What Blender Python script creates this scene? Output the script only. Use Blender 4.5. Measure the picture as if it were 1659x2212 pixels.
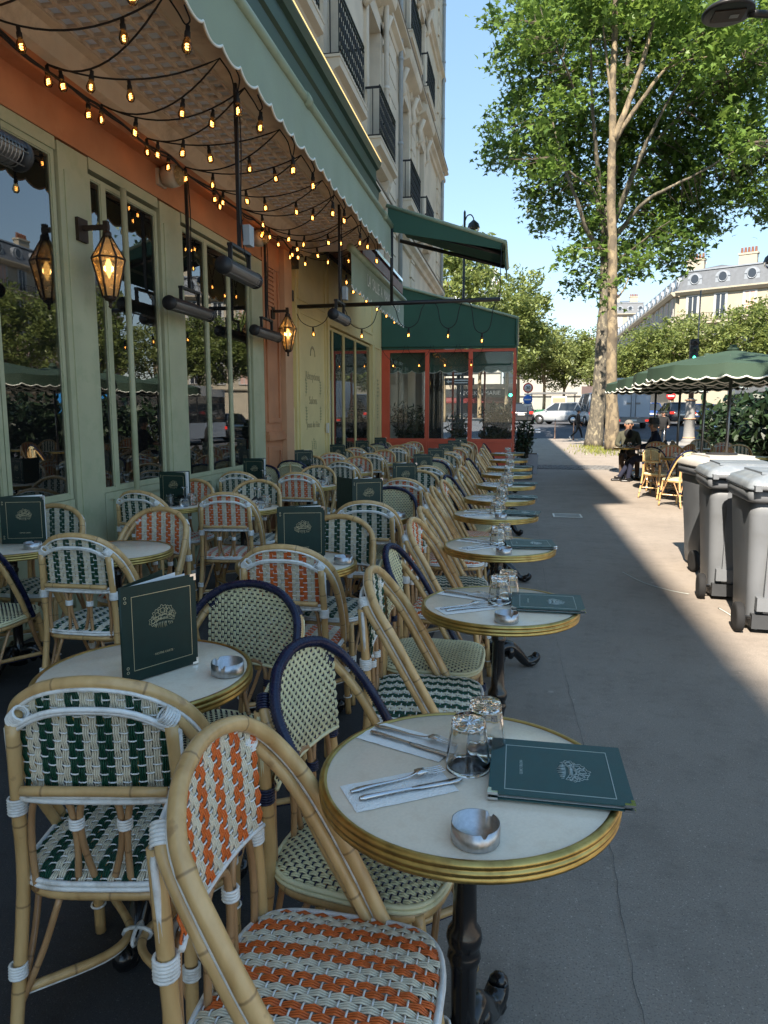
import bpy, bmesh, math, random
import numpy as np
from mathutils import Vector, Matrix
random.seed(7); rng = np.random.default_rng(7)
for _o in list(bpy.data.objects): bpy.data.objects.remove(_o)
SC = bpy.context.scene; COL = SC.collection; PI = math.pi; R = math.radians
# ------------------------------------------------------------------ camera
cam = bpy.data.cameras.new('camera'); cam_o = bpy.data.objects.new('camera', cam); COL.objects.link(cam_o)
cam.sensor_width = 36; cam.sensor_fit = 'AUTO'; cam.lens = 36*1534/2212
cam.clip_start = .05; cam.clip_end = 2000
cam_o.location = (0, 0, 1.45)
cam_o.rotation_euler = (R(90-7.795), 0, R(10.662))
SC.camera = cam_o
# ------------------------------------------------------------------ sky, sun, exposure
SHX, SHY = .20, .97                       # shadow of a 1 m post on the ground
sun_from = Vector((-SHX, -SHY, 1)).normalized()
ELEV = math.asin(sun_from.z); AZ = math.atan2(sun_from.x, sun_from.y)
W = bpy.data.worlds.new('World'); SC.world = W; W.use_nodes = True
wn = W.node_tree; wn.nodes.clear()
sky = wn.nodes.new('ShaderNodeTexSky'); sky.sky_type = 'NISHITA'; sky.sun_disc = False
sky.sun_elevation = ELEV; sky.sun_rotation = AZ
sky.air_density = 1.0; sky.dust_density = .0; sky.ozone_density = 6.0; sky.altitude = 60
bg = wn.nodes.new('ShaderNodeBackground'); bg.inputs[1].default_value = .114
wo = wn.nodes.new('ShaderNodeOutputWorld')
gam = wn.nodes.new('ShaderNodeGamma'); gam.inputs[1].default_value = .5     # flatter, hazier gradient than the raw model
wn.links.new(sky.outputs[0], gam.inputs[0]); hs_ = wn.nodes.new('ShaderNodeHueSaturation'); hs_.inputs['Saturation'].default_value = 1.38; wn.links.new(gam.outputs[0], hs_.inputs['Color']); tn = wn.nodes.new('ShaderNodeMix'); tn.data_type = 'RGBA'; tn.blend_type = 'MULTIPLY'; tn.inputs[0].default_value = 1; tn.inputs[7].default_value = (1.12, 1.0, .90, 1); wn.links.new(hs_.outputs[0], tn.inputs[6]); wn.links.new(tn.outputs[2], bg.inputs[0]); wn.links.new(bg.outputs[0], wo.inputs[0])
sun = bpy.data.lights.new('sun', 'SUN'); sun.energy = 2.55; sun.angle = R(.55); sun.color = (1, .90, .76)
sun_o = bpy.data.objects.new('sun', sun); COL.objects.link(sun_o)
sun_o.rotation_euler = (-sun_from).to_track_quat('-Z', 'Y').to_euler()
sun_o.location = (-10, -40, 60)
SC.view_settings.view_transform = 'Standard'; SC.view_settings.look = 'None'
SC.view_settings.exposure = 2.45; SC.view_settings.gamma = 1; SC.view_settings.use_curve_mapping = False
cy = SC.cycles
cy.use_denoising = True
cy.max_bounces = 8; cy.diffuse_bounces = 3; cy.glossy_bounces = 4; cy.transmission_bounces = 8
cy.transparent_max_bounces = 16; cy.caustics_reflective = False; cy.caustics_refractive = False
cy.sample_clamp_indirect = 4
# ------------------------------------------------------------------ object helpers
def link(o): COL.objects.link(o); return o
def tag(o, label, cat, group=None, kind=None):
    if label: o['label'] = label
    if cat: o['category'] = cat
    if group: o['group'] = group
    if kind: o['kind'] = kind
    return o
def empty(name, loc=(0, 0, 0), rz=0, parent=None):
    o = bpy.data.objects.new(name, None); o.empty_display_size = .1
    o.location = loc; o.rotation_euler = (0, 0, rz); o.parent = parent
    return link(o)
def thing(name, label, cat, loc=(0, 0, 0), rz=0, group=None):
    return tag(empty(name, loc, rz), label, cat, group)
def put(name, me, parent=None, loc=(0, 0, 0), rot=(0, 0, 0), sc=None):
    o = bpy.data.objects.new(name, me); o.location = loc; o.rotation_euler = rot; o.parent = parent
    if sc is not None: o.scale = sc if hasattr(sc, '__len__') else (sc, sc, sc)
    return link(o)
KIDS = {}
def tree_of(o):
    return [(c, tree_of(c)) for c in o.children]
def copy_tree(o, loc=None, rz=None, parent=None, tr=None):
    tr = tree_of(o) if tr is None else tr
    c = o.copy(); COL.objects.link(c); c.parent = parent
    if loc is not None: c.location = loc
    if rz is not None: c.rotation_euler = (0, 0, rz)
    for ch, sub in tr: copy_tree(ch, parent=c, tr=sub)
    return c
ORD = ['nearest', 'second', 'third', 'fourth', 'fifth', 'sixth', 'seventh', 'eighth', 'ninth', 'tenth', 'eleventh', 'twelfth', 'thirteenth', 'fourteenth', 'fifteenth', 'sixteenth', 'seventeenth', 'eighteenth', 'nineteenth', 'twentieth']
class MB:
    """collects geometry; build() links it as ONE mesh object"""
    def __init__(s): s.v = []; s.f = []; s.m = []; s.l = []; s.n = 0; s.fl = []
    def add(s, vs, fs, m=0, ln=None, flat=False):
        vs = np.asarray(vs, float).reshape(-1, 3); b = s.n
        s.v.append(vs); s.l.append(np.zeros(len(vs)) if ln is None else np.asarray(ln, float))
        for i, f in enumerate(fs): s.f.append([b+k for k in f])
        s.m += [m]*len(fs) if not hasattr(m, '__len__') else list(m)
        s.fl += [flat]*len(fs); s.n += len(vs); return s
    def box(s, c, d, m=0, rz=0, taper=1.0, M=None):
        x, y, z = np.asarray(d)/2.
        p = np.array([[-x,-y,-z],[x,-y,-z],[x,y,-z],[-x,y,-z],[-x*taper,-y*taper,z],[x*taper,-y*taper,z],[x*taper,y*taper,z],[-x*taper,y*taper,z]])
        if rz: ca, sa = math.cos(rz), math.sin(rz); p = p @ np.array([[ca,sa,0],[-sa,ca,0],[0,0,1]])
        if M is not None: p = p @ np.asarray(M).T
        return s.add(p+np.asarray(c), [(0,3,2,1),(4,5,6,7),(0,1,5,4),(1,2,6,5),(2,3,7,6),(3,0,4,7)], m, flat=True)
    def b2(s, x0, x1, y0, y1, z0, z1, m=0):
        return s.box(((x0+x1)/2,(y0+y1)/2,(z0+z1)/2), (abs(x1-x0),abs(y1-y0),abs(z1-z0)), m)
    def quad(s, a, b, c, d, m=0): return s.add([a,b,c,d], [(0,1,2,3)], m, flat=True)
    def prism(s, poly, axis, t0, t1, m=0):
        """extrude 2-D polygon; axis 0: poly=(y,z), 1: (x,z), 2: (x,y)"""
        poly = list(poly); n = len(poly); P = []
        for t in (t0, t1):
            for a, b in poly: P.append([(t,a,b),(a,t,b),(a,b,t)][axis])
        fs = [tuple(range(n)), tuple(range(2*n-1, n-1, -1))]+[(i,(i+1)%n+0,(i+1)%n+n,i+n) for i in range(n)]
        return s.add(P, fs, m, flat=True)
    def tube(s, path, r, seg=8, m=0, closed=False, cap=True, nodes=0., flat=1.0, ln0=None):
        P = np.asarray(path, float); n = len(P)
        rr = np.full(n, r, float) if np.isscalar(r) else np.asarray(r, float)
        d = np.linalg.norm(np.diff(P, axis=0), axis=1); L = np.concatenate([[0], np.cumsum(d)])
        T = np.roll(P,-1,0)-np.roll(P,1,0) if closed else np.gradient(P, axis=0)
        T /= np.linalg.norm(T, axis=1)[:,None]+1e-12
        a = np.array([0,0,1.]) if abs(T[0,2]) < .9 else np.array([1.,0,0])
        N = np.cross(T[0], a); N /= np.linalg.norm(N); rows = []; t = np.arange(seg)*2*PI/seg
        if nodes: off = random.random()*nodes; rr = rr*(1+.09*np.exp(-(((L+off) % nodes - nodes/2)/.008)**2)); L = L+off
        for i in range(n):
            N = N-T[i]*np.dot(N, T[i]); N /= np.linalg.norm(N)+1e-12; B = np.cross(T[i], N)
            rows.append(P[i]+rr[i]*(np.cos(t)[:,None]*N+flat*np.sin(t)[:,None]*B))
        V = np.concatenate(rows); F = []
        for i in range(n if closed else n-1):
            j = (i+1) % n
            for k in range(seg):
                k2 = (k+1) % seg; F.append((i*seg+k, i*seg+k2, j*seg+k2, j*seg+k))
        if cap and not closed: F.append(tuple(range(seg-1,-1,-1))); F.append(tuple((n-1)*seg+k for k in range(seg)))
        return s.add(V, F, m, np.repeat(L, seg))
    def lathe(s, prof, seg=24, c=(0,0,0), m=0, axis=2, cap=True):
        """prof: list of (r, z)"""
        t = np.arange(seg)*2*PI/seg; V = []
        for r, z in prof:
            r = max(r, 1e-5)
            V.append(np.stack([r*np.cos(t), r*np.sin(t), np.full(seg, z)], 1))
        V = np.concatenate(V); n = len(prof)
        if axis == 0: V = V[:, [2,0,1]]
        if axis == 1: V = V[:, [1,2,0]]
        F = [(i*seg+k, i*seg+(k+1)%seg, (i+1)*seg+(k+1)%seg, (i+1)*seg+k) for i in range(n-1) for k in range(seg)]
        if cap: F += [tuple(range(seg-1,-1,-1)), tuple((n-1)*seg+k for k in range(seg))]
        return s.add(V+np.asarray(c), F, m)
    def sphere(s, c, r, seg=12, rings=8, m=0):
        r = np.broadcast_to(np.asarray(r, float), (3,)); pr = [(math.sin(PI*i/rings), -math.cos(PI*i/rings)) for i in range(rings+1)]
        k = MB(); k.lathe(pr, seg, cap=False); V = k.v[0]*r+np.asarray(c)
        return s.add(V, k.f, m)
    def mesh(s, mats, name='mesh', smooth=True, auto=None):
        me = bpy.data.meshes.new(name)
        V = np.concatenate(s.v) if s.v else np.zeros((0,3))
        me.from_pydata(V.tolist(), [], s.f)
        for mt in mats: me.materials.append(mt)
        if len(mats) > 1: me.polygons.foreach_set('material_index', np.asarray(s.m, np.int32))
        if smooth:
            me.polygons.foreach_set('use_smooth', ~np.asarray(s.fl, bool))
        at = me.attributes.new('len', 'FLOAT', 'POINT'); at.data.foreach_set('value', np.concatenate(s.l).astype(np.float32))
        me.update(); return me
    def build(s, name, mats, parent=None, loc=(0,0,0), rot=(0,0,0), smooth=True):
        if not isinstance(mats, (list, tuple)): mats = [mats]
        return put(name, s.mesh(mats, name, smooth), parent, loc, rot)
def bez(pts, n=8):
    """smooth path through points (Catmull-Rom)"""
    P = np.asarray(pts, float); P = np.vstack([2*P[0]-P[1], P, 2*P[-1]-P[-2]]); out = []
    for i in range(1, len(P)-2):
        for t in np.linspace(0, 1, n, endpoint=False):
            a, b, c, d = P[i-1:i+3]
            out.append(.5*((2*b)+(-a+c)*t+(2*a-5*b+4*c-d)*t*t+(-a+3*b-3*c+d)*t**3))
    out.append(P[-2]); return np.array(out)
# ------------------------------------------------------------------ materials
MATS = {}
def nd(nt, typ, **kw):
    n = nt.nodes.new(typ)
    for k, v in kw.items(): setattr(n, k, v)
    return n
def mat(name, col, rough=.5, metal=0., var=.12, vs=8., bump=0., bs=60., spec=.5, coat=0., emit=None, es=0., dirt=None, ds=3., trans=0., ior=1.45, sheen=0.):
    """principled material: object-space noise varies the colour, optional bump and dirt patches"""
    m = bpy.data.materials.new(name); m.use_nodes = True; nt = m.node_tree
    p = nt.nodes['Principled BSDF']; p.inputs['Roughness'].default_value = rough; p.inputs['Metallic'].default_value = metal
    p.inputs['Specular IOR Level'].default_value = spec; p.inputs['IOR'].default_value = ior
    if coat: p.inputs['Coat Weight'].default_value = coat; p.inputs['Coat Roughness'].default_value = .12
    if trans: p.inputs['Transmission Weight'].default_value = trans
    if sheen: p.inputs['Sheen Weight'].default_value = sheen
    c = nt.nodes.new('ShaderNodeTexCoord'); L = nt.links
    src = None
    if var:
        n = nd(nt, 'ShaderNodeTexNoise'); n.inputs['Scale'].default_value = vs; n.inputs['Detail'].default_value = 5
        L.new(c.outputs['Object'], n.inputs['Vector'])
        mr = nd(nt, 'ShaderNodeMapRange'); mr.inputs[1].default_value = .3; mr.inputs[2].default_value = .7
        mr.inputs[3].default_value = 1-var; mr.inputs[4].default_value = 1+var; L.new(n.outputs[0], mr.inputs[0])
        mx = nd(nt, 'ShaderNodeVectorMath', operation='SCALE'); mx.inputs[0].default_value = col[:3]
        L.new(mr.outputs[0], mx.inputs['Scale']); src = mx.outputs[0]
        r2 = nd(nt, 'ShaderNodeMapRange'); r2.inputs[3].default_value = max(rough-.08, .02); r2.inputs[4].default_value = min(rough+.1, 1)
        L.new(n.outputs[0], r2.inputs[0]); L.new(r2.outputs[0], p.inputs['Roughness'])
    if dirt is not None:
        n = nd(nt, 'ShaderNodeTexNoise'); n.inputs['Scale'].default_value = ds; n.inputs['Detail'].default_value = 8; n.inputs['Roughness'].default_value = .65
        L.new(c.outputs['Object'], n.inputs['Vector'])
        mr = nd(nt, 'ShaderNodeMapRange'); mr.inputs[1].default_value = .5; mr.inputs[2].default_value = .75; L.new(n.outputs[0], mr.inputs[0])
        mix = nd(nt, 'ShaderNodeMix', data_type='RGBA'); L.new(mr.outputs[0], mix.inputs[0])
        if src: L.new(src, mix.inputs[6])
        else: mix.inputs[6].default_value = (*col[:3], 1)
        mix.inputs[7].default_value = (*dirt, 1); src = mix.outputs[2]
    if src: L.new(src, p.inputs['Base Color'])
    else: p.inputs['Base Color'].default_value = (*col[:3], 1)
    if bump:
        n = nd(nt, 'ShaderNodeTexNoise'); n.inputs['Scale'].default_value = bs; n.inputs['Detail'].default_value = 4
        L.new(c.outputs['Object'], n.inputs['Vector'])
        b = nd(nt, 'ShaderNodeBump'); b.inputs['Strength'].default_value = bump; b.inputs['Distance'].default_value = .01
        L.new(n.outputs[0], b.inputs['Height']); L.new(b.outputs[0], p.inputs['Normal'])
    if emit: p.inputs['Emission Color'].default_value = (*emit, 1); p.inputs['Emission Strength'].default_value = es
    MATS[name] = m; return m
def glassmat(name, tint=(.95,.97,.96), ior=1.6, refl_tint=(1,1,1), rough=0., dust=.0):
    """window pane: clear glass with a Fresnel reflection, a little dust"""
    m = bpy.data.materials.new(name); m.use_nodes = True; nt = m.node_tree; nt.nodes.clear(); L = nt.links
    o = nd(nt, 'ShaderNodeOutputMaterial'); t = nd(nt, 'ShaderNodeBsdfTransparent'); t.inputs[0].default_value = (*tint, 1)
    g = nd(nt, 'ShaderNodeBsdfGlossy'); g.inputs[0].default_value = (*refl_tint, 1); g.inputs[1].default_value = rough
    f = nd(nt, 'ShaderNodeFresnel'); f.inputs[0].default_value = ior
    mx = nd(nt, 'ShaderNodeMixShader'); L.new(f.outputs[0], mx.inputs[0]); L.new(t.outputs[0], mx.inputs[1]); L.new(g.outputs[0], mx.inputs[2])
    if dust:
        d = nd(nt, 'ShaderNodeBsdfDiffuse'); d.inputs[0].default_value = (.5,.5,.48,1)
        n = nd(nt, 'ShaderNodeTexNoise'); n.inputs['Scale'].default_value = 2.5; n.inputs['Detail'].default_value = 6
        mr = nd(nt, 'ShaderNodeMapRange'); mr.inputs[3].default_value = 0; mr.inputs[4].default_value = dust; L.new(n.outputs[0], mr.inputs[0])
        m2 = nd(nt, 'ShaderNodeMixShader'); L.new(mr.outputs[0], m2.inputs[0]); L.new(mx.outputs[0], m2.inputs[1]); L.new(d.outputs[0], m2.inputs[2]); L.new(m2.outputs[0], o.inputs[0])
    else: L.new(mx.outputs[0], o.inputs[0])
    MATS[name] = m; return m
def bamboo(name, a, b, ring=(.12,.06,.025)):
    m = bpy.data.materials.new(name); m.use_nodes = True; nt = m.node_tree; L = nt.links; p = nt.nodes['Principled BSDF']
    p.inputs['Roughness'].default_value = .34; p.inputs['Coat Weight'].default_value = .25; p.inputs['Coat Roughness'].default_value = .15
    c = nd(nt, 'ShaderNodeTexCoord'); at = nd(nt, 'ShaderNodeAttribute', attribute_name='len')
    mp = nd(nt, 'ShaderNodeMapping'); mp.inputs['Scale'].default_value = (30,30,6); L.new(c.outputs['Object'], mp.inputs[0])
    n = nd(nt, 'ShaderNodeTexNoise'); n.inputs['Scale'].default_value = 1.; n.inputs['Detail'].default_value = 5; L.new(mp.outputs[0], n.inputs[0])
    rp = nd(nt, 'ShaderNodeValToRGB'); rp.color_ramp.elements[0].position = .3; rp.color_ramp.elements[1].position = .68
    rp.color_ramp.elements[0].color = (*a,1); rp.color_ramp.elements[1].color = (*b,1); L.new(n.outputs[0], rp.inputs[0])
    md = nd(nt, 'ShaderNodeMath', operation='MODULO'); L.new(at.outputs['Fac'], md.inputs[0]); md.inputs[1].default_value = .19
    sb = nd(nt, 'ShaderNodeMath', operation='SUBTRACT'); L.new(md.outputs[0], sb.inputs[0]); sb.inputs[1].default_value = .095
    ab = nd(nt, 'ShaderNodeMath', operation='ABSOLUTE'); L.new(sb.outputs[0], ab.inputs[0])
    lt = nd(nt, 'ShaderNodeMapRange'); lt.inputs[1].default_value = .0008; lt.inputs[2].default_value = .0035; lt.inputs[3].default_value = .6; lt.inputs[4].default_value = 0; L.new(ab.outputs[0], lt.inputs[0])
    mx = nd(nt, 'ShaderNodeMix', data_type='RGBA'); L.new(lt.outputs[0], mx.inputs[0]); L.new(rp.outputs[0], mx.inputs[6]); mx.inputs[7].default_value = (*ring,1)
    # scuffs
    n2 = nd(nt, 'ShaderNodeTexNoise'); n2.inputs['Scale'].default_value = 22; n2.inputs['Detail'].default_value = 6; L.new(c.outputs['Object'], n2.inputs[0])
    r2 = nd(nt, 'ShaderNodeMapRange'); r2.inputs[1].default_value = .64; r2.inputs[2].default_value = .72; r2.inputs[4].default_value = .45; L.new(n2.outputs[0], r2.inputs[0])
    m2 = nd(nt, 'ShaderNodeMix', data_type='RGBA'); L.new(r2.outputs[0], m2.inputs[0]); L.new(mx.outputs[2], m2.inputs[6]); m2.inputs[7].default_value = (.2,.1,.045,1)
    L.new(m2.outputs[2], p.inputs['Base Color']); MATS[name] = m; return m
def leafmat(name, c0, c1, tr=.35):
    m = bpy.data.materials.new(name); m.use_nodes = True; nt = m.node_tree; nt.nodes.clear(); L = nt.links
    o = nd(nt, 'ShaderNodeOutputMaterial'); at = nd(nt, 'ShaderNodeAttribute', attribute_name='len')
    rp = nd(nt, 'ShaderNodeValToRGB'); rp.color_ramp.elements[0].color = (*c0,1); rp.color_ramp.elements[1].color = (*c1,1); L.new(at.outputs['Fac'], rp.inputs[0])
    p = nd(nt, 'ShaderNodeBsdfPrincipled'); p.inputs['Roughness'].default_value = .42; p.inputs['Specular IOR Level'].default_value = .4
    L.new(rp.outputs[0], p.inputs['Base Color'])
    t = nd(nt, 'ShaderNodeBsdfTranslucent'); hs = nd(nt, 'ShaderNodeHueSaturation'); hs.inputs['Hue'].default_value = .485; hs.inputs['Value'].default_value = 1.6
    L.new(rp.outputs[0], hs.inputs['Color']); L.new(hs.outputs[0], t.inputs[0])
    mx = nd(nt, 'ShaderNodeMixShader'); mx.inputs[0].default_value = tr; L.new(p.outputs[0], mx.inputs[1]); L.new(t.outputs[0], mx.inputs[2]); L.new(mx.outputs[0], o.inputs[0])
    MATS[name] = m; return m
def emis(name, col, s):
    m = bpy.data.materials.new(name); m.use_nodes = True; nt = m.node_tree; nt.nodes.clear()
    o = nd(nt, 'ShaderNodeOutputMaterial'); e = nd(nt, 'ShaderNodeEmission'); e.inputs[0].default_value = (*col,1); e.inputs[1].default_value = s
    nt.links.new(e.outputs[0], o.inputs[0]); MATS[name] = m; return m
def asphalt(name, base, warm, spots=True, sc=1.):
    """pavement: aggregate speckle, worn patches, gum spots"""
    m = bpy.data.materials.new(name); m.use_nodes = True; nt = m.node_tree; L = nt.links; p = nt.nodes['Principled BSDF']
    p.inputs['Roughness'].default_value = .82; p.inputs['Specular IOR Level'].default_value = .35
    c = nd(nt, 'ShaderNodeTexCoord')
    def noise(s, d=4, r=.5):
        n = nd(nt, 'ShaderNodeTexNoise'); n.inputs['Scale'].default_value = s*sc; n.inputs['Detail'].default_value = d; n.inputs['Roughness'].default_value = r
        L.new(c.outputs['Object'], n.inputs[0]); return n.outputs[0]
    def rng_(x, a, b, lo, hi):
        q = nd(nt, 'ShaderNodeMapRange'); q.inputs[1].default_value = a; q.inputs[2].default_value = b; q.inputs[3].default_value = lo; q.inputs[4].default_value = hi; L.new(x, q.inputs[0]); return q.outputs[0]
    def mixc(f, a, b):
        q = nd(nt, 'ShaderNodeMix', data_type='RGBA'); L.new(f, q.inputs[0])
        for i, v in ((6,a),(7,b)):
            if isinstance(v, tuple): q.inputs[i].default_value = (*v,1)
            else: L.new(v, q.inputs[i])
        return q.outputs[2]
    col = mixc(rng_(noise(.8, 6, .6), .35, .68, 0, 1), base, warm)
    dk = tuple(x*.45 for x in base); lt = tuple(min(1, x*2.6+.03) for x in base)
    col = mixc(rng_(noise(180, 2), .3, .45, .7, 0), col, dk)
    col = mixc(rng_(noise(150, 2, .7), .62, .72, 0, .75), col, lt)
    col = mixc(rng_(noise(9, 5, .7), .52, .75, 0, .4), col, dk)
    col = mixc(rng_(noise(42, 3, .8), .66, .71, 0, .55), col, lt)
    col = mixc(rng_(noise(2.3, 7, .75), .50, .62, 0, .28), col, tuple(x*.6 for x in base))
    if spots:
        v = nd(nt, 'ShaderNodeTexVoronoi'); v.inputs['Scale'].default_value = 4.2*sc; v.inputs['Randomness'].default_value = 1; L.new(c.outputs['Object'], v.inputs['Vector'])
        w = nd(nt, 'ShaderNodeSeparateColor'); L.new(v.outputs['Color'], w.inputs[0])
        th = nd(nt, 'ShaderNodeMath', operation='MULTIPLY'); L.new(w.outputs[0], th.inputs[0]); th.inputs[1].default_value = .075
        ls = nd(nt, 'ShaderNodeMath', operation='LESS_THAN'); L.new(v.outputs['Distance'], ls.inputs[0]); L.new(th.outputs[0], ls.inputs[1])
        ml = nd(nt, 'ShaderNodeMath', operation='MULTIPLY'); L.new(ls.outputs[0], ml.inputs[0]); ml.inputs[1].default_value = .38
        col = mixc(ml.outputs[0], col, tuple(x*2.1 for x in base))
    L.new(col, p.inputs['Base Color'])
    b = nd(nt, 'ShaderNodeBump'); b.inputs['Strength'].default_value = .55; b.inputs['Distance'].default_value = .004
    L.new(noise(160, 3, .7), b.inputs['Height']); L.new(b.outputs[0], p.inputs['Normal'])
    MATS[name] = m; return m
asphalt('pavement', (.258,.219,.184), (.315,.27,.228)); asphalt('road', (.06,.064,.075), (.085,.088,.098), spots=False, sc=.5)
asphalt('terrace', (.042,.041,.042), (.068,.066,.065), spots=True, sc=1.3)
bamboo('bamboo', (.50,.30,.115), (.68,.45,.20)); bamboo('rattan', (.32,.17,.075), (.48,.28,.13)); bamboo('bamboo_gold', (.50,.24,.07), (.62,.36,.13))
mat('strand_orange', (.72,.16,.035), .32, var=.14, vs=40); mat('strand_green', (.008,.065,.036), .34, var=.2, vs=40)
mat('strand_cream', (.76,.69,.53), .36, var=.1, vs=30); mat('strand_pale', (.78,.73,.46), .36, var=.1, vs=30)
mat('strand_white', (.85,.85,.82), .38, var=.08, vs=40, dirt=(.45,.42,.37), ds=18); mat('strand_navy', (.010,.014,.045), .26, var=.2, vs=30)
mat('table_cream', (.88,.76,.60), .16, var=.04, vs=160, spec=.45, dirt=(.80,.66,.50), ds=26); mat('brass', (.50,.36,.12), .33, 1., var=.22, vs=20, dirt=(.28,.18,.06), ds=14)
mat('iron', (.008,.008,.009), .22, var=.2, vs=20, coat=.4)
mat('menu_green', (.005,.026,.020), .42, var=.12, vs=30, bump=.15, bs=900); mat('menu_sky_sheen', (.022,.085,.088), .42, var=.12, vs=30, bump=.15, bs=900)  # second one: flat menus, bluish sky reflection put into the cover colour
mat('gold_ink', (.62,.54,.34), .4, .6, var=0); mat('silver_ink', (.55,.62,.60), .4, .5, var=0); mat('paper', (.85,.84,.82), .8, var=.03); mat('napkin', (.92,.90,.86), .9, var=.03, bump=.4, bs=220)
mat('steel', (.62,.62,.63), .22, 1., var=.06, vs=30); mat('steel_brushed', (.52,.52,.53), .34, 1., var=.12, vs=120); mat('chrome', (.75,.75,.76), .12, 1., var=0)
mat('glass', (1,1,1), .01, var=0, trans=1., ior=1.45)
glassmat('window_glass', (.70,.73,.71), 2.3, dust=.02); glassmat('clear_glass', (.96,.98,.97), 1.35, dust=.03); glassmat('bulb_glass', (1,.74,.42), 1.3)
mat('sage', (.43,.44,.285), .45, var=.08, vs=3, dirt=(.33,.37,.225), ds=5); mat('sage_dark', (.27,.30,.18), .5, var=.08)
mat('orange_paint', (.47,.205,.10), .55, var=.14, vs=3, dirt=(.42,.16,.07), ds=4); mat('peach', (.56,.32,.18), .6, var=.08, vs=3)
mat('yellow_paint', (.70,.57,.27), .55, var=.06, vs=2, dirt=(.62,.50,.24), ds=2.5); mat('cream_paint', (.68,.57,.42), .6, var=.1, vs=4, dirt=(.40,.31,.2), ds=4)
mat('lattice_paint', (.62,.53,.42), .65, var=.12, vs=9, dirt=(.33,.24,.15), ds=8)
mat('awning_sage', (.215,.285,.205), .8, var=.08, vs=3, bump=.1, bs=300, sheen=.2); mat('awning_dark', (.035,.10,.07), .8, var=.1, vs=2, bump=.1, bs=300); mat('awning_tube', (.26,.32,.22), .35, var=.1)
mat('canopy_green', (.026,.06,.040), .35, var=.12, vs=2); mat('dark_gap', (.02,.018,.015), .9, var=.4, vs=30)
mat('red_paint', (.62,.10,.05), .38, var=.07, vs=4); mat('maroon', (.09,.012,.012), .4, var=.1)
mat('black_metal', (.012,.012,.013), .4, var=.2, vs=10); mat('black_rubber', (.014,.014,.015), .75, var=.2); mat('black_plastic', (.02,.02,.021), .45, var=.1)
mat('stone', (.66,.58,.455), .85, var=.12, vs=1.2, bump=.2, bs=40, dirt=(.52,.45,.35), ds=1.3); mat('stone_dark', (.30,.255,.20), .85, var=.15, vs=2, dirt=(.16,.14,.115), ds=2)
mat('zinc', (.36,.39,.43), .45, .5, var=.15, vs=3); mat('grey_pipe', (.33,.36,.37), .4, var=.1, vs=4); mat('pvc', (.60,.57,.50), .5, var=.06)
mat('bin_grey', (.16,.17,.185), .42, var=.1, vs=4, dirt=(.13,.135,.14), ds=5); mat('bin_lid', (.19,.215,.245), .3, var=.1, vs=5, dirt=(.32,.34,.36), ds=6); mat('bin_dark', (.045,.048,.053), .5, var=.1); mat('bin_white', (.45,.43,.40), .35, var=.05, vs=4, dirt=(.55,.52,.48), ds=5)
mat('umbrella_green', (.030,.058,.038), .75, var=.1, vs=2, bump=.1, bs=300); mat('trim_white', (.72,.74,.68), .6, var=.05); mat('pole_grey', (.22,.225,.23), .32, .8, var=.1)
mat('facade_cream', (.38,.335,.26), .85, var=.07, vs=.6, dirt=(.33,.29,.22), ds=.5); mat('facade_white', (.36,.345,.31), .85, var=.06, vs=.6); mat('slate', (.09,.10,.115), .55, var=.15, vs=3); mat('zinc_roof', (.26,.285,.32), .45, .2, var=.12, vs=1)
mat('terracotta', (.22,.095,.06), .8, var=.2); mat('shutter', (.40,.40,.39), .6, var=.05); mat('dark_glass', (.03,.035,.045), .08, var=0, spec=.8); mat('curtain', (.55,.36,.30), .9, var=.1)
mat('car_white', (.36,.38,.40), .2, var=0, coat=.8); mat('car_grey', (.10,.105,.115), .25, var=0, coat=.8); mat('car_black', (.012,.013,.016), .2, var=0, coat=.9); mat('car_blue', (.02,.05,.17), .25, var=0, coat=.8)
mat('car_glass', (.025,.03,.035), .05, var=0, spec=.9); mat('tyre', (.015,.015,.016), .85, var=.1); mat('rim', (.45,.46,.47), .3, .9, var=0); mat('tail_red', (.55,.02,.015), .25, var=0, emit=(1,.04,.02), es=.25); mat('van_white', (.38,.43,.50), .4, var=.03, vs=2); mat('plate', (.75,.75,.72), .5, var=0)
mat('bus_blue', (.03,.22,.55), .35, var=.03)
mat('soil', (.05,.035,.025), .95, var=.3, vs=10); mat('planter', (.12,.13,.13), .7, var=.2, vs=8, dirt=(.2,.2,.19), ds=9)
mat('bark', (.17,.145,.105), .9, var=.25, vs=5, bump=.5, bs=25, dirt=(.30,.27,.18), ds=6); mat('bark_pale', (.235,.18,.11), .85, var=.15, vs=3, bump=.4, bs=16, dirt=(.14,.105,.07), ds=5)
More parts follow.
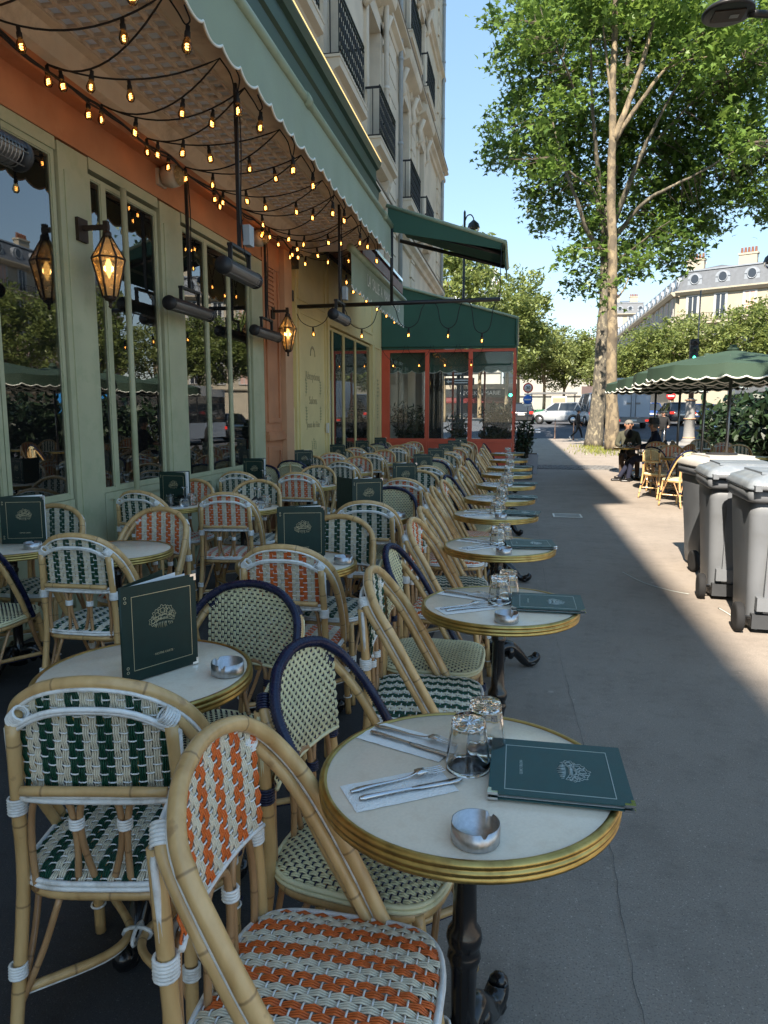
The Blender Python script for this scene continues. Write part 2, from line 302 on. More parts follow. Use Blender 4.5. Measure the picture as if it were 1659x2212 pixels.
def planebark(name, a, b, c, sc=7.):
    m = bpy.data.materials.new(name); m.use_nodes = True; nt = m.node_tree; L = nt.links; p = nt.nodes['Principled BSDF']; p.inputs['Roughness'].default_value = .85
    tc = nd(nt, 'ShaderNodeTexCoord'); mp = nd(nt, 'ShaderNodeMapping'); mp.inputs['Scale'].default_value = (1,1,.55); L.new(tc.outputs['Object'], mp.inputs[0])
    n = nd(nt, 'ShaderNodeTexNoise'); n.inputs['Scale'].default_value = sc; n.inputs['Detail'].default_value = 5; n.inputs['Distortion'].default_value = .6; L.new(mp.outputs[0], n.inputs[0])
    r = nd(nt, 'ShaderNodeValToRGB'); r.color_ramp.interpolation = 'CONSTANT'; e = r.color_ramp.elements; e[0].color = (*a,1); e[1].position = .47; e[1].color = (*b,1); q = e.new(.60); q.color = (*c,1); L.new(n.outputs[0], r.inputs[0]); 
    n2 = nd(nt, 'ShaderNodeTexNoise'); n2.inputs['Scale'].default_value = 3; n2.inputs['Detail'].default_value = 6; L.new(tc.outputs['Object'], n2.inputs[0]); mr = nd(nt, 'ShaderNodeMapRange'); mr.inputs[1].default_value = .3; mr.inputs[2].default_value = .7; mr.inputs[3].default_value = .7; mr.inputs[4].default_value = 1.2; L.new(n2.outputs[0], mr.inputs[0])
    v = nd(nt, 'ShaderNodeVectorMath', operation='SCALE'); L.new(r.outputs[0], v.inputs[0]); L.new(mr.outputs[0], v.inputs['Scale']); L.new(v.outputs[0], p.inputs['Base Color'])
    bu_ = nd(nt, 'ShaderNodeBump'); bu_.inputs['Strength'].default_value = .5; bu_.inputs['Distance'].default_value = .03; L.new(n.outputs[0], bu_.inputs['Height']); L.new(bu_.outputs[0], p.inputs['Normal']); MATS[name] = m; return m
mat('bark_dark', (.10,.08,.06), .9, var=.3, vs=6)
planebark('plane_grey', (.085,.075,.058), (.135,.115,.085), (.26,.225,.15), 9.); planebark('plane_pale', (.12,.095,.065), (.21,.165,.105), (.27,.21,.13), 5.)
leafmat('leaf_plane', (.026,.064,.014), (.155,.25,.05), .42); leafmat('leaf_mid', (.085,.12,.035), (.25,.295,.085), .42); leafmat('leaf_far', (.10,.13,.042), (.27,.31,.105), .42); leafmat('leaf_dark', (.008,.022,.010), (.035,.062,.025), .15); leafmat('leaf_grass', (.10,.14,.02), (.30,.30,.06), .3)
mat('skin', (.50,.27,.18), .5, var=.06, vs=20); mat('skin_tan', (.40,.20,.125), .5, var=.06, vs=20); mat('hair_dark', (.02,.016,.013), .6, var=.2, vs=60); mat('hair_grey', (.16,.15,.14), .7, var=.2, vs=60); mat('hair_blond', (.42,.28,.12), .6, var=.2, vs=60)
mat('cloth_olive', (.062,.062,.042), .9, var=.15, vs=12, bump=.3, bs=60); mat('cloth_navy', (.012,.015,.035), .85, var=.15, vs=8); mat('cloth_black', (.012,.012,.013), .85, var=.15, vs=8); mat('cloth_brown', (.10,.068,.05), .9, var=.15, vs=8); mat('hat_grey', (.075,.075,.08), .9, var=.12, vs=20); mat('shoe_white', (.75,.75,.74), .6, var=.04); mat('shoe_black', (.01,.01,.011), .35, var=.1); mat('scarf', (.25,.25,.26), .9, var=.1)
mat('sign_red', (.6,.03,.03), .4, var=0); mat('sign_blue', (.03,.14,.5), .4, var=0); mat('sign_white', (.55,.55,.55), .4, var=0); mat('sign_black', (.02,.022,.025), .4, var=0); mat('sign_green', (.01,.16,.08), .4, var=0); mat('sign_back', (.11,.075,.07), .6, var=.05); mat('grey_metal', (.20,.20,.20), .45, .5, var=.1); mat('bench_green', (.02,.14,.07), .5, var=.1); mat('brown_metal', (.10,.065,.05), .5, var=.1)
emis('bulb_glow', (1,.52,.16), 4.); emis('filament', (1,.50,.16), 2.4); emis('led_strip', (1,.70,.30), .30); emis('green_light', (.05,1,.55), 2.); emis('lantern_glow', (1,.60,.20), 1.3)
mat('lantern_metal', (.040,.026,.018), .5, .4, var=.25, vs=20); mat('lantern_glass', (.62,.45,.22), .25, var=.18, vs=14, trans=.55, ior=1.2)
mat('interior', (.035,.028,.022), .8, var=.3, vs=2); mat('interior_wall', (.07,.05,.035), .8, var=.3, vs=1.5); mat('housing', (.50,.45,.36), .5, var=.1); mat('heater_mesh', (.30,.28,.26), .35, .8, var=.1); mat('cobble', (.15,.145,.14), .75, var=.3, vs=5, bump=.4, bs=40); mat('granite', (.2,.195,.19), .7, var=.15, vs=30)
mat('glass_brick', (.9,.92,.92), .3, var=.14, vs=16, dirt=(.66,.65,.61), ds=11)
_nt = MATS['glass_brick'].node_tree; _p = _nt.nodes['Principled BSDF']; _t = nd(_nt,'ShaderNodeBsdfTranslucent'); _t.inputs[0].default_value = (.95,.97,.97,1); _x = nd(_nt,'ShaderNodeMixShader'); _x.inputs[0].default_value = .65; _nt.links.new(_p.outputs[0],_x.inputs[1]); _nt.links.new(_t.outputs[0],_x.inputs[2]); _nt.links.new(_x.outputs[0],_nt.nodes['Material Output'].inputs[0])
mat('grime', (.085,.08,.075), .9, var=.2); mat('road_paint', (.5,.5,.5), .7, var=.25, vs=6)
# ------------------------------------------------------------------ ground, pavement, road
M = MATS
GY = [-120, 0, 46, 47.5, 50, 56, 75, 120, 200, 700]; GZ = [-.13, -.13, -.13, .1, .5, .74, .9, 1.05, 1.2, 1.3]
def gz(y): return float(np.interp(y, GY, GZ))
mb = MB(); xs = [-500, 500]
for i in range(len(GY)-1): mb.quad((-500,GY[i],GZ[i]), (500,GY[i],GZ[i]), (500,GY[i+1],GZ[i+1]), (-500,GY[i+1],GZ[i+1]))
g = mb.build('ground', M['road'], smooth=False); g['kind'] = 'structure'
mb = MB(); mb.b2(-30, 6.45, -40, 45.0, -.4, 0); pav = mb.build('pavement', M['pavement']); pav['kind'] = 'structure'
for k in range(46):
    mb = MB(); mb.b2(6.46, 6.74, -1+k*1.0, -.012+k*1.0, -.4, .004); mb.build('kerb_stone', M['granite'], pav)
for k in range(30):
    mb = MB(); mb.b2(-22+k*1.0, -21.012+k*1.0, 45.01, 45.29, -.4, .004); mb.build('kerb_stone', M['granite'], pav)
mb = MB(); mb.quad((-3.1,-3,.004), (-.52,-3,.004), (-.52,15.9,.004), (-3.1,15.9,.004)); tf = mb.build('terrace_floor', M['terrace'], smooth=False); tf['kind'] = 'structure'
# joint cracks in the asphalt
def crack(pts, w, name='asphalt_joint'):
    P = bez(pts, 14); m_ = MB(); V = []; F = []
    for i, p in enumerate(P):
        ww = w*random.uniform(.3, 1.1); j = random.uniform(-.006, .006)
        V += [(p[0]+j-ww, p[1], .005), (p[0]+j+ww, p[1], .005)]
    for i in range(len(P)-1): F.append((2*i, 2*i+1, 2*i+3, 2*i+2))
    m_.add(V, F, flat=True); return m_.build(name, M['grime'], pav, smooth=False)
crack([(.36,.6,0),(.335,1.2,0),(.33,1.9,0),(.34,2.6,0),(.30,3.6,0),(.28,4.6,0)], .0010)
crack([(.28,4.7,0),(.26,6.5,0),(.27,8.5,0),(.24,11,0)], .0010)
# cobble band
for rrow in range(5):
    for k in range(19):
        x = -.1+k*.145+(.07 if rrow % 2 else 0); y = 19.7+rrow*.30
        m_ = MB(); m_.box((x, y, .004+random.uniform(0,.008)), (.132, .275, .03), taper=.93); m_.build('cobble', M['cobble'], pav)
# arc of dust scraped by the bins
m_ = MB(); P = bez([(.98,6.75,.005),(1.10,6.35,.005),(1.27,6.1,.005),(1.40,6.0,.005)], 8); m_.tube(P, [.003+.008*i/len(P) for i in range(len(P))], 4, flat=.05); m_.build('dust_line', M['trim_white'], pav)
m_ = MB(); P = bez([(1.52,5.6,.005),(1.55,5.42,.005),(1.56,5.25,.005),(1.62,5.05,.005)], 8); m_.tube(P, .007, 4, flat=.05); m_.build('dust_line', M['trim_white'], pav)
uc = thing('utility_cover', 'small steel utility cover set flush in the shaded pavement', 'cover', (.72, 10.46, .004))
m_ = MB(); m_.b2(-.19,.19,-.17,.17,0,.004); m_.build('cover_plate', M['grey_metal'], uc)
m_ = MB()
for s_ in (-1,1): m_.b2(s_*.19-.012,s_*.19+.012,-.18,.18,0,.009); m_.b2(-.2,.2,s_*.175-.01,s_*.175+.01,0,.0085)
m_.build('cover_frame', M['steel_brushed'], uc)
# far pavement across the junction and crossing marks
def slab(name, x0, x1, y0, y1, h, mt):
    m_ = MB(); n = 6; ys = np.linspace(y0, y1, n+1)
    for i in range(n):
        a, b = ys[i], ys[i+1]
        m_.add([(x0,a,gz(a)-.3),(x1,a,gz(a)-.3),(x1,a,gz(a)+h),(x0,a,gz(a)+h),(x0,b,gz(b)-.3),(x1,b,gz(b)-.3),(x1,b,gz(b)+h),(x0,b,gz(b)+h)], [(0,1,2,3),(4,7,6,5),(3,2,6,7),(1,5,6,2),(0,3,7,4)], flat=True)
    o = m_.build(name, mt, smooth=False); o['kind'] = 'structure'; return o
slab('far_pavement', -40, 6.5, 72, 118, .13, M['pavement'])
slab('median_strip', 13.5, 16.5, 66, 260, .13, M['pavement'])
slab('opposite_pavement', 29, 46, -20, 260, .13, M['pavement'])
m_ = MB(); m_.lathe([(1.5,-.3),(1.5,.02),(1.4,.12),(0,.125)], 28, (8.95,40.5,-.13), cap=False)
isl = m_.build('traffic_island', M['granite']); isl['kind'] = 'structure'
for k in range(9):
    m_ = MB(); y0 = 48.6+.9*(k % 3); x0 = -1.6+1.15*(k//3)
    m_.quad((x0,y0,gz(y0)+.012),(x0+.75,y0,gz(y0)+.012),(x0+.75,y0+.35,gz(y0+.35)+.012),(x0,y0+.35,gz(y0+.35)+.012)); m_.build('crossing_mark', M['road_paint'], g, smooth=False)
# ------------------------------------------------------------------ cafe front, plane x = -3.1
XF = -3.1
cf = thing('cafe_front', 'sage green cafe shopfront with tall glazed doors under an orange beam', 'shopfront', (XF, 0, 0))
def part(fn, name, mt, parent, **kw):
    m_ = MB(); fn(m_); return m_.build(name, mt, parent, **kw)
def cb(name, mt, parent, x0, x1, y0, y1, z0, z1):
    m_ = MB(); m_.b2(x0, x1, y0, y1, z0, z1); return m_.build(name, mt, parent)
def frame_boxes(m_, x0, x1, y0, y1, z0, z1, w, wb=None):
    wb = wb or w
    m_.b2(x0,x1,y0,y0+w,z0,z1); m_.b2(x0,x1,y1-w,y1,z0,z1); m_.b2(x0+.001,x1-.001,y0+w,y1-w,z0,z0+wb); m_.b2(x0+.001,x1-.001,y0+w,y1-w,z1-w,z1)
def sash(parent, y0, y1, z0, z1, w=.045, base=0, panel=True, mt='sage', name='window'):
    """glazed door leaf: moulded frame, pane, and a kick panel with crossed mouldings"""
    s_ = empty(name, (0,0,0), 0, parent)
    m_ = MB(); frame_boxes(m_, -.03, .006, y0, y1, z0, z1, w*.8); frame_boxes(m_, -.02, -.002, y0+w*.8-.002, y1-w*.8+.002, z0+w*.8-.002, z1-w*.8+.002, .010); m_.build('frame', M[mt], s_)
    m_ = MB(); m_.b2(-.013, -.008, y0+w*.8+.006, y1-w*.8-.006, z0+w*.8+.006, z1-w*.8-.006); m_.build('pane', M['window_glass'], s_)
    if panel:
        m_ = MB(); m_.b2(-.05, -.006, y0, y1, base, z0-.003); frame_boxes(m_, -.006, .014, y0, y1, base+.02, z0-.004, .055); m_.build('kick_panel', M[mt], s_)
        if y1-y0 > .25:
            a, b, c, d = y0+.06, y1-.06, base+.085, z0-.065
            m_ = MB()
            for (p, q) in (((a,c),(b,d)),((a,d),(b,c))): m_.tube([(-.002,p[0],p[1]),(-.002,q[0],q[1])], .012, 4)
            m_.build('crossed_moulding', M['sage_dark'], s_)
    return s_
sash(cf, 1.2, 2.05, .86, 3.2); sash(cf, 2.06, 2.92, .86, 3.2); sash(cf, 2.93, 3.86, .86, 3.2); sash(cf, 3.87, 4.52, .86, 3.2)
sash(cf, 4.90, 5.09, .86, 3.17, .035); sash(cf, 5.09, 5.90, .86, 3.17)
sash(cf, 6.34, 6.87, .84, 3.17, .04); sash(cf, 6.87, 7.44, .84, 3.17, .04); sash(cf, 7.44, 8.02, .84, 3.17, .04)
def pil(y0, y1):
    m_ = MB(); m_.b2(-.06, .022, y0, y1, 0, 3.27); m_.b2(.020, .030, y0+.055, y1-.055, .25, 3.1); m_.b2(.02,.045,y0-.004,y1+.004,0,.16); return m_.build('pilaster', M['sage'], cf)
pil(4.54, 4.88); pil(5.93, 6.31); pil(.8, 1.18)
cb('end_stile', M['sage'], cf, -.06, .03, 8.04, 8.40, 0, 3.27)
for y0, y1 in ((1.2,4.52),(4.90,5.9),(6.34,8.02)): cb('head_rail', M['sage'], cf, -.05, .02, y0, y1, 3.20, 3.28)
m_ = MB(); m_.tube([(.085,5.24,.25),(.085,5.24,3.16)], .024, 10); m_.build('standpipe', M['sage'], cf)
# orange beam and pier
m_ = MB(); m_.b2(-.35, .03, .8, 8.40, 3.283, 3.318); m_.b2(-.35, .022, .8, 8.40, 3.322, 3.55); m_.build('beam', M['orange_paint'], cf)
m_ = MB(); m_.prism([(-.3,3.55),(.14,3.55),(.155,3.585),(.19,3.60),(.19,3.64),(-.3,3.64)], 1, .8, 9.4); m_.build('beam_cornice', M['orange_paint'], cf)
pier = MB(); pier.b2(-.35,.035,8.402,9.02,0,3.549); frame_boxes(pier, .035,.055, 8.46,8.96, 1.35,3.3, .06); frame_boxes(pier,.035,.05,8.46,8.96,.25,1.05,.06); pier.b2(.03,.085,8.40,9.03,1.13,1.20); pier.b2(.03,.07,8.41,9.02,1.20,1.24); pier.b2(.03,.06,8.402,9.02,0,.2)
pier.build('orange_pier', M['orange_paint'], cf)
m_ = MB(); m_.b2(-.35,.10,9.022,9.33,0,3.549); m_.build('peach_pier', M['peach'], cf)
m_ = MB()
for k in range(11): m_.b2(.035,.055,8.50,8.75,2.78+k*.052,2.81+k*.052)
frame_boxes(m_, .034,.05,8.47,8.78,2.74,3.36,.03); m_.build('vent_grille', M['orange_paint'], cf)
# dark room behind the glass
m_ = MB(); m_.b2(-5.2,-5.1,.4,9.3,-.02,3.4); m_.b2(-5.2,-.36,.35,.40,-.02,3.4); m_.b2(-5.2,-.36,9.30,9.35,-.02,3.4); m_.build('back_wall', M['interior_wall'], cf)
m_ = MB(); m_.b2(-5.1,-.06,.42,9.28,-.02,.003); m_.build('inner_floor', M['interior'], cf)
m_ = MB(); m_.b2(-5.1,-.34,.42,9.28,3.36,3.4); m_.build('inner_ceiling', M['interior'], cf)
for (y, x) in ((2.4,-2.),(4.2,-2.6),(5.6,-1.8),(7.2,-2.6)):
    m_ = MB(); m_.lathe([(.02,3.36),(.02,2.95),(.16,2.80),(.165,2.78)], 14, (x,y,0)); m_.build('pendant_shade', M['brown_metal'], cf)
    m_ = MB(); m_.sphere((x,y,2.80),.045); m_.build('pendant_bulb', M['filament'], cf)
for (y, x) in ((2.6,-1.2),(3.9,-1.4),(5.6,-1.3),(7.0,-1.2)):
    m_ = MB(); m_.lathe([(.3,.70),(.32,.72),(.32,.74),(.0,.745)],20,(x,y,0)); m_.lathe([(.2,0),(.05,.05),(.03,.1),(.03,.7)],10,(x,y,0)); m_.build('inner_table', M['rattan'], cf)
m_ = MB(); m_.tube([(-2.6,3.3,0),(-2.6,3.3,3.35)], .11, 12); m_.build('inner_column', M['rattan'], cf)
# ------------------------------------------------------------------ canopy over the terrace: lattice ceiling, fascia, LED strip
CY0, CY1 = .6, 9.75
cp = thing('terrace_canopy', 'projecting terrace canopy with cream lattice ceiling and dark green fascia', 'canopy', (0,0,0))
m_ = MB(); m_.prism([(-2.905,3.60),(-2.85,3.62),(-2.83,3.70),(-2.80,3.735),(-2.74,3.74),(-2.74,3.80),(-2.95,3.80),(-2.95,3.60)], 1, CY0, CY1); m_.build('cove', M['cream_paint'], cp)
m_ = MB(); m_.prism([(-2.06,3.735),(-1.88,3.735),(-1.88,3.86),(-2.06,3.86)], 1, CY0, CY1); m_.build('edge_beam', M['cream_paint'], cp)
m_ = MB(); m_.prism([(-2.10,3.76),(-2.062,3.72),(-2.062,3.80),(-2.1,3.80)], 1, CY0, CY1); m_.build('edge_moulding', M['cream_paint'], cp)
NXS = 6; PX = .64/NXS; PY = .118; me_x = MB().box((0,0,0),(.026, CY1-CY0, .03)).mesh([M['lattice_paint']],'lattice_slat'); me_y = MB().box((0,0,0),(.64,.028,.026)).mesh([M['lattice_paint']],'lattice_slat')
for i in range(NXS+1): put('lattice_slat', me_x, cp, (-2.735+i*PX, (CY0+CY1)/2, 3.758))
ny = int((CY1-CY0)/PY)
for j in range(ny): put('lattice_slat', me_y, cp, (-2.415, CY0+.05+j*PY, 3.7585))
m_ = MB()
for i in range(NXS):
    for j in range(ny-1):
        c = (-2.735+(i+.5)*PX, CY0+.05+(j+.5)*PY, 3.79+random.uniform(-.006,.004)); a = random.uniform(-.08,.08)
        m_.box(c, (PX*.99,PY*.99,.028)); m_.box((c[0],c[1],c[2]-.022), (PX*.58,PY*.56,.018), taper=1.25)
gb = m_.build('glass_bricks', M['glass_brick'], cp); gb['kind'] = 'stuff'
m_ = MB(); m_.b2(-2.9,-1.8,CY1,CY1+.05,3.66,3.86); m_.build('end_board', M['cream_paint'], cp)
m_ = MB(); m_.prism([(-1.95,4.22),(-1.93,4.42),(-1.90,4.44),(-1.97,4.45),(-1.97,4.70),(-1.93,4.72),(-1.90,4.78),(-1.90,4.80),(-2.10,4.80),(-2.10,4.22)], 1, -.5, 9.9); m_.build('fascia', M['canopy_green'], cp)
m_ = MB(); m_.b2(-2.2,-1.97,-.5,9.9,3.87,4.22); m_.build('awning_gap_shade', M['dark_gap'], cp)  # solid block, its near-black colour stands in for shadow behind the tube
m_ = MB(); m_.b2(-1.915,-1.897,-.5,9.88,4.803,4.817); m_.build('led_strip', M['led_strip'], cp)
m_ = MB(); m_.b2(-3.1,-2.1,-.5,CY1,4.70,4.74); m_.build('top_glazing', M['clear_glass'], cp)
# small fixings
fl = None
def flood(label, y, z):
    t = thing('floodlight', label, 'floodlight', (XF, y, z))
    m_ = MB(); m_.b2(.022,.05,-.07,.07,-.05,.08); m_.build('bracket', M['housing'], t)
    m_ = MB(); m_.lathe([(.03,.0),(.085,.02),(.10,.08),(.095,.13),(.06,.15)], 8, (0.05,0,.03), axis=0); m_.build('housing', M['housing'], t)
    m_ = MB(); m_.lathe([(.085,0),(.06,.03),(.0,.04)], 8, (.20,0,.03), axis=0, cap=False); m_.build('lens', M['lantern_glass'], t); return t
flood('cream caged floodlight on the orange beam beside the near street lantern', 5.95, 3.44); flood('cream caged floodlight on the orange beam near the orange pier', 8.05, 3.42)
# ------------------------------------------------------------------ yellow shopfront y 9.34..15.96
yf = thing('yellow_front', 'pale yellow panelled shopfront with tall sliding windows beyond the orange pier', 'shopfront', (XF,0,0))
m_ = MB(); m_.b2(-.35,-.02,9.335,9.70,0,3.98); m_.b2(-.02,.0,9.34,9.69,.4,1.55); m_.build('side_panel', M['yellow_paint'], yf)
m_ = MB(); m_.b2(-.35,.03,9.70,11.30,0,3.98); frame_boxes(m_,.03,.05,9.78,11.22,.3,2.92,.05); frame_boxes(m_,.03,.05,9.78,11.22,3.05,3.9,.05); m_.build('lettered_panel', M['yellow_paint'], yf)
m_ = MB(); m_.b2(-.35,.03,11.302,15.0,3.0,3.98); frame_boxes(m_,.03,.05,11.4,14.95,3.1,3.9,.05); m_.build('lintel_panel', M['yellow_paint'], yf)
m_ = MB(); m_.b2(-.35,.03,15.002,15.98,0,3.98); frame_boxes(m_,.03,.05,15.1,15.9,.3,2.92,.05); m_.build('end_panel', M['yellow_paint'], yf)
m_ = MB(); frame_boxes(m_,-.12,.06,11.305,14.995,.02,2.998,.10,.16); m_.build('window_surround', M['yellow_paint'], yf)
for (a, b) in ((11.42,11.80),(11.80,12.56),(12.60,13.50),(13.52,14.88)): sash(yf, a, b, .2, 2.88, .045, panel=False, mt='yellow_paint')
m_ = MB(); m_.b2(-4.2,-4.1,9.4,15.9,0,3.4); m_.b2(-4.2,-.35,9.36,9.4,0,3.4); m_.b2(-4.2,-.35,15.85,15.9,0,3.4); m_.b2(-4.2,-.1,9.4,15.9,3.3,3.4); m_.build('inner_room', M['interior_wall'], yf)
m_ = MB(); m_.b2(.052,.075,9.95-.5,9.56,2.78,2.92) if False else m_.b2(.0,.05,9.47,9.57,2.98,3.12); m_.build('sensor_box', M['black_plastic'], yf)
m_ = MB(); m_.b2(-.02,.10,9.36,9.66,3.42,3.78); m_.build('loudspeaker', M['black_plastic'], yf)
m_ = MB(); m_.b2(.052,.085,11.14,11.22,1.16,1.32); m_.build('wall_socket', M['pvc'], yf)
# ------------------------------------------------------------------ lettering helper
def text_mesh(txt, size, m_, depth=.001, font_sc=(1,1), bold=0.):
    cu = bpy.data.curves.new('t', 'FONT'); cu.body = txt; cu.size = size; cu.align_x = 'CENTER'; cu.align_y = 'CENTER'; cu.extrude = depth; cu.resolution_u = 2; cu.offset = bold
    o = bpy.data.objects.new('t', cu); COL.objects.link(o); dg = bpy.context.evaluated_depsgraph_get(); dg.update()
    me = bpy.data.meshes.new_from_object(o.evaluated_get(dg)); bpy.data.objects.remove(o); bpy.data.curves.remove(cu)
    me.transform(Matrix.Diagonal((font_sc[0], font_sc[1], 1, 1))); me.materials.clear(); me.materials.append(m_); return me
mat('faded_ink', (.43,.36,.20), .7, var=.1); mat('faded_green', (.22,.24,.13), .7, var=.1)
# text on the x = -3.1 plane reads towards +y
TX = (R(90), 0, R(90))
for z_, s_ in ((2.02,'Réceptions'),(1.66,'Salons'),(1.30,'Jours de Fête')): put('faded_lettering', text_mesh(s_, .17 if s_ != 'Jours de Fête' else .13, M['faded_ink']), yf, (.034,10.5,z_), TX)
def sprig(y, z, s, up=1):
    m_ = MB(); P = bez([(.034,y,z-s*.5*up),(.034,y+s*.12,z),(.034,y,z+s*.5*up)], 6); m_.tube(P, .004, 4, flat=.3)
    for i in range(2, len(P)-1, 2):
        for sd in (-1,1):
            q = P[i]; m_.add([q, q+np.array([.001,sd*s*.10,s*.10]), q+np.array([.001,sd*s*.2,s*.07])], [(0,1,2)], flat=True)
    return m_.build('faded_sprig', M['faded_green'], yf)
for y_, z_ in ((10.12,1.85),(10.88,1.85),(10.12,1.45),(10.88,1.45)): sprig(y_, z_, .26)
for y_ in (15.5,): sprig(y_, 2.0, .5); sprig(y_, 1.5, .4); sprig(y_, 1.1, .2)
sprig(10.5, 1.0, .2); sprig(10.4, .98, .16); sprig(10.6, .98, .16)
m_ = MB(); P = [(.034, 10.5+.12*math.cos(t), 2.32+.13*math.sin(t)) for t in np.linspace(0,PI,12)]; m_.tube(P, .018, 4, flat=.2); m_.build('faded_emblem', M['faded_ink'], yf)
# ------------------------------------------------------------------ stone building above and beyond
sb = thing('stone_building', 'tall cut stone apartment building rising above the green canopy', 'building', (XF, 0, 0))
YB0, YB1, HB = -34., 27.6, 22.1
m_ = MB()
# wall as rows of piers round the openings so windows are real recesses
OPEN = []      # (y0,y1,z0,z1)
WY = [(-8.,-6.9),(-5.2,-4.1),(-2.4,-1.3),(.4,1.5),(3.2,4.3),(6.0,7.1),(8.6,9.7),(11.45,12.55),(14.6,15.75),(18.65,19.75),(21.75,22.75)]
FL = [(6.75,9.35),(10.6,13.0),(14.1,16.4),(17.4,19.5)]
zs = [3.99]
def wall_strip(z0, z1, wins):
    y = YB0
    for (a, b) in wins: m_.b2(-.5,0,y,a,z0,z1); y = b
    m_.b2(-.5,0,y,YB1,z0,z1)
zc = 3.99
for z0, z1 in FL: m_.b2(-.5,0,YB0,YB1,zc,z0); wall_strip(z0, z1, WY); zc = z1
m_.b2(-.5,0,YB0,YB1,zc,20.6)
m_.b2(-.5,0,16.0,18.5,0,3.989); m_.b2(-.5,0,20.1,21.6,0,3.989); m_.b2(-.5,0,23.1,YB1,0,3.989); m_.b2(-.5,0,18.5,20.1,3.2,3.989); m_.b2(-.5,0,21.6,23.1,3.2,3.989)
m_.b2(-.5,0,YB0,.79,0,3.989)
m_.b2(-9.,-.502,YB1-.5,YB1,0,20.6)
m_.build('wall', M['stone'], sb, smooth=False)
m_ = MB(); m_.b2(-9.,-.52,YB0,YB1-.52,3.45,20.5); m_.b2(-1.4,-.6,16,27,0,3.4); m_.build('inner_core', M['interior'], sb)
def course(z, h, d, y0=YB0, y1=YB1, mt='stone', nm='string_course'):
    m_ = MB(); m_.prism([(0,z),(d*.35,z+.02),(d*.5,z+h*.4),(d,z+h*.6),(d,z+h*.9),(d*.9,z+h),(0,z+h)], 1, y0, y1+d); return m_.build(nm, M[mt], sb)
course(5.75,.30,.22); course(9.85,.28,.2); course(10.2,.16,.3); course(13.35,.25,.18); course(16.8,.25,.2); course(20.3,.7,.75, -8., nm='cornice'); course(20.1,.6,.30, YB0, -8.3, nm='cornice')
for z_, d_ in ((6.05,.235),(10.36,.315)):
    m_ = MB(); m_.b2(0,d_,YB0,YB1,z_,z_+.035); m_.build('drip_edge', M['stone_dark'], sb)
# balcony railing mesh
def rail_mesh(w):
    m_ = MB(); n = int(w/.11)
    for z_ in (.04,.14,.86,.94): m_.b2(.27,.295,-w/2,w/2,z_,z_+.022)
    for i in range(n+1):
        y = -w/2+i*w/n; m_.b2(.275,.29,y-.007,y+.007,0,.94)
        if i < n:
            yc = y+w/n/2
            for zc_, r_ in ((.30,.045),(.50,.048),(.70,.045)):
                P = [(.282, yc+r_*math.cos(t)*(1-.05*t), zc_+r_*1.6*math.sin(t)*(1-.05*t)) for t in np.linspace(0,2*PI*1.3,12)]; m_.tube(P, .008, 4, cap=False)
    for s_ in (-1,1): m_.b2(0,.29,s_*w/2-.01,s_*w/2+.01,.90,.94); m_.b2(0,.29,s_*w/2-.01,s_*w/2+.01,.04,.07); m_.b2(.14,.155,s_*w/2-.01,s_*w/2+.01,.0,.94)
    return m_.mesh([M['black_metal']], 'railing')
RM = rail_mesh(1.75)
for fi, (z0, z1) in enumerate(FL):
    for wi, (a, b) in enumerate(WY):
        if b < 6 and fi > 0: continue
        if b < -2.5: continue
        yc = (a+b)/2; w_ = empty('window', (0,0,0), 0, sb)
        m_ = MB(); frame_boxes(m_, -.42,-.34, a, b, z0, z1, .07); m_.b2(-.42,-.34,yc-.05,yc+.05,z0,z1); m_.b2(-.415,-.345,a+.07,b-.07,z0+1.75,z0+1.81); m_.build('sash_frame', M['trim_white'], w_)
        m_ = MB(); m_.b2(-.40,-.39,a+.05,b-.05,z0+.05,z1-.05); m_.build('pane', M['dark_glass'], w_)
        m_ = MB(); m_.b2(0,.06,a-.24,a-.003,z0-.1,z1+.2); m_.b2(0,.06,b+.003,b+.24,z0-.1,z1+.2); m_.b2(0,.06,a-.24,b+.24,z1+.002,z1+.3)
        if fi in (0,1):
            m_.prism([(0,z1+.5),(.30,z1+.62),(.34,z1+.72),(.34,z1+.80),(0,z1+.86)], 1, a-.45, b+.45)
            for s_ in (a-.30, b+.30): m_.tube([(.02,s_,z1-.2),(.16,s_,z1-.1),(.1,s_,z1+.15),(.22,s_,z1+.45)], .07, 8)
        m_.build('architrave', M['stone'], w_)
        if fi in (0,1):
            bo = empty('balcony', (0,yc,z0-.02), 0, sb)
            m_ = MB(); m_.prism([(0,-.34),(.22,-.28),(.27,-.18),(.36,-.14),(.36,-.02),(0,-.02)], 1, -.98, .98); m_.b2(0,.37,-1.0,1.0,-.02,.02)
            for s_ in (-.75,.75): m_.prism([(0,-.9),(.08,-.86),(.13,-.6),(.24,-.38),(.24,-.32),(0,-.32)], 1, s_-.13, s_+.13)
            m_.build('balcony_slab', M['stone'], bo); put('railing', RM, bo, (.04,0,.02))
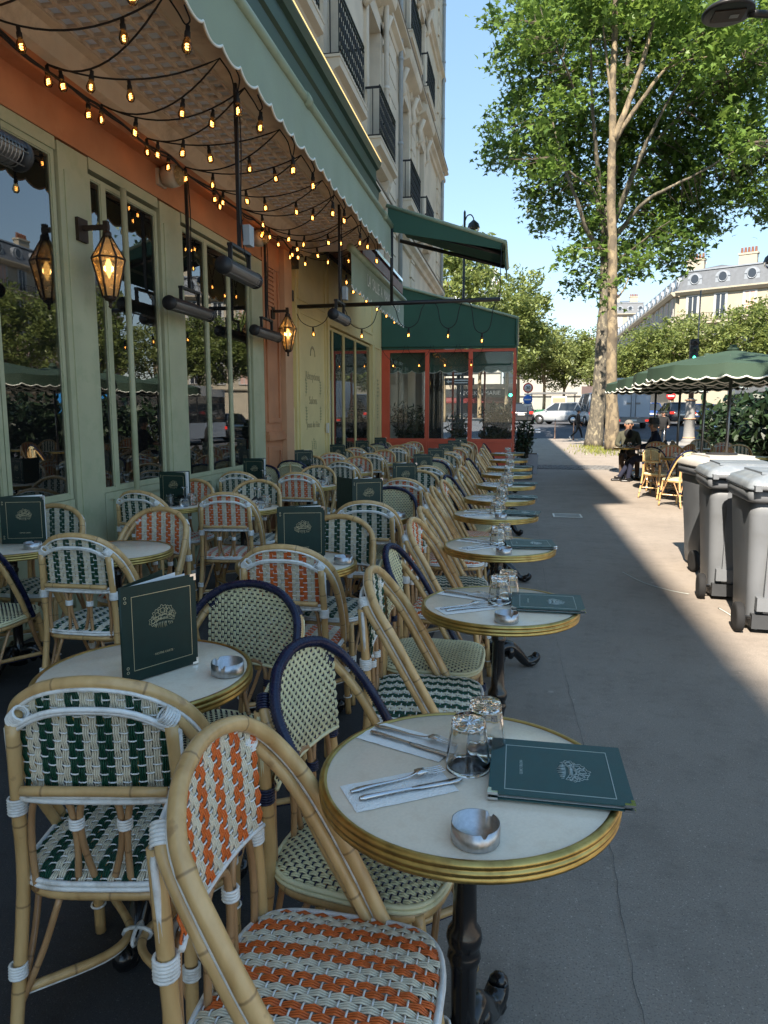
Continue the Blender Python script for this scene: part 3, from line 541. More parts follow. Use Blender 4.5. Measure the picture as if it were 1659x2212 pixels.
# quoins and drain pipes
for (y0, y1) in ((16.9,17.7),(20.35,20.95),(26.6,27.62)):
    z = 4.0; k = 0
    while z < 20.2:
        m_ = MB(); e_ = .09 if k % 2 else 0; m_.b2(-.01,.055,y0-e_,y1+e_*.5,z,z+.385); m_.build('quoin', M['stone'], sb); z += .42; k += 1
for k in range(9):
    m_ = MB(); m_.b2(-.01,.04,23.2,26.4,.25+k*.42,.25+k*.42+.395); m_.build('ashlar_course', M['stone'], sb)
for (y, x, mt, zb) in ((17.95,.13,'grey_pipe',3.6),(27.45,.13,'grey_pipe',.2),(15.9,.16,'pvc',3.99)):
    m_ = MB(); m_.tube([(x,y,zb),(x,y,20.2)], .055, 10)
    for z in np.arange(zb+.5, 20, 1.9): m_.tube([(x,y,z),(x,y,z+.06)], .068, 10)
    m_.build('drain_pipe', M[mt], sb)
m_ = MB(); m_.tube([(.16,17.95,.2),(.16,17.95,3.7)], .075, 12); m_.tube([(.16,17.95,3.5),(.16,17.95,3.75)], .09, 12); m_.build('cast_downpipe', M['pvc'], sb)
m_ = MB(); m_.prism([(0,5.05),(.5,5.2),(.62,5.5),(.62,5.75),(0,5.75)], 1, 27.0, 27.62); m_.lathe([(.16,-.1),(.16,.1)], 14, (.42,27.3,5.25), axis=1); m_.build('corner_console', M['stone'], sb)
# arched heads on the end bays, shop arches at street level
for (a, b) in WY[-2:]:
    m_ = MB(); yc = (a+b)/2
    P = [(.02, yc+.68*math.cos(t), 9.05+.68*math.sin(t)) for t in np.linspace(0,PI,16)]; m_.tube(P, .09, 6); P = [(.02, yc+.84*math.cos(t), 9.05+.84*math.sin(t)) for t in np.linspace(0,PI,16)]; m_.tube(P, .05, 6); m_.build('arch_moulding', M['stone'], sb)
for (a, b) in ((18.5,20.1),(21.6,23.1)):
    m_ = MB(); yc = (a+b)/2; P = [(.02, yc+(b-a)/2*math.cos(t), 3.1+.8*math.sin(t)) for t in np.linspace(0,PI,16)]; m_.tube(P, .12, 6); m_.build('arch_moulding', M['stone'], sb)
    m_ = MB(); m_.b2(-.3,-.28,a,b,0,3.2); m_.build('shop_pane', M['dark_glass'], sb)
# mansard roof, chimneys (they throw the notched shadow edge on the pavement)
m_ = MB(); m_.prism([(.05,21.0),(-.25,21.6),(-.5,HB),(-4,HB+.4),(-9,21.)], 1, YB0, YB1); m_.build('roof', M['zinc_roof'], sb)
for y_, w_, h_ in ((-9.6,1.1,2.2),(1.5,1.2,1.8),(-20,1.4,2)):
    m_ = MB(); m_.b2(-1.0,-.35,y_-w_/2,y_+w_/2,21.3,HB+h_); m_.build('chimney', M['stone'], sb)
# wall hooks on the stone above the LED strip
for y_ in (8.4,9.7,11.0,12.4):
    m_ = MB(); m_.tube([(.02,y_,5.62),(.13,y_,5.42),(.13,y_,5.15),(.02,y_,5.05)], .015, 6); m_.build('wall_hook', M['zinc'], sb)
# ------------------------------------------------------------------ glazed terrace box at y = 16
YE = 16.
gt = thing('glazed_terrace', 'red framed glass terrace box with dark green canvas roof', 'terrace', (0, YE, 0))
X0, X1 = -3.06, -.10; DE = 6.0
def rb(name, *a, mt='red_paint'):
    m_ = MB(); m_.b2(*a); return m_.build(name, M[mt], gt)
rb('jamb_board', X0, -2.92, -.03, .03, 0, 2.90)
for x in (-2.92,-2.03,-1.07): rb('post', x, x+.045, -.035, .035, 0, 2.90); 
for x in (-2.075,-1.115): rb('post', x, x+.043, -.034, .034, 0, 2.90)
rb('post', -.145, X1, -.035, .035, 0, 2.95)
rb('top_rail', -2.92, -.145, -.032, .032, 2.82, 2.88); rb('bottom_rail', -2.92, -.145, -.033, .033, .84, .92); rb('kick_board', -2.875, -.15, -.02, .02, .02, .838)
for (a, b) in ((-2.875,-2.075),(-1.985,-1.115),(-1.025,-.145)):
    m_ = MB(); m_.b2(a, b, -.004, .004, .92, 2.82); m_.build('pane', M['clear_glass'], gt)
for z in (1.1,1.75,2.45):
    for x in (-2.91,-1.06): rb('hinge', x-.02, x+.02, -.06, -.036, z, z+.14)
for y in (1.5,3.0,4.5,6.0): rb('side_post', X1-.05, X1, y-.025, y+.025, 0, 2.95)
rb('side_kick_board', X1-.035, X1-.005, .04, DE, .02, .84); rb('side_bottom_rail', X1-.05, X1, .036, DE, .84, .92); rb('side_top_rail', X1-.05, X1, .036, DE, 2.86, 2.95)
for k in range(4):
    m_ = MB(); m_.b2(X1-.028,X1-.022,.04+k*1.5,1.46+k*1.5,.92,2.86); m_.build('side_pane', M['clear_glass'], gt)
for x in (-2.03,-1.07): rb('back_post', x, x+.06, DE-.03, DE+.03, 0, 2.95)
rb('back_bottom_rail', X0, X1, DE-.025, DE+.025, .4, .46); rb('back_top_rail', X0, X1, DE-.026, DE+.026, 2.85, 2.95)
m_ = MB(); m_.prism([(X0,2.90),(X1,2.90),(X1,3.50),(-2.6,4.22),(X0,4.30)], 1, -.045, -.03); m_.b2(X0,X1-.0,-.055,-.045,2.885,2.93); m_.build('canvas_gable', M['awning_dark'], gt)
m_ = MB(); m_.add([(X0,-.04,4.30),(-2.6,-.04,4.225),(X1+.02,-.04,3.52),(X1+.02,DE,3.52),(-2.6,DE,4.225),(X0,DE,4.30)], [(0,1,4,5),(1,2,3,4)], flat=True); m_.b2(X1,X1+.015,-.04,DE,2.95,3.53); m_.build('canvas_roof', M['awning_dark'], gt, smooth=False)
m_ = MB(); m_.tube([(X0,-.06,4.315),(-2.6,-.06,4.24),(X1+.01,-.06,3.52)], .03, 8); m_.tube([(X1+.02,-.06,3.52),(X1+.02,DE,3.52)], .03, 8); m_.build('roof_tube', M['awning_tube'], gt)
m_ = MB(); m_.tube([(X1,-.06,3.5),(X1,-.06,2.93)], .02, 6); m_.tube([(X0,-.065,2.94),(X1,-.065,2.94)], .014, 6); m_.build('canvas_edge', M['awning_dark'], gt)
def scallop(m_, p0, p1, ztop, zbot, n, amp, per_trim=True, out=(0,0,1), trim_m=1, thick=.004, wav=0.):
    """hanging scalloped valance between p0 and p1 (xy), with a pale bound edge"""
    p0 = np.array([*p0,0.]); p1 = np.array([*p1,0.]); ns = n*10; V = []; F = []; edge = []
    d = p1-p0; nrm = np.array([d[1],-d[0],0])/np.linalg.norm(d)
    for i in range(ns+1):
        t = i/ns; b = p0+d*t; ph = (t*n) % 1.0; zb = zbot-amp*abs(math.sin(PI*t*n))**.75
        w_ = nrm*wav*(math.sin(t*n*1.3)+.6*math.sin(t*n*3.1+1)); nk = 4
        for k in range(nk+1):
            q = k/nk; V.append(b+np.array([0,0,ztop+(zb-ztop)*q])+w_*q)
        edge.append(V[-1])
    for i in range(ns):
        for k in range(nk): a = i*(nk+1)+k; F.append((a,a+nk+1,a+nk+2,a+1))
    m_.add(V, F, 0); m_.tube(edge, .009, 5, m=trim_m)
m_ = MB(); scallop(m_, (X0,.25), (X1-.06,.25), 2.86, 2.44, 9, .06); m_.build('inner_valance', [M['awning_dark'], M['trim_white']], gt)
# ------------------------------------------------------------------ awning over the near terrace (rolled in, valance hanging)
aw = thing('awning', 'long sage green awning valance with scalloped edge hanging from its roller tube', 'awning', (0,0,0))
m_ = MB(); scallop(m_, (-1.75,-.6), (-1.75,9.85), 3.95, 3.585, 39, .045, wav=.008); m_.build('valance', [M['awning_sage'], M['trim_white']], aw)
m_ = MB(); m_.tube([(-1.76,-.6,3.965),(-1.76,9.92,3.965)], .045, 12); m_.build('front_bar', M['awning_tube'], aw)
for y in (1.2,5.9,9.3):
    m_ = MB(); m_.tube([(-1.76,y-.05,3.965),(-1.76,y+.05,3.965)], .058, 10); m_.tube([(-1.76,y,3.97),(-1.98,y,4.02)], .025, 6); m_.build('arm_joint', M['awning_tube'], aw)
m_ = MB(); m_.tube([(-1.98,-.5,4.03),(-1.98,9.9,4.03)], .06, 10); m_.build('roller', M['awning_sage'], aw)
# second awning with lettering
a2 = thing('lettered_awning', 'sage green awning valance with white lettering over the yellow shopfront', 'awning', (0,0,0))
m_ = MB(); scallop(m_, (-2.1,8.95), (-2.1,13.1), 3.46, 3.06, 17, .05, wav=.006); m_.build('valance', [M['awning_sage'], M['trim_white']], a2)
m_ = MB(); m_.tube([(-2.1,8.9,3.50),(-2.1,13.15,3.50)], .05, 12); m_.build('front_bar', M['awning_tube'], a2)
m_ = MB(); m_.prism([(-3.06,3.99),(-2.2,3.62),(-2.17,3.66),(-2.17,3.82),(-2.3,3.88),(-3.06,4.2)], 1, 9.95, 13.4); m_.build('cassette', M['maroon'], a2)
m_ = MB(); m_.b2(-2.3,-2.17,9.95,13.4,3.883,3.93); m_.build('cassette_trim', M['chrome'], a2)
m_ = MB(); m_.b2(-2.36,-2.33,9.95,12.6,3.99,4.02); m_.build('led_strip', M['led_strip'], a2)
m_ = MB(); m_.b2(-3.06,-2.31,9.96,13.39,3.95,3.985); m_.build('cassette_lid', M['dark_gap'], a2)
put('lettering', text_mesh('LA  SALLE  A  MANGER  DE  LA  BASTIDE'[:28], .20, M['trim_white'], .001, (1.0,1.15)), a2, (-2.092,11.25,3.28), TX)
# open awning reaching over the pavement, y 9.8..11.5
a3 = thing('open_awning', 'open dark green awning reaching out over the pavement above the black rail', 'awning', (0,0,0))
m_ = MB(); V = [(-1.80,9.84,4.22),(-.26,9.84,3.70),(-.26,11.5,3.70),(-1.80,11.5,4.22)]; m_.add(V+[tuple(np.array(v)-[0,0,.012]) for v in V], [(0,1,2,3),(7,6,5,4),(0,4,5,1),(1,5,6,2),(2,6,7,3)], flat=True); m_.build('canvas', M['awning_dark'], a3, smooth=False)
m_ = MB(); m_.tube([(-1.82,9.84,4.235),(-.25,9.84,3.70)], .028, 8); m_.tube([(-.24,9.82,3.69),(-.24,11.52,3.69)], .035, 8); m_.build('front_tube', M['awning_tube'], a3)
for y in (10.25,11.15):
    m_ = MB(); m_.tube([(-1.85,y,4.08),(-.27,y,3.64)], .03, 6); m_.build('folding_arm', M['black_metal'], a3)
m_ = MB(); m_.quad((-.235,9.84,3.69),(-.235,11.5,3.69),(-.23,11.5,3.47),(-.23,9.84,3.47)); m_.quad((-.236,9.84,3.47),(-.236,11.5,3.47),(-.242,11.5,3.69),(-.242,9.84,3.69)); m_.build('drop_valance', M['awning_dark'], a3, smooth=False)
m_ = MB(); m_.quad((-1.8,9.83,4.21),(-1.8,9.83,3.9),(-.27,9.83,3.60),(-.27,9.83,3.69)); m_.build('side_cloth', M['awning_dark'], a3, smooth=False)
# black rail hung across
br = thing('lighting_rail', 'black steel rail hung across from the wall carrying looped bulb flex', 'rail', (0,9.8,0))
m_ = MB(); m_.tube([(XF,0,2.94),(-.28,0,2.965)], .028, 10); m_.build('rail', M['black_metal'], br)
m_ = MB(); m_.tube([(-1.74,0,2.95),(-1.74,0,3.92)], .022, 8); m_.build('hanger_rod', M['black_metal'], br)
m_ = MB(); m_.tube([(-.29,0,2.96),(-.28,0,3.66)], .006, 6); m_.build('hanger_cable', M['black_metal'], br)
# ------------------------------------------------------------------ woven bistro chairs
def ribbon(m_, P, lat, nrm, w, t, mi):
    """strand: diamond section swept along P; lat, nrm unit axes, w,t arrays"""
    P = np.asarray(P); n = len(P); w = np.broadcast_to(w, n)[:,None]; t = np.broadcast_to(t, n)[:,None]
    V = np.stack([P-lat*w/2, P+nrm*t/2, P+lat*w/2, P-nrm*t/2], 1).reshape(-1,3)
    F = [(i*4+k, i*4+(k+1)%4, (i+1)*4+(k+1)%4, (i+1)*4+k) for i in range(n-1) for k in range(4)]
    m_.add(V, F, mi)
def weave(S, us, vr, ns, sw, pitch, mfun, mweft, amp, ww, flip=1, st=.0042):
    """ns strands per bundle run along v, wefts cross at every pitch; plain weave. S(u, v) -> point"""
    m_ = MB(); vmin, vmax = 9, -9; rngs = []; e = .004
    def fr(u, v):
        lu = S(u+e,v)-S(u-e,v); lu /= np.linalg.norm(lu)+1e-9; lv = S(u,v+e)-S(u,v-e); lv /= np.linalg.norm(lv)+1e-9; n = flip*np.cross(lu,lv); return lu, lv, n/(np.linalg.norm(n)+1e-9)
    for i, u in enumerate(us):
        a, b = vr(u); rngs.append((a,b))
        if b-a < .01: continue
        vmin = min(vmin,a); vmax = max(vmax,b); k0, k1 = math.ceil(a/pitch), math.floor(b/pitch); vs = [a]; hs = [-.3*amp]
        for k in range(k0, k1+1):
            vs += [k*pitch]; hs += [(1 if (k+i) % 2 else -1)*amp]
            if k < k1: vs += [(k+.5)*pitch]; hs += [0.]
        vs.append(b); hs.append(-.3*amp); hs = np.array(hs); pin = np.where(hs < -amp*.5, .84, np.where(hs > amp*.5, 1.03, .97))
        FR = [fr(u,v) for v in vs]; P0 = np.array([S(u,v) for v in vs]); LU = np.array([f[0] for f in FR]); NN = np.array([f[2] for f in FR])
        for j in range(ns):
            off = (j-(ns-1)/2)*sw; ribbon(m_, P0+LU*(off*pin)[:,None]+NN*hs[:,None], LU, NN, sw*.98*pin, st, mfun(i))
    for k in range(math.ceil(vmin/pitch), math.floor(vmax/pitch)+1):
        v = k*pitch; pts = []; A_ = []; N_ = []
        def flush():
            if len(pts) > 1: ribbon(m_, pts, np.array(A_), np.array(N_), ww, st*.9, mweft)
        for i, u in enumerate(us):
            a, b = rngs[i]
            if v < a+.004 or v > b-.004: flush(); pts, A_, N_ = [], [], []; continue
            o = -1 if (k+i) % 2 else 1; hw = (us[1]-us[0])/2; lu, lv, n = fr(u,v)
            for q in (-.55,.55): pts.append(S(u,v)+lu*hw*q+n*o*amp*.75); A_.append(lv); N_.append(n)
        flush()
    return m_
SA, SBK = .205, .20
def seat_S(x, y): return np.array([x, y, 0.452-.020*(abs(x/SA)**6+abs(y/SBK)**6)+.006*(1-(x/SA)**2)*(1-(y/SBK)**2)])
def seat_range(x): q = (max(0, 1-abs(x/(SA+.003))**4))**.25*SBK; return (-q, q)
HPZ = [.415,.50,.555,.635,.712,.763,.809,.839,.864,.878,.886,.893]; HPX = [.212,.220,.224,.223,.218,.206,.190,.166,.130,.098,.065,.012]; HPY = [.075,.03,.0,-.045,-.088,-.122,-.153,-.172,-.186,-.195,-.200,-.205]
def back_S(x, z): return np.array([x, -.190-.065*(z-.63)+.022*(abs(x)/.17)**2.5, z])
def back_top(x): return float(np.interp(-abs(x), [-a for a in HPX[2:]], HPZ[2:]))-.012
def back_low(x): return .640
def frange(n, pitch): return [(i-(n-1)/2)*pitch for i in range(n)]
def band(i, off=0): return 0 if ((i+off)//2) % 2 == 0 else 1
US = frange(25, .0160); UB = frange(21, .0160); UN = frange(36, .0112); UNB = frange(31, .0112)
def backtop(x): return .838-.045*(abs(x)/.16)**3
def stripe_seat(cm):
    return weave(seat_S, US, seat_range, 3, .0053, .0190, lambda i: band(i,1), 2, .0030, .0040).mesh([M[cm],M['strand_cream'],M['strand_white']], 'seat_weave')
def stripe_back(cm):
    return weave(back_S, UB, lambda x: (back_low(x), back_top(x)), 3, .0053, .0190, lambda i: band(i,1), 2, .0030, .0040, -1).mesh([M[cm],M['strand_cream'],M['strand_white']], 'back_weave')
def navy_seat(): return weave(seat_S, UN, seat_range, 2, .0054, .0130, lambda i: 0, 1, .0026, .0042).mesh([M['strand_pale'],M['strand_navy']], 'seat_weave')
def navy_back(): return weave(back_S, UNB, lambda x: (back_low(x)-.012, back_top(x)), 2, .0053, .0130, lambda i: 0, 1, .0026, .0042, -1).mesh([M['strand_pale'],M['strand_navy']], 'back_weave')
def mirror(P): P = np.asarray(P,float).copy(); P[:,0] *= -1; return P
def coil(m_, p, d, r, n, pitch=.0062, rs=.0034):
    p = np.array(p,float); d = np.array(d,float); d /= np.linalg.norm(d); a = np.cross(d,[0,1,0.2]); a /= np.linalg.norm(a); b = np.cross(d,a)
    for k in range(n):
        c = p+d*(k-(n-1)/2)*pitch; t = np.linspace(0,2*PI,13)[:-1]; m_.tube([c+r*(math.cos(x)*a+math.sin(x)*b) for x in t], rs, 5, closed=True)
def hoop_path(n=7):
    h = [(.212,.075,.415),(.224,.0,.555),(.218,-.088,.712),(.190,-.153,.809),(.130,-.186,.864),(.065,-.200,.886),(0,-.205,.893)]
    full = h+[(-x,y,z) for x,y,z in h[-2::-1]]; return bez(full, n)
def chair_meshes(kind):
    """kind: orange / green / navy -> list of (part name, mesh)"""
    navy = kind == 'navy'; bam = M['bamboo']; wr = M['strand_navy'] if navy else M['strand_white']; ed = M['strand_pale'] if navy else M['strand_white']; out = []
    out.append(('seat_weave', navy_seat() if navy else stripe_seat('strand_'+kind))); out.append(('back_weave', navy_back() if navy else stripe_back('strand_'+kind)))
    t = np.linspace(0,2*PI,49)[:-1]
    def ring(sc, z): return [((SA*sc)*np.sign(math.cos(a))*abs(math.cos(a))**.5, (SBK*sc)*np.sign(math.sin(a))*abs(math.sin(a))**.5, z) for a in t]
    m_ = MB(); m_.tube(ring(.965,.405), .0135, 8, closed=True); out.append(('seat_frame', m_.mesh([bam])))
    m_ = MB(); m_.tube(ring(1.012,.434), .0062, 6, closed=True); m_.tube(ring(1.02,.423), .0058, 6, closed=True); out.append(('seat_edging', m_.mesh([ed])))
    hp = hoop_path(8)
    if navy:
        d = np.concatenate([[0],np.cumsum(np.linalg.norm(np.diff(hp,axis=0),axis=1))]); s = np.arange(0, d[-1], .0036); Q = np.stack([np.interp(s,d,hp[:,k]) for k in range(3)],1)
        m_ = MB(); m_.tube(Q, .0128+.0014*np.where(np.arange(len(s)) % 2, 1, -1), 9); out.append(('hoop', m_.mesh([wr])))
    else:
        m_ = MB(); m_.tube(hp, .0150, 10, nodes=.19); out.append(('hoop', m_.mesh([bam])))
    ir = bez([(.206,.045,.412),(.217,-.030,.545),(.210,-.118,.700),(.184,-.180,.790),(.160,-.200,.820)], 7)
    for P in (ir, mirror(ir)): m_ = MB(); m_.tube(P, .0125, 9, nodes=.19); out.append(('side_rib', m_.mesh([bam])))
    rl = bez([(.198,-.250,0),(.190,-.210,.22),(.180,-.184,.44),(.176,-.192,.63),(.168,-.206,.80)], 6)
    fl_ = bez([(.192,.205,0),(.184,.185,.22),(.172,.160,.41)], 6)
    for P in (rl, mirror(rl), fl_, mirror(fl_)): m_ = MB(); m_.tube(P, .0145, 9, nodes=.19); out.append(('leg', m_.mesh([bam])))
    # back edging: two rows of strand round the rear of the panel
    def panel_loop(off, zo):
        P = []
        w = .172+off; zb = .640-off; L = []
        for x in np.linspace(-w+.03, w-.03, 8): L.append((x, zb))
        L += [(w-.008,zb+.008),(w,zb+.03)]
        for z in np.linspace(zb+.06, .785, 5): L.append((w, z))
        for x in np.linspace(w-.01, -w+.01, 15): L.append((x, backtop(min(abs(x),.16))+off*.6-.004))
        for z in np.linspace(.79, zb+.06, 5): L.append((-w, z))
        L += [(-w,zb+.03),(-w+.008,zb+.008)]
        return [np.array([x, -.196-.065*(z-.63)+.012*(abs(x)/.168)**4+zo, z]) for x, z in L]
    m_ = MB(); m_.tube(panel_loop(0,-.010), .0062, 6, closed=True); m_.tube(panel_loop(.011,-.012), .0062, 6, closed=True); m_.tube([back_S(x, back_low(x)-.012*navy)+np.array([0,.0,-.003]) for x in np.linspace(-.17,.17,20)], .0055, 6)
    if not navy: m_.tube(bez([p+np.array([0,.0,0]) for p in (hp+np.array([0,-.014,-.010]))[::6]], 4), .0048, 5)
    out.append(('back_edging', m_.mesh([ed])))
    m_ = MB(); m_.tube([np.array([x,-.214,.656]) for x in np.linspace(-.155,.155,9)], .011, 8, nodes=.19); 
    if navy: m_.tube([back_S(0,z)+np.array([0,-.018,0]) for z in (.60,.72,.855)], .011, 8)
    out.append(('back_rail', m_.mesh([bam])))
    for c in (-.105,0,.105):
        m_ = MB(); P = bez([(c-.046,-.186,.408),(c-.05,-.186,.52),(c-.040,-.190,.610),(c-.018,-.192,.632),(c+.018,-.192,.632),(c+.040,-.190,.610),(c+.05,-.186,.52),(c+.046,-.186,.408)] if c else [(c-.012,-.182,.402),(c-.042,-.186,.52),(c-.042,-.190,.606),(c-.018,-.192,.632),(c+.018,-.192,.632),(c+.042,-.190,.606),(c+.042,-.186,.52),(c+.012,-.182,.402)], 5); m_.tube(P, .0078, 7); out.append(('back_arch', m_.mesh([M['rattan']])))
    m_ = MB()
    A = bez([(.186,.185,.185),(.06,.05,.175),(.02,-.02,.172),(.05,-.10,.175),(.190,-.212,.185)], 5); 
    for Q in (A, mirror(A)): m_ = MB(); m_.tube(Q, .0105, 8, nodes=.19); out.append(('stretcher', m_.mesh([bam])))
    m_ = MB()
    for s_ in (-1,1):
        for (p0, p1) in (((.186,.19,.15),(.10,.185,.395)),((.19,-.215,.15),(.10,-.186,.395)),((.186,.19,.15),(.195,.06,.395)),((.19,-.215,.15),(.195,-.08,.395))):
            mid = [(p0[0]+p1[0])/2*.97, (p0[1]+p1[1])/2*.97, (p0[2]+p1[2])/2]; m_ = MB(); m_.tube(bez([(s_*p[0],p[1],p[2]) for p in (p0,mid,p1)], 4), .0078, 7); out.append(('brace', m_.mesh([M['rattan']])))
    m_ = MB()
    for s_ in (-1,1):
        coil(m_, (s_*.191,-.212,.235), (0,.1,1), .0175, 5); coil(m_, (s_*.186,.188,.235), (0,-.1,1), .0185, 5); coil(m_, (s_*.195,-.234,.09), (0,.1,1), .0175, 1); coil(m_, (s_*.19,.197,.09), (0,-.1,1), .0185, 1)
        coil(m_, (s_*.177,-.192,.612), (0,0,1), .0180, 6); coil(m_, (s_*.0525,-.189,.570), (0,0,1), .014, 4); coil(m_, (s_*.160,-.199,.815), (-.6*s_,-.3,.6), .0165, 6)
    for a in (0,PI/2): P = [(.035*math.cos(t_)*math.cos(a), -.02+.035*math.cos(t_)*math.sin(a), .172+.018*math.sin(t_)) for t_ in np.linspace(0,2*PI,13)[:-1]]; m_.tube(P, .005, 5, closed=True)
    P = A+np.array([0,0,-.0135]); m_.tube(P, .0032, 5); m_.tube(mirror(P), .0032, 5)
    out.append(('wrapping', m_.mesh([wr]))); return out
CM = {k: chair_meshes(k) for k in ('orange','green','navy')}
DESC = {'orange':'orange and cream woven chair', 'green':'green and cream woven chair', 'navy':'navy rimmed cream rattan chair'}
def chair(kind, x, y, face, label, group, sc=1.0):
    """face: direction the sitter looks, degrees from +x"""
    t = thing('bistro_chair', label, 'chair', (x, y, .005), R(face-90), group); t.scale = (sc,sc,sc)
    for nm, me in CM[kind]:
        o = put(nm, me, t)
        if nm in ('seat_weave','back_weave','wrapping','back_edging','seat_edging'): o['kind'] = 'stuff'
    return t
# ------------------------------------------------------------------ round bistro table
def table_meshes():
    out = []
    m_ = MB(); m_.lathe([(.10,-.022),(.285,-.022),(.286,-.001),(.284,0.),(0,.0005)], 64, cap=False); out.append(('table_top', m_.mesh([M['table_cream']])))
    m_ = MB(); m_.lathe([(.283,.001),(.287,.0035),(.2935,.003),(.298,-.001),(.2985,-.006),(.2955,-.009),(.2965,-.012),(.2995,-.014),(.2995,-.019),(.2955,-.022),(.2965,-.025),(.2985,-.028),(.297,-.033),(.290,-.035),(.27,-.035)], 72, cap=False); out.append(('brass_rim', m_.mesh([M['brass']])))
    pr = [(.13,-.028),(.13,-.036),(.05,-.05),(.032,-.075),(.030,-.12),(.036,-.128),(.036,-.14),(.029,-.15),(.032,-.26),(.034,-.33),(.046,-.345),(.050,-.36),(.046,-.375),(.038,-.385),(.044,-.395),(.047,-.405),(.041,-.418),(.036,-.44),(.033,-.55),(.040,-.565),(.048,-.58),(.052,-.60),(.046,-.65),(.055,-.675),(.02,-.685)]
    pr = [(r if r > .06 else r*.76, z) for r, z in pr]; m_ = MB(); m_.lathe(pr, 20); out.append(('column', m_.mesh([M['iron']])))
    for k in range(3):
        a = 2*PI*k/3+.4; P = bez([(.02,0,-.60),(.07,0,-.585),(.13,0,-.63),(.18,0,-.685),(.215,0,-.700),(.25,0,-.690),(.262,0,-.672),(.25,0,-.662)], 5)
        Q = np.stack([P[:,0]*math.cos(a), P[:,0]*math.sin(a), P[:,2]],1); m_ = MB(); m_.tube(Q, np.interp(np.arange(len(Q)),[0,6,16,24,30,36],[.030,.034,.026,.030,.026,.015]), 9)
        m_.sphere((.228*math.cos(a),.228*math.sin(a),-.708),(.032,.032,.020)); 
        for s_ in (-1,1): m_.sphere((.08*math.cos(a+.25*s_),.08*math.sin(a+.25*s_),-.62),(.024,.024,.04),8,6)
        out.append(('foot', m_.mesh([M['iron']])))
    return out
TM = table_meshes(); ZT = .73
def table(x, y, label, group, sc=1., rz=0.):
    t = thing('bistro_table', label, 'table', (x, y, ZT), rz, group); t.scale = (sc,sc,1)
    for nm, me in TM: put(nm, me, t)
    return t
# ------------------------------------------------------------------ tableware
def fork_mesh():
    m_ = MB(); P = bez([(-.095,0,.004),(-.06,0,.006),(0,0,.005),(.03,0,.007),(.045,0,.012)], 6); n = len(P)
    ribbon(m_, P, np.array([0,1,0]), np.array([0,0,1]), np.interp(np.linspace(0,1,n),[0,.12,.5,.8,1],[.010,.017,.008,.007,.012]), .003, 0)
    V = []; P = bez([(.043,0,.0115),(.055,0,.013),(.066,0,.012)], 4); ribbon(m_, P, np.array([0,1,0]), np.array([0,0,1]), [.012]+[.024]*(len(P)-1), .002, 0)
    for k in range(4): y = (k-1.5)*.0072; P = bez([(.064,y,.0122),(.08,y,.009),(.098,y,.0085),(.105,y,.0095)], 4); ribbon(m_, P, np.array([0,1,0]), np.array([0,0,1]), np.interp(np.arange(len(P)),[0,len(P)-1],[.0048,.0022]), .002, 0)
    return m_.mesh([M['steel']], 'fork')
def knife_mesh():
    m_ = MB(); P = bez([(-.105,0,.004),(-.08,0,.005),(-.03,0,.005),(0,0,.0045)], 6); n = len(P)
    ribbon(m_, P, np.array([0,1,0]), np.array([0,0,1]), np.interp(np.linspace(0,1,n),[0,.1,.3,.9,1],[.010,.018,.017,.010,.012]), .0065, 0)
    P = bez([(0,0,.0045),(.05,.001,.0035),(.09,.002,.0035),(.112,.006,.0035)], 6); n = len(P)
    ribbon(m_, P, np.array([0,1,0]), np.array([0,0,1]), np.interp(np.linspace(0,1,n),[0,.1,.8,1],[.011,.016,.018,.003]), .0018, 0)
    return m_.mesh([M['steel']], 'knife')
def napkin_mesh():
    m_ = MB(); V = []; F = []; nx, ny = 14, 8
    for i in range(nx+1):
        for j in range(ny+1):
            x = -.105+.21*i/nx; y = -.05+.10*j/ny; e = min(i,nx-i,j,ny-j); V.append((x+random.uniform(-.0006,.0006), y+random.uniform(-.0006,.0006), (.0008 if e == 0 else .0032)+random.uniform(0,.0008)))
    for i in range(nx):
        for j in range(ny): a = i*(ny+1)+j; F.append((a,a+ny+1,a+ny+2,a+1))
    m_.add(V,F); return m_.mesh([M['napkin']],'napkin')
def tumbler_mesh():
    m_ = MB(); seg = 40; t = np.arange(seg)*2*PI/seg
    fac = 1-.045*np.abs(np.sin(5*t))**.6
    prof = [(.0405,0,0),(.0405,.012,0),(.0385,.03,.25),(.036,.05,1),(.032,.08,1),(.0305,.093,.8),(.028,.096,.3),(.0,.0935,0),   # outer, foot on top
            (.0,.082,0),(.026,.082,0),(.0295,.076,0),(.0335,.045,0),(.038,.012,0),(.039,0,0)]
    V = []
    for r,z,k in prof: V.append(np.stack([r*(1+(fac-1)*k)*np.cos(t), r*(1+(fac-1)*k)*np.sin(t), np.full(seg,z)],1))
    V = np.concatenate(V); n = len(prof); F = [(i*seg+k,i*seg+(k+1)%seg,(i+1)%n*seg+(k+1)%seg,(i+1)%n*seg+k) for i in range(n) for k in range(seg)]
    m_.add(V,F); return m_.mesh([M['glass']],'tumbler')
def wine_mesh():
    m_ = MB(); m_.lathe([(.030,0),(.036,.03),(.034,.055),(.018,.075),(.0045,.085),(.004,.14),(.008,.150),(.031,.153),(.031,.155),(0,.156)],24,cap=False); m_.lathe([(.029,0),(.035,.03),(.033,.053),(.017,.072),(0,.078)],24,cap=False); return m_.mesh([M['glass']],'wine_glass')
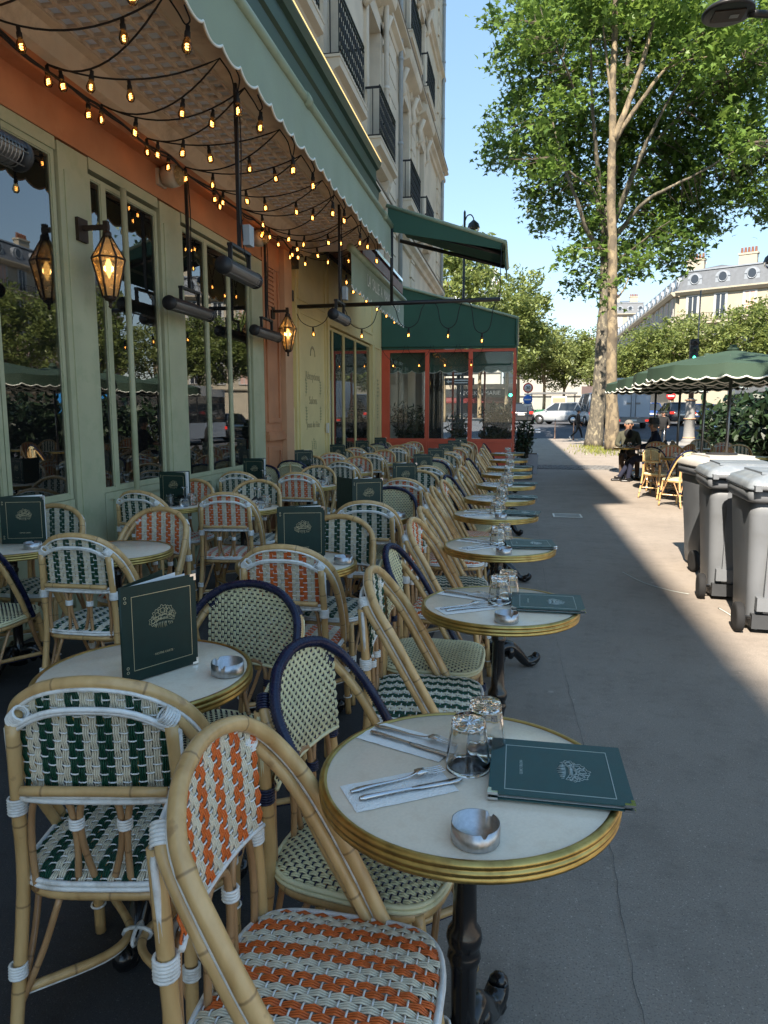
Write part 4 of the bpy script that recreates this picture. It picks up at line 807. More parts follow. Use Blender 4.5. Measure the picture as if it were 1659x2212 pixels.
def ashtray_mesh():
    m_ = MB(); seg = 60; t = np.arange(seg)*2*PI/seg; V = []; F = []
    def zt(k): return .028 if (k % 20) in (0,1) else .036
    for k in range(seg):
        c, s = math.cos(t[k]), math.sin(t[k])
        for r,z in ((.044,.001),(.0455,.004),(.0455,zt(k)),(.0435,zt(k)),(.0435,.004),(.0,.004)): V.append((r*c,r*s,z))
    for k in range(seg):
        for j in range(5): a = k*6+j; b = ((k+1)%seg)*6+j; F.append((a,b,b+1,a+1))
    m_.add(V,F,flat=False); return m_.mesh([M['steel_brushed']],'ashtray')
FORK, KNIFE, NAPKIN, TUMBLER, WINE, ASHTRAY = fork_mesh(), knife_mesh(), napkin_mesh(), tumbler_mesh(), wine_mesh(), ashtray_mesh()
MW, MH = .232, .265
def crest_mesh(mt):
    m_ = MB(); rt = .0007
    def line(P, r=rt): m_.tube([(p[0],-.0,p[1]) for p in P], r, 4)
    for (cx, cz, r_) in ((-.030,-.004,.012),(-.017,.012,.014),(0,.022,.014),(.018,.018,.013),(.030,.005,.010)):
        line([(cx+r_*(1+.18*math.cos(7*t))*math.cos(t), cz+r_*(1+.18*math.cos(7*t))*math.sin(t)) for t in np.linspace(0,2*PI,36)])
        line([(cx+r_*.5*(1+.25*math.cos(5*t))*math.cos(t), cz+r_*.5*(1+.25*math.cos(5*t))*math.sin(t)) for t in np.linspace(0,2*PI,24)])
    for dz in (0,.011): line([(x, -.012+dz+.010*math.cos(x*45)) for x in np.linspace(-.035,.035,14)])
    line([(-.035,-.012),(-.035,-.001)]); line([(.035,-.012),(.035,-.001)])
    for k in range(7): x = -.014+k*.0047; line([(x,-.005),(x+.001,.003)], .0009)
    for k in range(14):
        x = -.030+k*.0046; line([(x,-.016+.006*math.cos(x*45)),(x+random.uniform(-.006,.006),-.028+.25*abs(x))])
    return m_.mesh([mt],'crest')
def ang_box(m_, x0,x1,y0,y1,z0,z1): m_.b2(x0,x1,y0,y1,z0,z1)
def cover_mesh(mt): m_ = MB(); m_.b2(0,MW,-.0022,.0,0,MH); return m_.mesh([mt],'cover')
def corners_mesh():
    m_ = MB()
    m_.b2(MW-.018,MW+.0012,-.0034,.0012,-.001,.006); m_.b2(MW-.006,MW+.0012,-.0034,.0012,.006,.018)
    return m_.mesh([M['chrome']],'corner_guard')
def border_mesh(mt):
    m_ = MB(); a, b, c, d = .03, MW-.018, .03, MH-.03
    for (x0,x1,z0,z1) in ((a,b,c,c+.0014),(a,b,d-.0014,d),(a,a+.0014,c,d),(b-.0014,b,c,d)): m_.b2(x0,x1,-.0030,-.0021,z0,z1)
    return m_.mesh([mt],'border_line')
CT = text_mesh('· NOTRE CARTE ·', .0085, M['gold_ink'], .0003); CT2 = text_mesh('· NOTRE CARTE ·', .0085, M['silver_ink'], .0003)
MEN = {k: dict(cover=cover_mesh(M[a]), border=border_mesh(M[b]), crest=crest_mesh(M[b]), txt=c) for k,a,b,c in (('green','menu_green','gold_ink',CT),('blue','menu_sky_sheen','silver_ink',CT2))}
CORN = corners_mesh(); PAGES = MB().b2(.004,MW-.006,.0006,.0016,.004,MH-.006).mesh([M['paper']],'page')
EYE = MB(); [EYE.tube([(.012+.0035*math.cos(t),-.003,z+.0035*math.sin(t)) for t in np.linspace(0,2*PI,11)[:-1]], .0009, 4, closed=True) for z in (.030,.042,MH-.030,MH-.042)]; EYE = EYE.mesh([M['gold_ink']],'eyelet')
def menu_leaf(root, kind, rz, front=True):
    c = put('cover', MEN[kind]['cover'], root, (0,0,0), (0,0,rz))
    put('corner_guard', CORN, c); put('corner_guard', CORN, c, (0,-.0022,MH), (PI,0,0))
    if front:
        put('border_line', MEN[kind]['border'], c); put('crest', MEN[kind]['crest'], c, (MW*.53,-.0026,MH*.60)); put('lettering', MEN[kind]['txt'], c, (MW*.53,-.0024,MH*.23), (R(90),0,0)); put('eyelet', EYE, c)
    return c
def menu_standing(x, y, rz, label, group, open_=35, z=ZT+.0035):
    """open booklet standing on its lower edge; the spine is at the origin"""
    t = thing('menu', label, 'menu', (x,y,z), rz, group)
    menu_leaf(t, 'green', 0); b = put('back_cover', MEN['green']['cover'], t, (0,.004,0), (0,0,R(open_)))
    put('page', PAGES, t, (0,.001,.002), (0,0,R(open_*.30))); put('page', PAGES, t, (0,.002,.002), (0,0,R(open_*.6)))
    m_ = MB(); m_.tube([(0,.0012,0),(0,.0012,MH)], .0036, 8); m_.build('spine', M['menu_green'], t); return t
def menu_flat(x, y, rz, label, group):
    """closed booklet lying flat, cover up; rz turns its top edge"""
    t = thing('menu', label, 'menu', (x,y,ZT+.0035), rz, group)
    pv = empty('booklet', (0,0,0), 0, t)
    # lie down: local z (height) -> +y, local -y (outside) -> up
    for nm, zz in (('cover',.0125),('back_cover',.0025)):
        c = put(nm, MEN['blue']['cover'], t, (-MW/2,-MH/2,zz), (R(-90),0,0)); put('corner_guard', CORN, c); put('corner_guard', CORN, c, (0,-.0022,MH), (PI,0,0))
        if nm == 'cover':
            put('border_line', MEN['blue']['border'], c); put('crest', MEN['blue']['crest'], c, (MW*.53,-.0026,MH*.60)); put('lettering', MEN['blue']['txt'], c, (MW*.53,-.0024,MH*.23), (R(90),0,0))
    bpy.data.objects.remove(pv)
    put('page', PAGES, t, (-MW/2,-MH/2,.006), (R(-90),0,0))
    m_ = MB(); m_.tube([(-MW/2,-MH/2,.0065),(-MW/2,MH/2,.0065)], .0064, 8); m_.build('spine', M['menu_sky_sheen'], t); return t
# ------------------------------------------------------------------ street-side row
ST = [(-.085,1.36),(-.055,2.68),(-.09,3.93),(-.15,5.2),(-.15,6.22),(-.12,7.45),(-.13,8.8),(-.11,9.95),(-.15,11.6),(-.2,13.6)]
SK = [('orange','navy'),('green','navy'),('orange','green'),('orange','green'),('orange','navy'),('green','orange'),('orange','navy'),('green','orange'),('orange','green'),('orange','navy')]
GC = 'bistro chairs facing the pavement'
for i, ((x,y),(k0,k1)) in enumerate(zip(ST,SK)):
    o = ORD[i]+' kerbside table' if i else 'nearest kerbside table'
    table(x, y, f'round cream table with brass rim, {ORD[i]} in the row along the pavement', 'kerbside tables', 1. if i < 2 else 1.03, .9+i*.7)
    j = (lambda s: random.uniform(-s,s)) if i > 1 else (lambda s: 0)
    dy0, dy1 = (-.285,.185) if i == 0 else (-.24,.215) if i == 1 else (-.27+j(.02),.22+j(.02)); dx = -.228 if i == 0 else -.25+j(.03)
    chair(k0, x+dx, y+dy0, 3+j(8) if i else -1, DESC[k0]+f', nearer of two at the {o}', GC)
    chair(k1, x+dx-(.0 if i == 0 else .02), y+dy1, -9 if i == 0 else -1+j(8), DESC[k1]+f', farther of two at the {o}', GC)
    rz = R(j(9)); 
    menu_flat(x+.178+j(.02), y+.02+j(.02), R(-90)+rz, f'closed green menu with painted sky sheen lying on the {o}', 'menus lying flat')
    c, s = math.cos(rz), math.sin(rz)
    for side,(px,py,a) in (('nearer',(-.125,-.085,32)),('farther',(-.14,.12,-22))):
        a += j(14); px += j(.016); py += j(.016); ca, sa = math.cos(R(a)), math.sin(R(a))
        tag(put('napkin', NAPKIN, None, (x+px,y+py,ZT+.0005+.0002), (0,0,R(a))), f'folded white paper napkin on the {o}, {side} place setting', 'napkin', 'paper napkins')
        for nm, me, off, dx_ in (('fork',FORK,.018,.0),('knife',KNIFE,-.020,.018)):
            tag(put(nm, me, None, (x+px-off*sa+dx_*ca, y+py+off*ca+dx_*sa, ZT+.0045), (0,0,R(a+(3 if nm == 'fork' else -2)))), f'steel {nm} on the napkin of the {o}, {side} place setting', nm, 'cutlery')
    for side,(px,py) in (('nearer',(.0,.025)),('farther',(.030,.118))):
        tag(put('tumbler', TUMBLER, None, (x+px+j(.012),y+py+j(.012),ZT+.001), (0,0,random.random()), 1.12), f'upturned faceted glass tumbler on the {o}, the {side} one', 'glass', 'upturned tumblers')
    tag(put('ashtray', ASHTRAY, None, (x+.03+j(.02),y-.225+j(.01),ZT+.001), (0,0,.9+j(1)), .92), f'round steel ashtray on the {o}', 'ashtray', 'steel ashtrays')
# ------------------------------------------------------------------ middle row
MT = [(-1.02,1.77),(-1.06,3.30),(-1.05,4.88),(-1.05,6.55),(-1.08,8.1),(-1.1,9.6),(-1.12,11.1),(-1.12,12.6),(-1.12,14.1)]
MK = [('green','navy'),('orange','green'),('green','navy'),('orange','green'),('green','navy'),('orange','green'),('green','orange'),('orange','green'),('green','orange')]
for i, ((x,y),(k0,k1)) in enumerate(zip(MT,MK)):
    o = ORD[i]+' middle row table'
    table(x, y, f'round cream table with brass rim, {ORD[i]} in the middle row', 'middle row tables', 1., .3+i)
    cx = .12 if i == 0 else .09
    chair(k0, x+cx, y-.29, 90+(10 if i == 0 else random.uniform(-8,8)), DESC[k0]+f', back to camera, {o}', 'chairs of the middle row')
    chair(k1, x+cx+.01, y+.20 if i == 0 else y+.24, 270+(-14 if i == 0 else random.uniform(-8,8)), DESC[k1]+f', facing camera, {o}', 'chairs of the middle row')
    if i == 0: menu_standing(-1.02,1.66, R(60), 'open dark green menu standing on the nearest table of the middle row', 'menus standing open', 30)
    else: menu_standing(x-.10, y+.02, R(random.uniform(15,40)), f'open dark green menu standing on the {o}', 'menus standing open', (30,30,100,70,50,60,40,60,50)[i])
    tag(put('ashtray', ASHTRAY, None, (x+.235,y+.03-.02*(i>0),ZT+.001), (0,0,.5+i)), f'round steel ashtray on the {o}', 'ashtray', 'steel ashtrays')
    if i in (2,3,4): tag(put('tumbler', TUMBLER, None, (x+.12,y-.1,ZT+.001)), f'upturned faceted glass tumbler on the {o}', 'glass', 'upturned tumblers')
# ------------------------------------------------------------------ paired tables along the windows
WT = [3.42,5.22,7.0,8.75,10.5,12.25,13.95]
WK = [(('navy','green'),('green','orange')),(('green','orange'),('orange','green')),(('green','orange'),('navy','green')),(('navy','green'),('green','orange')),(('orange','green'),('green','orange')),(('orange','green'),('green','orange')),(('navy','orange'),('green','orange'))]
for i, (y, K) in enumerate(zip(WT,WK)):
    for s_,(x, nm) in enumerate(((-2.74,'window-side'),(-2.11,'outer'))):
        o = f'{ORD[i]} {nm} table by the windows'
        table(x, y, f'round cream table with brass rim, {o}', 'tables along the windows', 1., i+s_)
        j = lambda a: random.uniform(-a,a)
        chair(K[0][s_], x+(.06 if i else .09)+j(.02), y-.33+j(.03), 90+j(9), DESC[K[0][s_]]+f', back to camera, {o}', 'chairs along the windows')
        chair(K[1][s_], x+j(.03), y+.24+j(.03), 270+j(9), DESC[K[1][s_]]+f', facing camera, {o}', 'chairs along the windows')
        if s_ == 0: menu_standing(x-.08, y+.03, R(8+j(15)), f'open dark green menu standing on the {o}', 'menus standing open', random.choice((35,60)))
        if i == 0 and s_ == 0: tag(put('ashtray', ASHTRAY, None, (x+.17,y-.05,ZT+.001)), f'round steel ashtray on the {o}', 'ashtray', 'steel ashtrays')
        if i >= 1:
            for q,(px,py,w_) in enumerate(((.10,.10,1),(.16,.04,1),(.17,.15,0),(.03,.06,0))):
                tag(put('wine_glass' if w_ else 'tumbler', WINE if w_ else TUMBLER, None, (x+px,y+py-.08,ZT+.001)), f'upturned {"wine glass" if w_ else "tumbler"}, {("left","middle","right","front")[q]} of cluster, {o}', 'glass', 'upturned glasses by the windows')
            tag(put('napkin', NAPKIN, None, (x+.12,y-.17,ZT+.0007), (0,0,R(65+j(10)))), f'folded white napkin with cutlery on the {o}', 'napkin', 'paper napkins')
            tag(put('fork', FORK, None, (x+.125,y-.17,ZT+.0045), (0,0,R(65))), f'steel fork on the napkin of the {o}', 'fork', 'cutlery')
# ------------------------------------------------------------------ wall lanterns
def lantern(label, y, z):
    t = thing('wall_lantern', label, 'lantern', (XF+.03, y, z)); t.scale = (.82,.82,.82)
    m_ = MB(); m_.b2(0,.03,-.07,.07,.17,.36); m_.build('back_plate', M['lantern_metal'], t)
    m_ = MB(); m_.b2(.03,.27,-.018,.018,.262,.30); m_.b2(.225,.265,-.02,.02,.24,.33); m_.build('arm', M['lantern_metal'], t)
    c = np.array([.25,0,0]); A = [PI/6+k*PI/3 for k in range(6)]
    def ring(r, z): return [c+np.array([r*math.cos(a), r*math.sin(a), z]) for a in A]
    r0, r1, r2, r3 = ring(.058,-.30), ring(.135,.02), ring(.03,.205), ring(.135,.045)
    m_ = MB()
    for k in range(6):
        j = (k+1) % 6
        for a, b in ((r0[k],r1[k]),(r1[k],r2[k]),(r1[k],r1[j]),(r0[k],r0[j])): m_.tube([a,b], .0085, 6)
    m_.lathe([(.045,.19),(.04,.235),(.02,.25)],6,c); m_.lathe([(.06,-.30),(.05,-.325),(.02,-.335),(.014,-.365),(.02,-.38),(.004,-.395)],6,c); m_.build('cage', M['lantern_metal'], t)
    for k in range(6):
        j = (k+1) % 6
        for lo, hi in ((r0,r1),(r1,r2)): m_ = MB(); m_.quad(lo[k],lo[j],hi[j],hi[k]); m_.build('pane', M['lantern_glass'], t, smooth=False)
    m_ = MB(); m_.lathe([(.004,-.14),(.024,-.09),(.03,-.05),(.022,-.01),(.01,.02)],12,c); m_.build('bulb', M['lantern_glow'], t)
    li = bpy.data.lights.new('lantern_light','POINT'); li.energy = 1.6; li.color = (1,.62,.22); li.shadow_soft_size = .03
    lo = bpy.data.objects.new('lantern_light', li); lo.location = (.25,0,-.06); lo.parent = t; link(lo); return t
lantern('six sided amber wall lantern on the green pilaster by the tables', 4.74, 2.52)
lantern('six sided amber wall lantern on the orange pier', 8.72, 2.50)
# ------------------------------------------------------------------ tube heaters on drop poles
VT = text_mesh('veito', .04, M['chrome'], .0004)
def heater(x, y, z, ztop, label, tilt=-35, box=True, L=.56):
    t = thing('tube_heater', label, 'heater', (x, y, 0))
    m_ = MB(); m_.b2(-.012,.012,-.012,.012,z+.17,ztop); m_.build('drop_pole', M['black_metal'], t)
    m_ = MB(); P = bez([(.02,.0,ztop-.05),(.028,.01,ztop-.4),(.02,.0,ztop-.8),(.02,.03,z+.2),(.01,.12,z+.1)],6); m_.tube(P, .005, 5); m_.build('flex', M['black_rubber'], t)
    m_ = MB(); m_.b2(-.02,.02,-.18,.18,z+.155,z+.175); m_.b2(-.015,.015,-.18,-.165,z+.045,z+.155); m_.b2(-.015,.015,.165,.18,z+.045,z+.155); m_.build('bracket', M['black_metal'], t)
    b = empty('heater_body', (0,0,z), 0, t); b.rotation_euler = (0, R(tilt), 0)
    n = 14; prof = [(.058*math.cos(a), .058*math.sin(a)) for a in np.linspace(R(-20),R(200),n)]
    m_ = MB(); inner = [(x_*.93,z_*.93) for x_,z_ in prof][::-1]; m_.prism(prof+inner, 1, -L/2, L/2); m_.build('casing', M['black_plastic'], b)
    m_ = MB(); m_.prism([(.054*math.cos(a),.035*math.sin(a)) for a in np.linspace(R(180),R(360),10)], 1, -L/2+.02, L/2-.02); m_.build('reflector', M['heater_mesh'], b)
    m_ = MB()
    for k in range(26):
        y_ = -L/2+.03+k*(L-.06)/25; P = [(.057*math.cos(a), y_, .057*math.sin(a)) for a in np.linspace(R(190),R(350),9)]; m_.tube(P, .0022, 4)
    for a in (R(215),R(270),R(325)): m_.tube([(.057*math.cos(a),-L/2,.057*math.sin(a)),(.057*math.cos(a),L/2,.057*math.sin(a))], .003, 4)
    o = m_.build('guard', M['heater_mesh'], b); o['kind'] = 'stuff'
    for s_ in (-1,1): m_ = MB(); m_.lathe([(.0,0),(.060,0),(.062,.012),(.060,.03)],24,(0,s_*(L/2+.015)-.015,0),axis=1); m_.build('end_cap', M['black_plastic'], b)
    put('badge', VT, b, (0,-L/2-.0165,0), (R(90),0,0))
    if box: m_ = MB(); m_.b2(.02,.07,.02,.11,z+.20,z+.34); m_.build('junction_box', M['grey_pipe'], t)
    return t
heater(-2.0,2.40,2.48,3.74,'black tube heater at the near left edge above the first tables')
heater(-2.0,5.02,2.46,3.74,'black tube heater on a drop pole in front of the middle windows')
heater(-2.0,7.95,2.53,3.74,'black tube heater on a drop pole just below the black rail')
heater(-2.90,6.08,2.38,3.56,'black tube heater hung close to the windows beside the second pilaster', box=False, L=.75)
heater(-2.90,8.05,2.38,3.56,'black tube heater hung close to the orange pier', box=False, L=.75)
# ------------------------------------------------------------------ string lights
BG = MB().lathe([(.003,-.078),(.018,-.074),(.0285,-.055),(.029,-.042),(.022,-.018),(.0135,0)],14,cap=False).mesh([M['bulb_glass']],'bulb')
BF = MB(); BF.tube([(.010*math.cos(t),.010*math.sin(t)*.6,-.060+.034*t/(2*PI*2.5)) for t in np.linspace(0,2*PI*2.5,26)], .0032, 5); BF = BF.mesh([M['filament']],'filament')
BS = MB().lathe([(.0135,.0),(.0175,.004),(.0165,.03),(.0125,.036),(.0125,.06),(.006,.064)],10).mesh([M['black_rubber']],'socket')
def bulb(parent, p, tilt=0., sc=1.):
    b = put('bulb', BG, parent, (p[0],p[1],p[2]-.062*sc), (random.uniform(-.1,.1)+tilt*.3,tilt,random.uniform(0,6)), sc*.92); put('filament', BF, b); put('socket', BS, b); return b
def sag(a, b, s, n=14):
    a, b = np.array(a,float), np.array(b,float); t = np.linspace(0,1,n)[:,None]; P = a+(b-a)*t; P[:,2] -= s*4*t[:,0]*(1-t[:,0]); return P
y = 1.35; k = 0; WALLN = []
while y < 9.3:
    ya, yo, yb = y, y+.28+random.uniform(-.12,.12), y+.56+random.uniform(-.10,.10)
    a, o, b = (-2.885,ya,3.57), (-1.93,yo,3.70), (-2.885,yb,3.57)
    t = thing('string_light', f'swagged flex of filament bulbs under the lattice ceiling, {ORD[k]} swag from the camera' if k < 20 else '', 'string lights', (0,0,0), 0, 'bulb swags under the canopy')
    P1, P2 = sag(a,o,random.uniform(.06,.17)), sag(o,b,random.uniform(.08,.20)); m_ = MB(); m_.tube(np.vstack([P1,P2[1:]]), .006, 5)
    lp = bez([o,(o[0]+.06,o[1]+.02,o[2]-.09),(o[0]+.08,o[1]+.06,o[2]-.13-.06*(k%2)),(o[0]+.09,o[1]+.1,o[2]-.09),(o[0]+.05,o[1]+.12,o[2])],4); m_.tube(lp, .005, 5); m_.build('flex', M['black_rubber'], t)
    for q in ((.12,.52) if k % 2 else (.30,.80)): bulb(t, P1[int(q*13)], .12)
    for q in ((.35,) if k % 2 else (.62,)): bulb(t, P2[int(q*13)], -.12)
    bulb(t, lp[len(lp)//2+1], 0., 1.12)
    bulb(t, b, .1)
    y = yb; k += 1
t = thing('wall_cable', 'thick black flex of bulbs running along the top of the orange beam', 'string lights', (0,0,0))
P = []
for q in np.arange(.9,9.5,.12): P.append((-2.875+.012*math.sin(q*9),q,3.555-.035*abs(math.sin(q*3.3))))
m_ = MB(); m_.tube(bez(P,3), .009, 6); m_.tube(bez([(p[0]+.014,p[1],p[2]-.02-.012*math.sin(p[1]*7)) for p in P],3), .007, 5); m_.build('flex', M['black_rubber'], t)
for q in range(4,len(P),9): bulb(t, P[q])
# loops under the black rail
t = thing('rail_bulb_loops', 'five looped bulbs hanging below the black rail', 'string lights', (0,9.8,0)); m_ = MB()
for (x,z,w) in ((-2.84,2.66,.30),(-2.15,2.62,.28),(-1.5,2.62,.22),(-.96,2.60,.18),(-.51,2.53,.18)):
    m_.tube(bez([(x-w,-.03,2.93),(x-w*.8,-.03,2.86),(x-w*.55,-.03,z+.07),(x,-.03,z),(x+w*.55,-.03,z+.07),(x+w*.8,-.03,2.86),(x+w,-.03,2.93)],6), .0055, 5); bulb(t,(x,-.03,z))
m_.build('flex', M['black_rubber'], t)
t = thing('awning_bulbs', 'row of bulbs hanging under the lettered awning valance', 'string lights', (0,0,0)); m_ = MB(); P = []
for q,yy in enumerate(np.linspace(9.0,13.0,11)): P += [(-2.2,yy,3.40),(-2.2,yy+.1,3.24-.05*(q%2)),(-2.2,yy+.2,3.40)]; bulb(t,(-2.2,yy+.1,3.22-.05*(q%2)))
m_.tube(bez(P,4), .005, 5); m_.build('flex', M['black_rubber'], t)
t = thing('terrace_bulbs', 'looped flex of bulbs hooked over the red terrace frame', 'string lights', (0,15.88,0)); m_ = MB()
for x in (-2.78,-2.2,-1.63,-1.05): m_.tube(bez([(x-.26,0,2.97),(x-.2,0,2.8),(x,0,2.64),(x+.2,0,2.8),(x+.26,0,2.97)],5), .005, 5); bulb(t,(x,0,2.63))
m_.build('flex', M['black_rubber'], t)
# ------------------------------------------------------------------ wheelie bins (origin: middle of the rear foot, back faces -y)
def wheelie_bin(x, y, rz, label, lid='grey'):
    t = thing('wheelie_bin', label, 'bin', (x, y, 0), rz, 'wheelie bins on the pavement')
    def loop(w, d, y0, z, r=.06, n=4):
        P = []
        for (sx, sy) in ((1,-1),(1,1),(-1,1),(-1,-1)):
            cx, cy_ = sx*(w/2-r), y0+(d/2)+sy*(d/2-r); a0 = {(1,-1):-90,(1,1):0,(-1,1):90,(-1,-1):180}[(sx,sy)]
            for k in range(n+1): a = R(a0+90*k/n); P.append((cx+r*math.cos(a), cy_+r*math.sin(a), z))
        return P
    def loft(levels, m_, cap=True):
        n = len(levels[0]); V = [p for L_ in levels for p in L_]; F = [(i*n+k, i*n+(k+1)%n, (i+1)*n+(k+1)%n, (i+1)*n+k) for i in range(len(levels)-1) for k in range(n)]
        if cap: F += [tuple(range(n-1,-1,-1)), tuple((len(levels)-1)*n+k for k in range(n))]
        m_.add(V, F)
    m_ = MB(); loft([loop(.44,.46,.12,.03),loop(.46,.49,.10,.10),loop(.475,.515,.085,.30),loop(.53,.63,.03,.80),loop(.535,.65,.02,.90)], m_)
    m_.build('body', M['bin_grey'], t)
    m_ = MB(); loft([loop(.55,.66,.0,.885),loop(.585,.72,-.02,.90),loop(.59,.73,-.025,.955),loop(.57,.71,-.015,.965)], m_); m_.build('rim', M['bin_grey'], t)
    m_ = MB()
    for s_ in (-.11,.11): m_.add([(s_-.035,.098,.14),(s_+.035,.098,.14),(s_+.035,.055,.14),(s_-.035,.055,.14),(s_-.035,.045,.86),(s_+.035,.045,.86),(s_+.035,.02,.86),(s_-.035,.02,.86)],[(0,1,5,4),(3,7,6,2),(0,4,7,3),(1,2,6,5),(4,5,6,7),(0,3,2,1)],flat=True)
    m_.b2(-.19,-.05,.03,.12,.16,.25); m_.b2(.05,.19,.03,.12,.16,.25); m_.build('back_ribs', M['bin_grey'], t)
    m_ = MB(); m_.b2(-.21,.21,.05,.20,.035,.13); m_.build('axle_housing', M['bin_dark'], t)
    m_ = MB(); m_.tube([(-.30,.10,.10),(.30,.10,.10)], .012, 8); m_.build('axle', M['steel'], t)
    for s_ in (-1,1):
        w = empty('wheel', (s_*.285,.10,.10), 0, t); m_ = MB(); m_.lathe([(.07,-.026),(.094,-.026),(.10,-.018),(.10,.018),(.094,.026),(.07,.026)],28,axis=0); m_.build('tyre', M['tyre'], w); m_ = MB(); m_.lathe([(.0,-.018),(.072,-.014),(.072,.014),(.0,.018)],20,axis=0,cap=False); m_.build('hub', M['bin_dark'], w)
    lm = M['bin_lid'] if lid == 'grey' else M['bin_white']
    m_ = MB(); loft([loop(.60,.76,-.03,.968),loop(.605,.765,-.032,.985),loop(.56,.70,.0,1.03,.08),loop(.42,.52,.09,1.065,.1)], m_); m_.b2(-.20,.20,.10,.60,1.062,1.078); m_.build('lid', lm, t)
    m_ = MB(); m_.tube([(-.24,-.055,.985),(.24,-.055,.985)], .016, 8)
    for s_ in (-.25,.25): m_.b2(s_-.02,s_+.02,-.07,.02,.965,1.0)
    m_.build('handle', M['bin_grey'], t)
    if lid != 'grey': m_ = MB(); m_.lathe([(.0,1.070),(.105,1.072),(.11,1.085),(.135,1.088),(.14,1.075),(.13,1.066)],32,(0,.36,.004)); m_.build('bottle_port', M['black_rubber'], t)
    else: m_ = MB(); m_.box((.19,.034,.66),(.10,.006,.30),M=Matrix.Rotation(-.11,3,'X')); m_.build('sticker', M['sign_white'], t)
    return t
wheelie_bin(1.765,4.90,R(-4),'grey wheelie bin nearest the camera at the right edge')
wheelie_bin(1.735,5.78,R(-5),'grey wheelie bin in the middle of the three bins')
wheelie_bin(1.93,6.85,R(6),'grey wheelie bin with white lid and round bottle port', 'white')
# ------------------------------------------------------------------ parasols
def parasol(x, y, label, r=1.22, z=2.02, rz=0.):
    t = thing('parasol', label, 'parasol', (x, y, 0), rz, 'green parasols on the kerb terrace')
    m_ = MB(); m_.tube([(0,0,.05),(0,0,z+.38)], .024, 10); m_.build('pole', M['pole_grey'], t)
    m_ = MB(); m_.lathe([(.26,0.),(.26,.05),(.05,.08),(.045,.28),(.03,.29)],20); m_.build('base', M['pole_grey'], t)
    N = 10; V = []; F = []; nr = 6; ns = 6
    def pt(a, f):
        seg = 2*PI/N; b = (a % seg)/seg; rr = r*(1-.0*b); c_ = math.cos(PI/N)/math.cos((b-.5)*seg); sg = 4*b*(1-b)
        R_ = rr*f*(c_*.35+.65); return (R_*math.cos(a), R_*math.sin(a), z+.16+.26*(1-f)**.9-.02*sg*f)
    na = N*ns
    for j in range(nr+1):
        for i in range(na): V.append(pt(2*PI*i/na, max(j/nr,.02)))
    for j in range(nr):
        for i in range(na): F.append((j*na+i,(j+1)*na+i,(j+1)*na+(i+1)%na,j*na+(i+1)%na))
    m_ = MB(); m_.add(V,F); m_.build('canopy', M['umbrella_green'], t)
    m_ = MB(); V = []; F = []; E_ = []; nb = N*18
    for i in range(nb):
        a = 2*PI*i/nb; p = np.array(pt(a,1.0)); ph = (a/(2*PI)*N*3) % 1; zb = -.17-.035*abs(math.sin(PI*ph)); w = 1+.012*math.sin(a*N*3*2)
        for k in range(4): q = k/3; V.append((p[0]*(1+.015*q*w), p[1]*(1+.015*q*w), p[2]+zb*q))
        E_.append(V[-1])
    for i in range(nb):
        for k in range(3): a_ = i*4+k; b_ = ((i+1)%nb)*4+k; F.append((a_,b_,b_+1,a_+1))
    m_.add(V,F,0); m_.tube(E_, .012, 5, m=1, closed=True); m_.build('valance', [M['umbrella_green'],M['trim_white']], t)
    for k in range(N):
        a = 2*PI*k/N; m_ = MB(); p = pt(a,.97); m_.tube([(0.03*math.cos(a),.03*math.sin(a),z+.39),(p[0],p[1],p[2]-.02)], .008, 5); m_.tube([(.03*math.cos(a),.03*math.sin(a),z+.12),(.5*r*math.cos(a),.5*r*math.sin(a),z+.30)], .007, 5); m_.build('rib', M['pole_grey'], t)
    m_ = MB(); m_.lathe([(.09,0),(.08,.03),(.05,.05),(.055,.075),(.0,.09)],14,(0,0,z+.41)); m_.build('finial', M['umbrella_green'], t); return t
UMB = [(3.14,11.7,'front green parasol with white piped scallops above the bins'),(3.15,13.25,'green parasol second from the bins, behind the front one'),(3.15,15.2,'green parasol third from the bins'),(3.08,17.4,'green parasol farthest from the bins, over the two seated men')]
for i,(x,y,l) in enumerate(UMB): parasol(x,y,l,1.2 if i < 3 else 1.1,2.0, rz=.2*i)
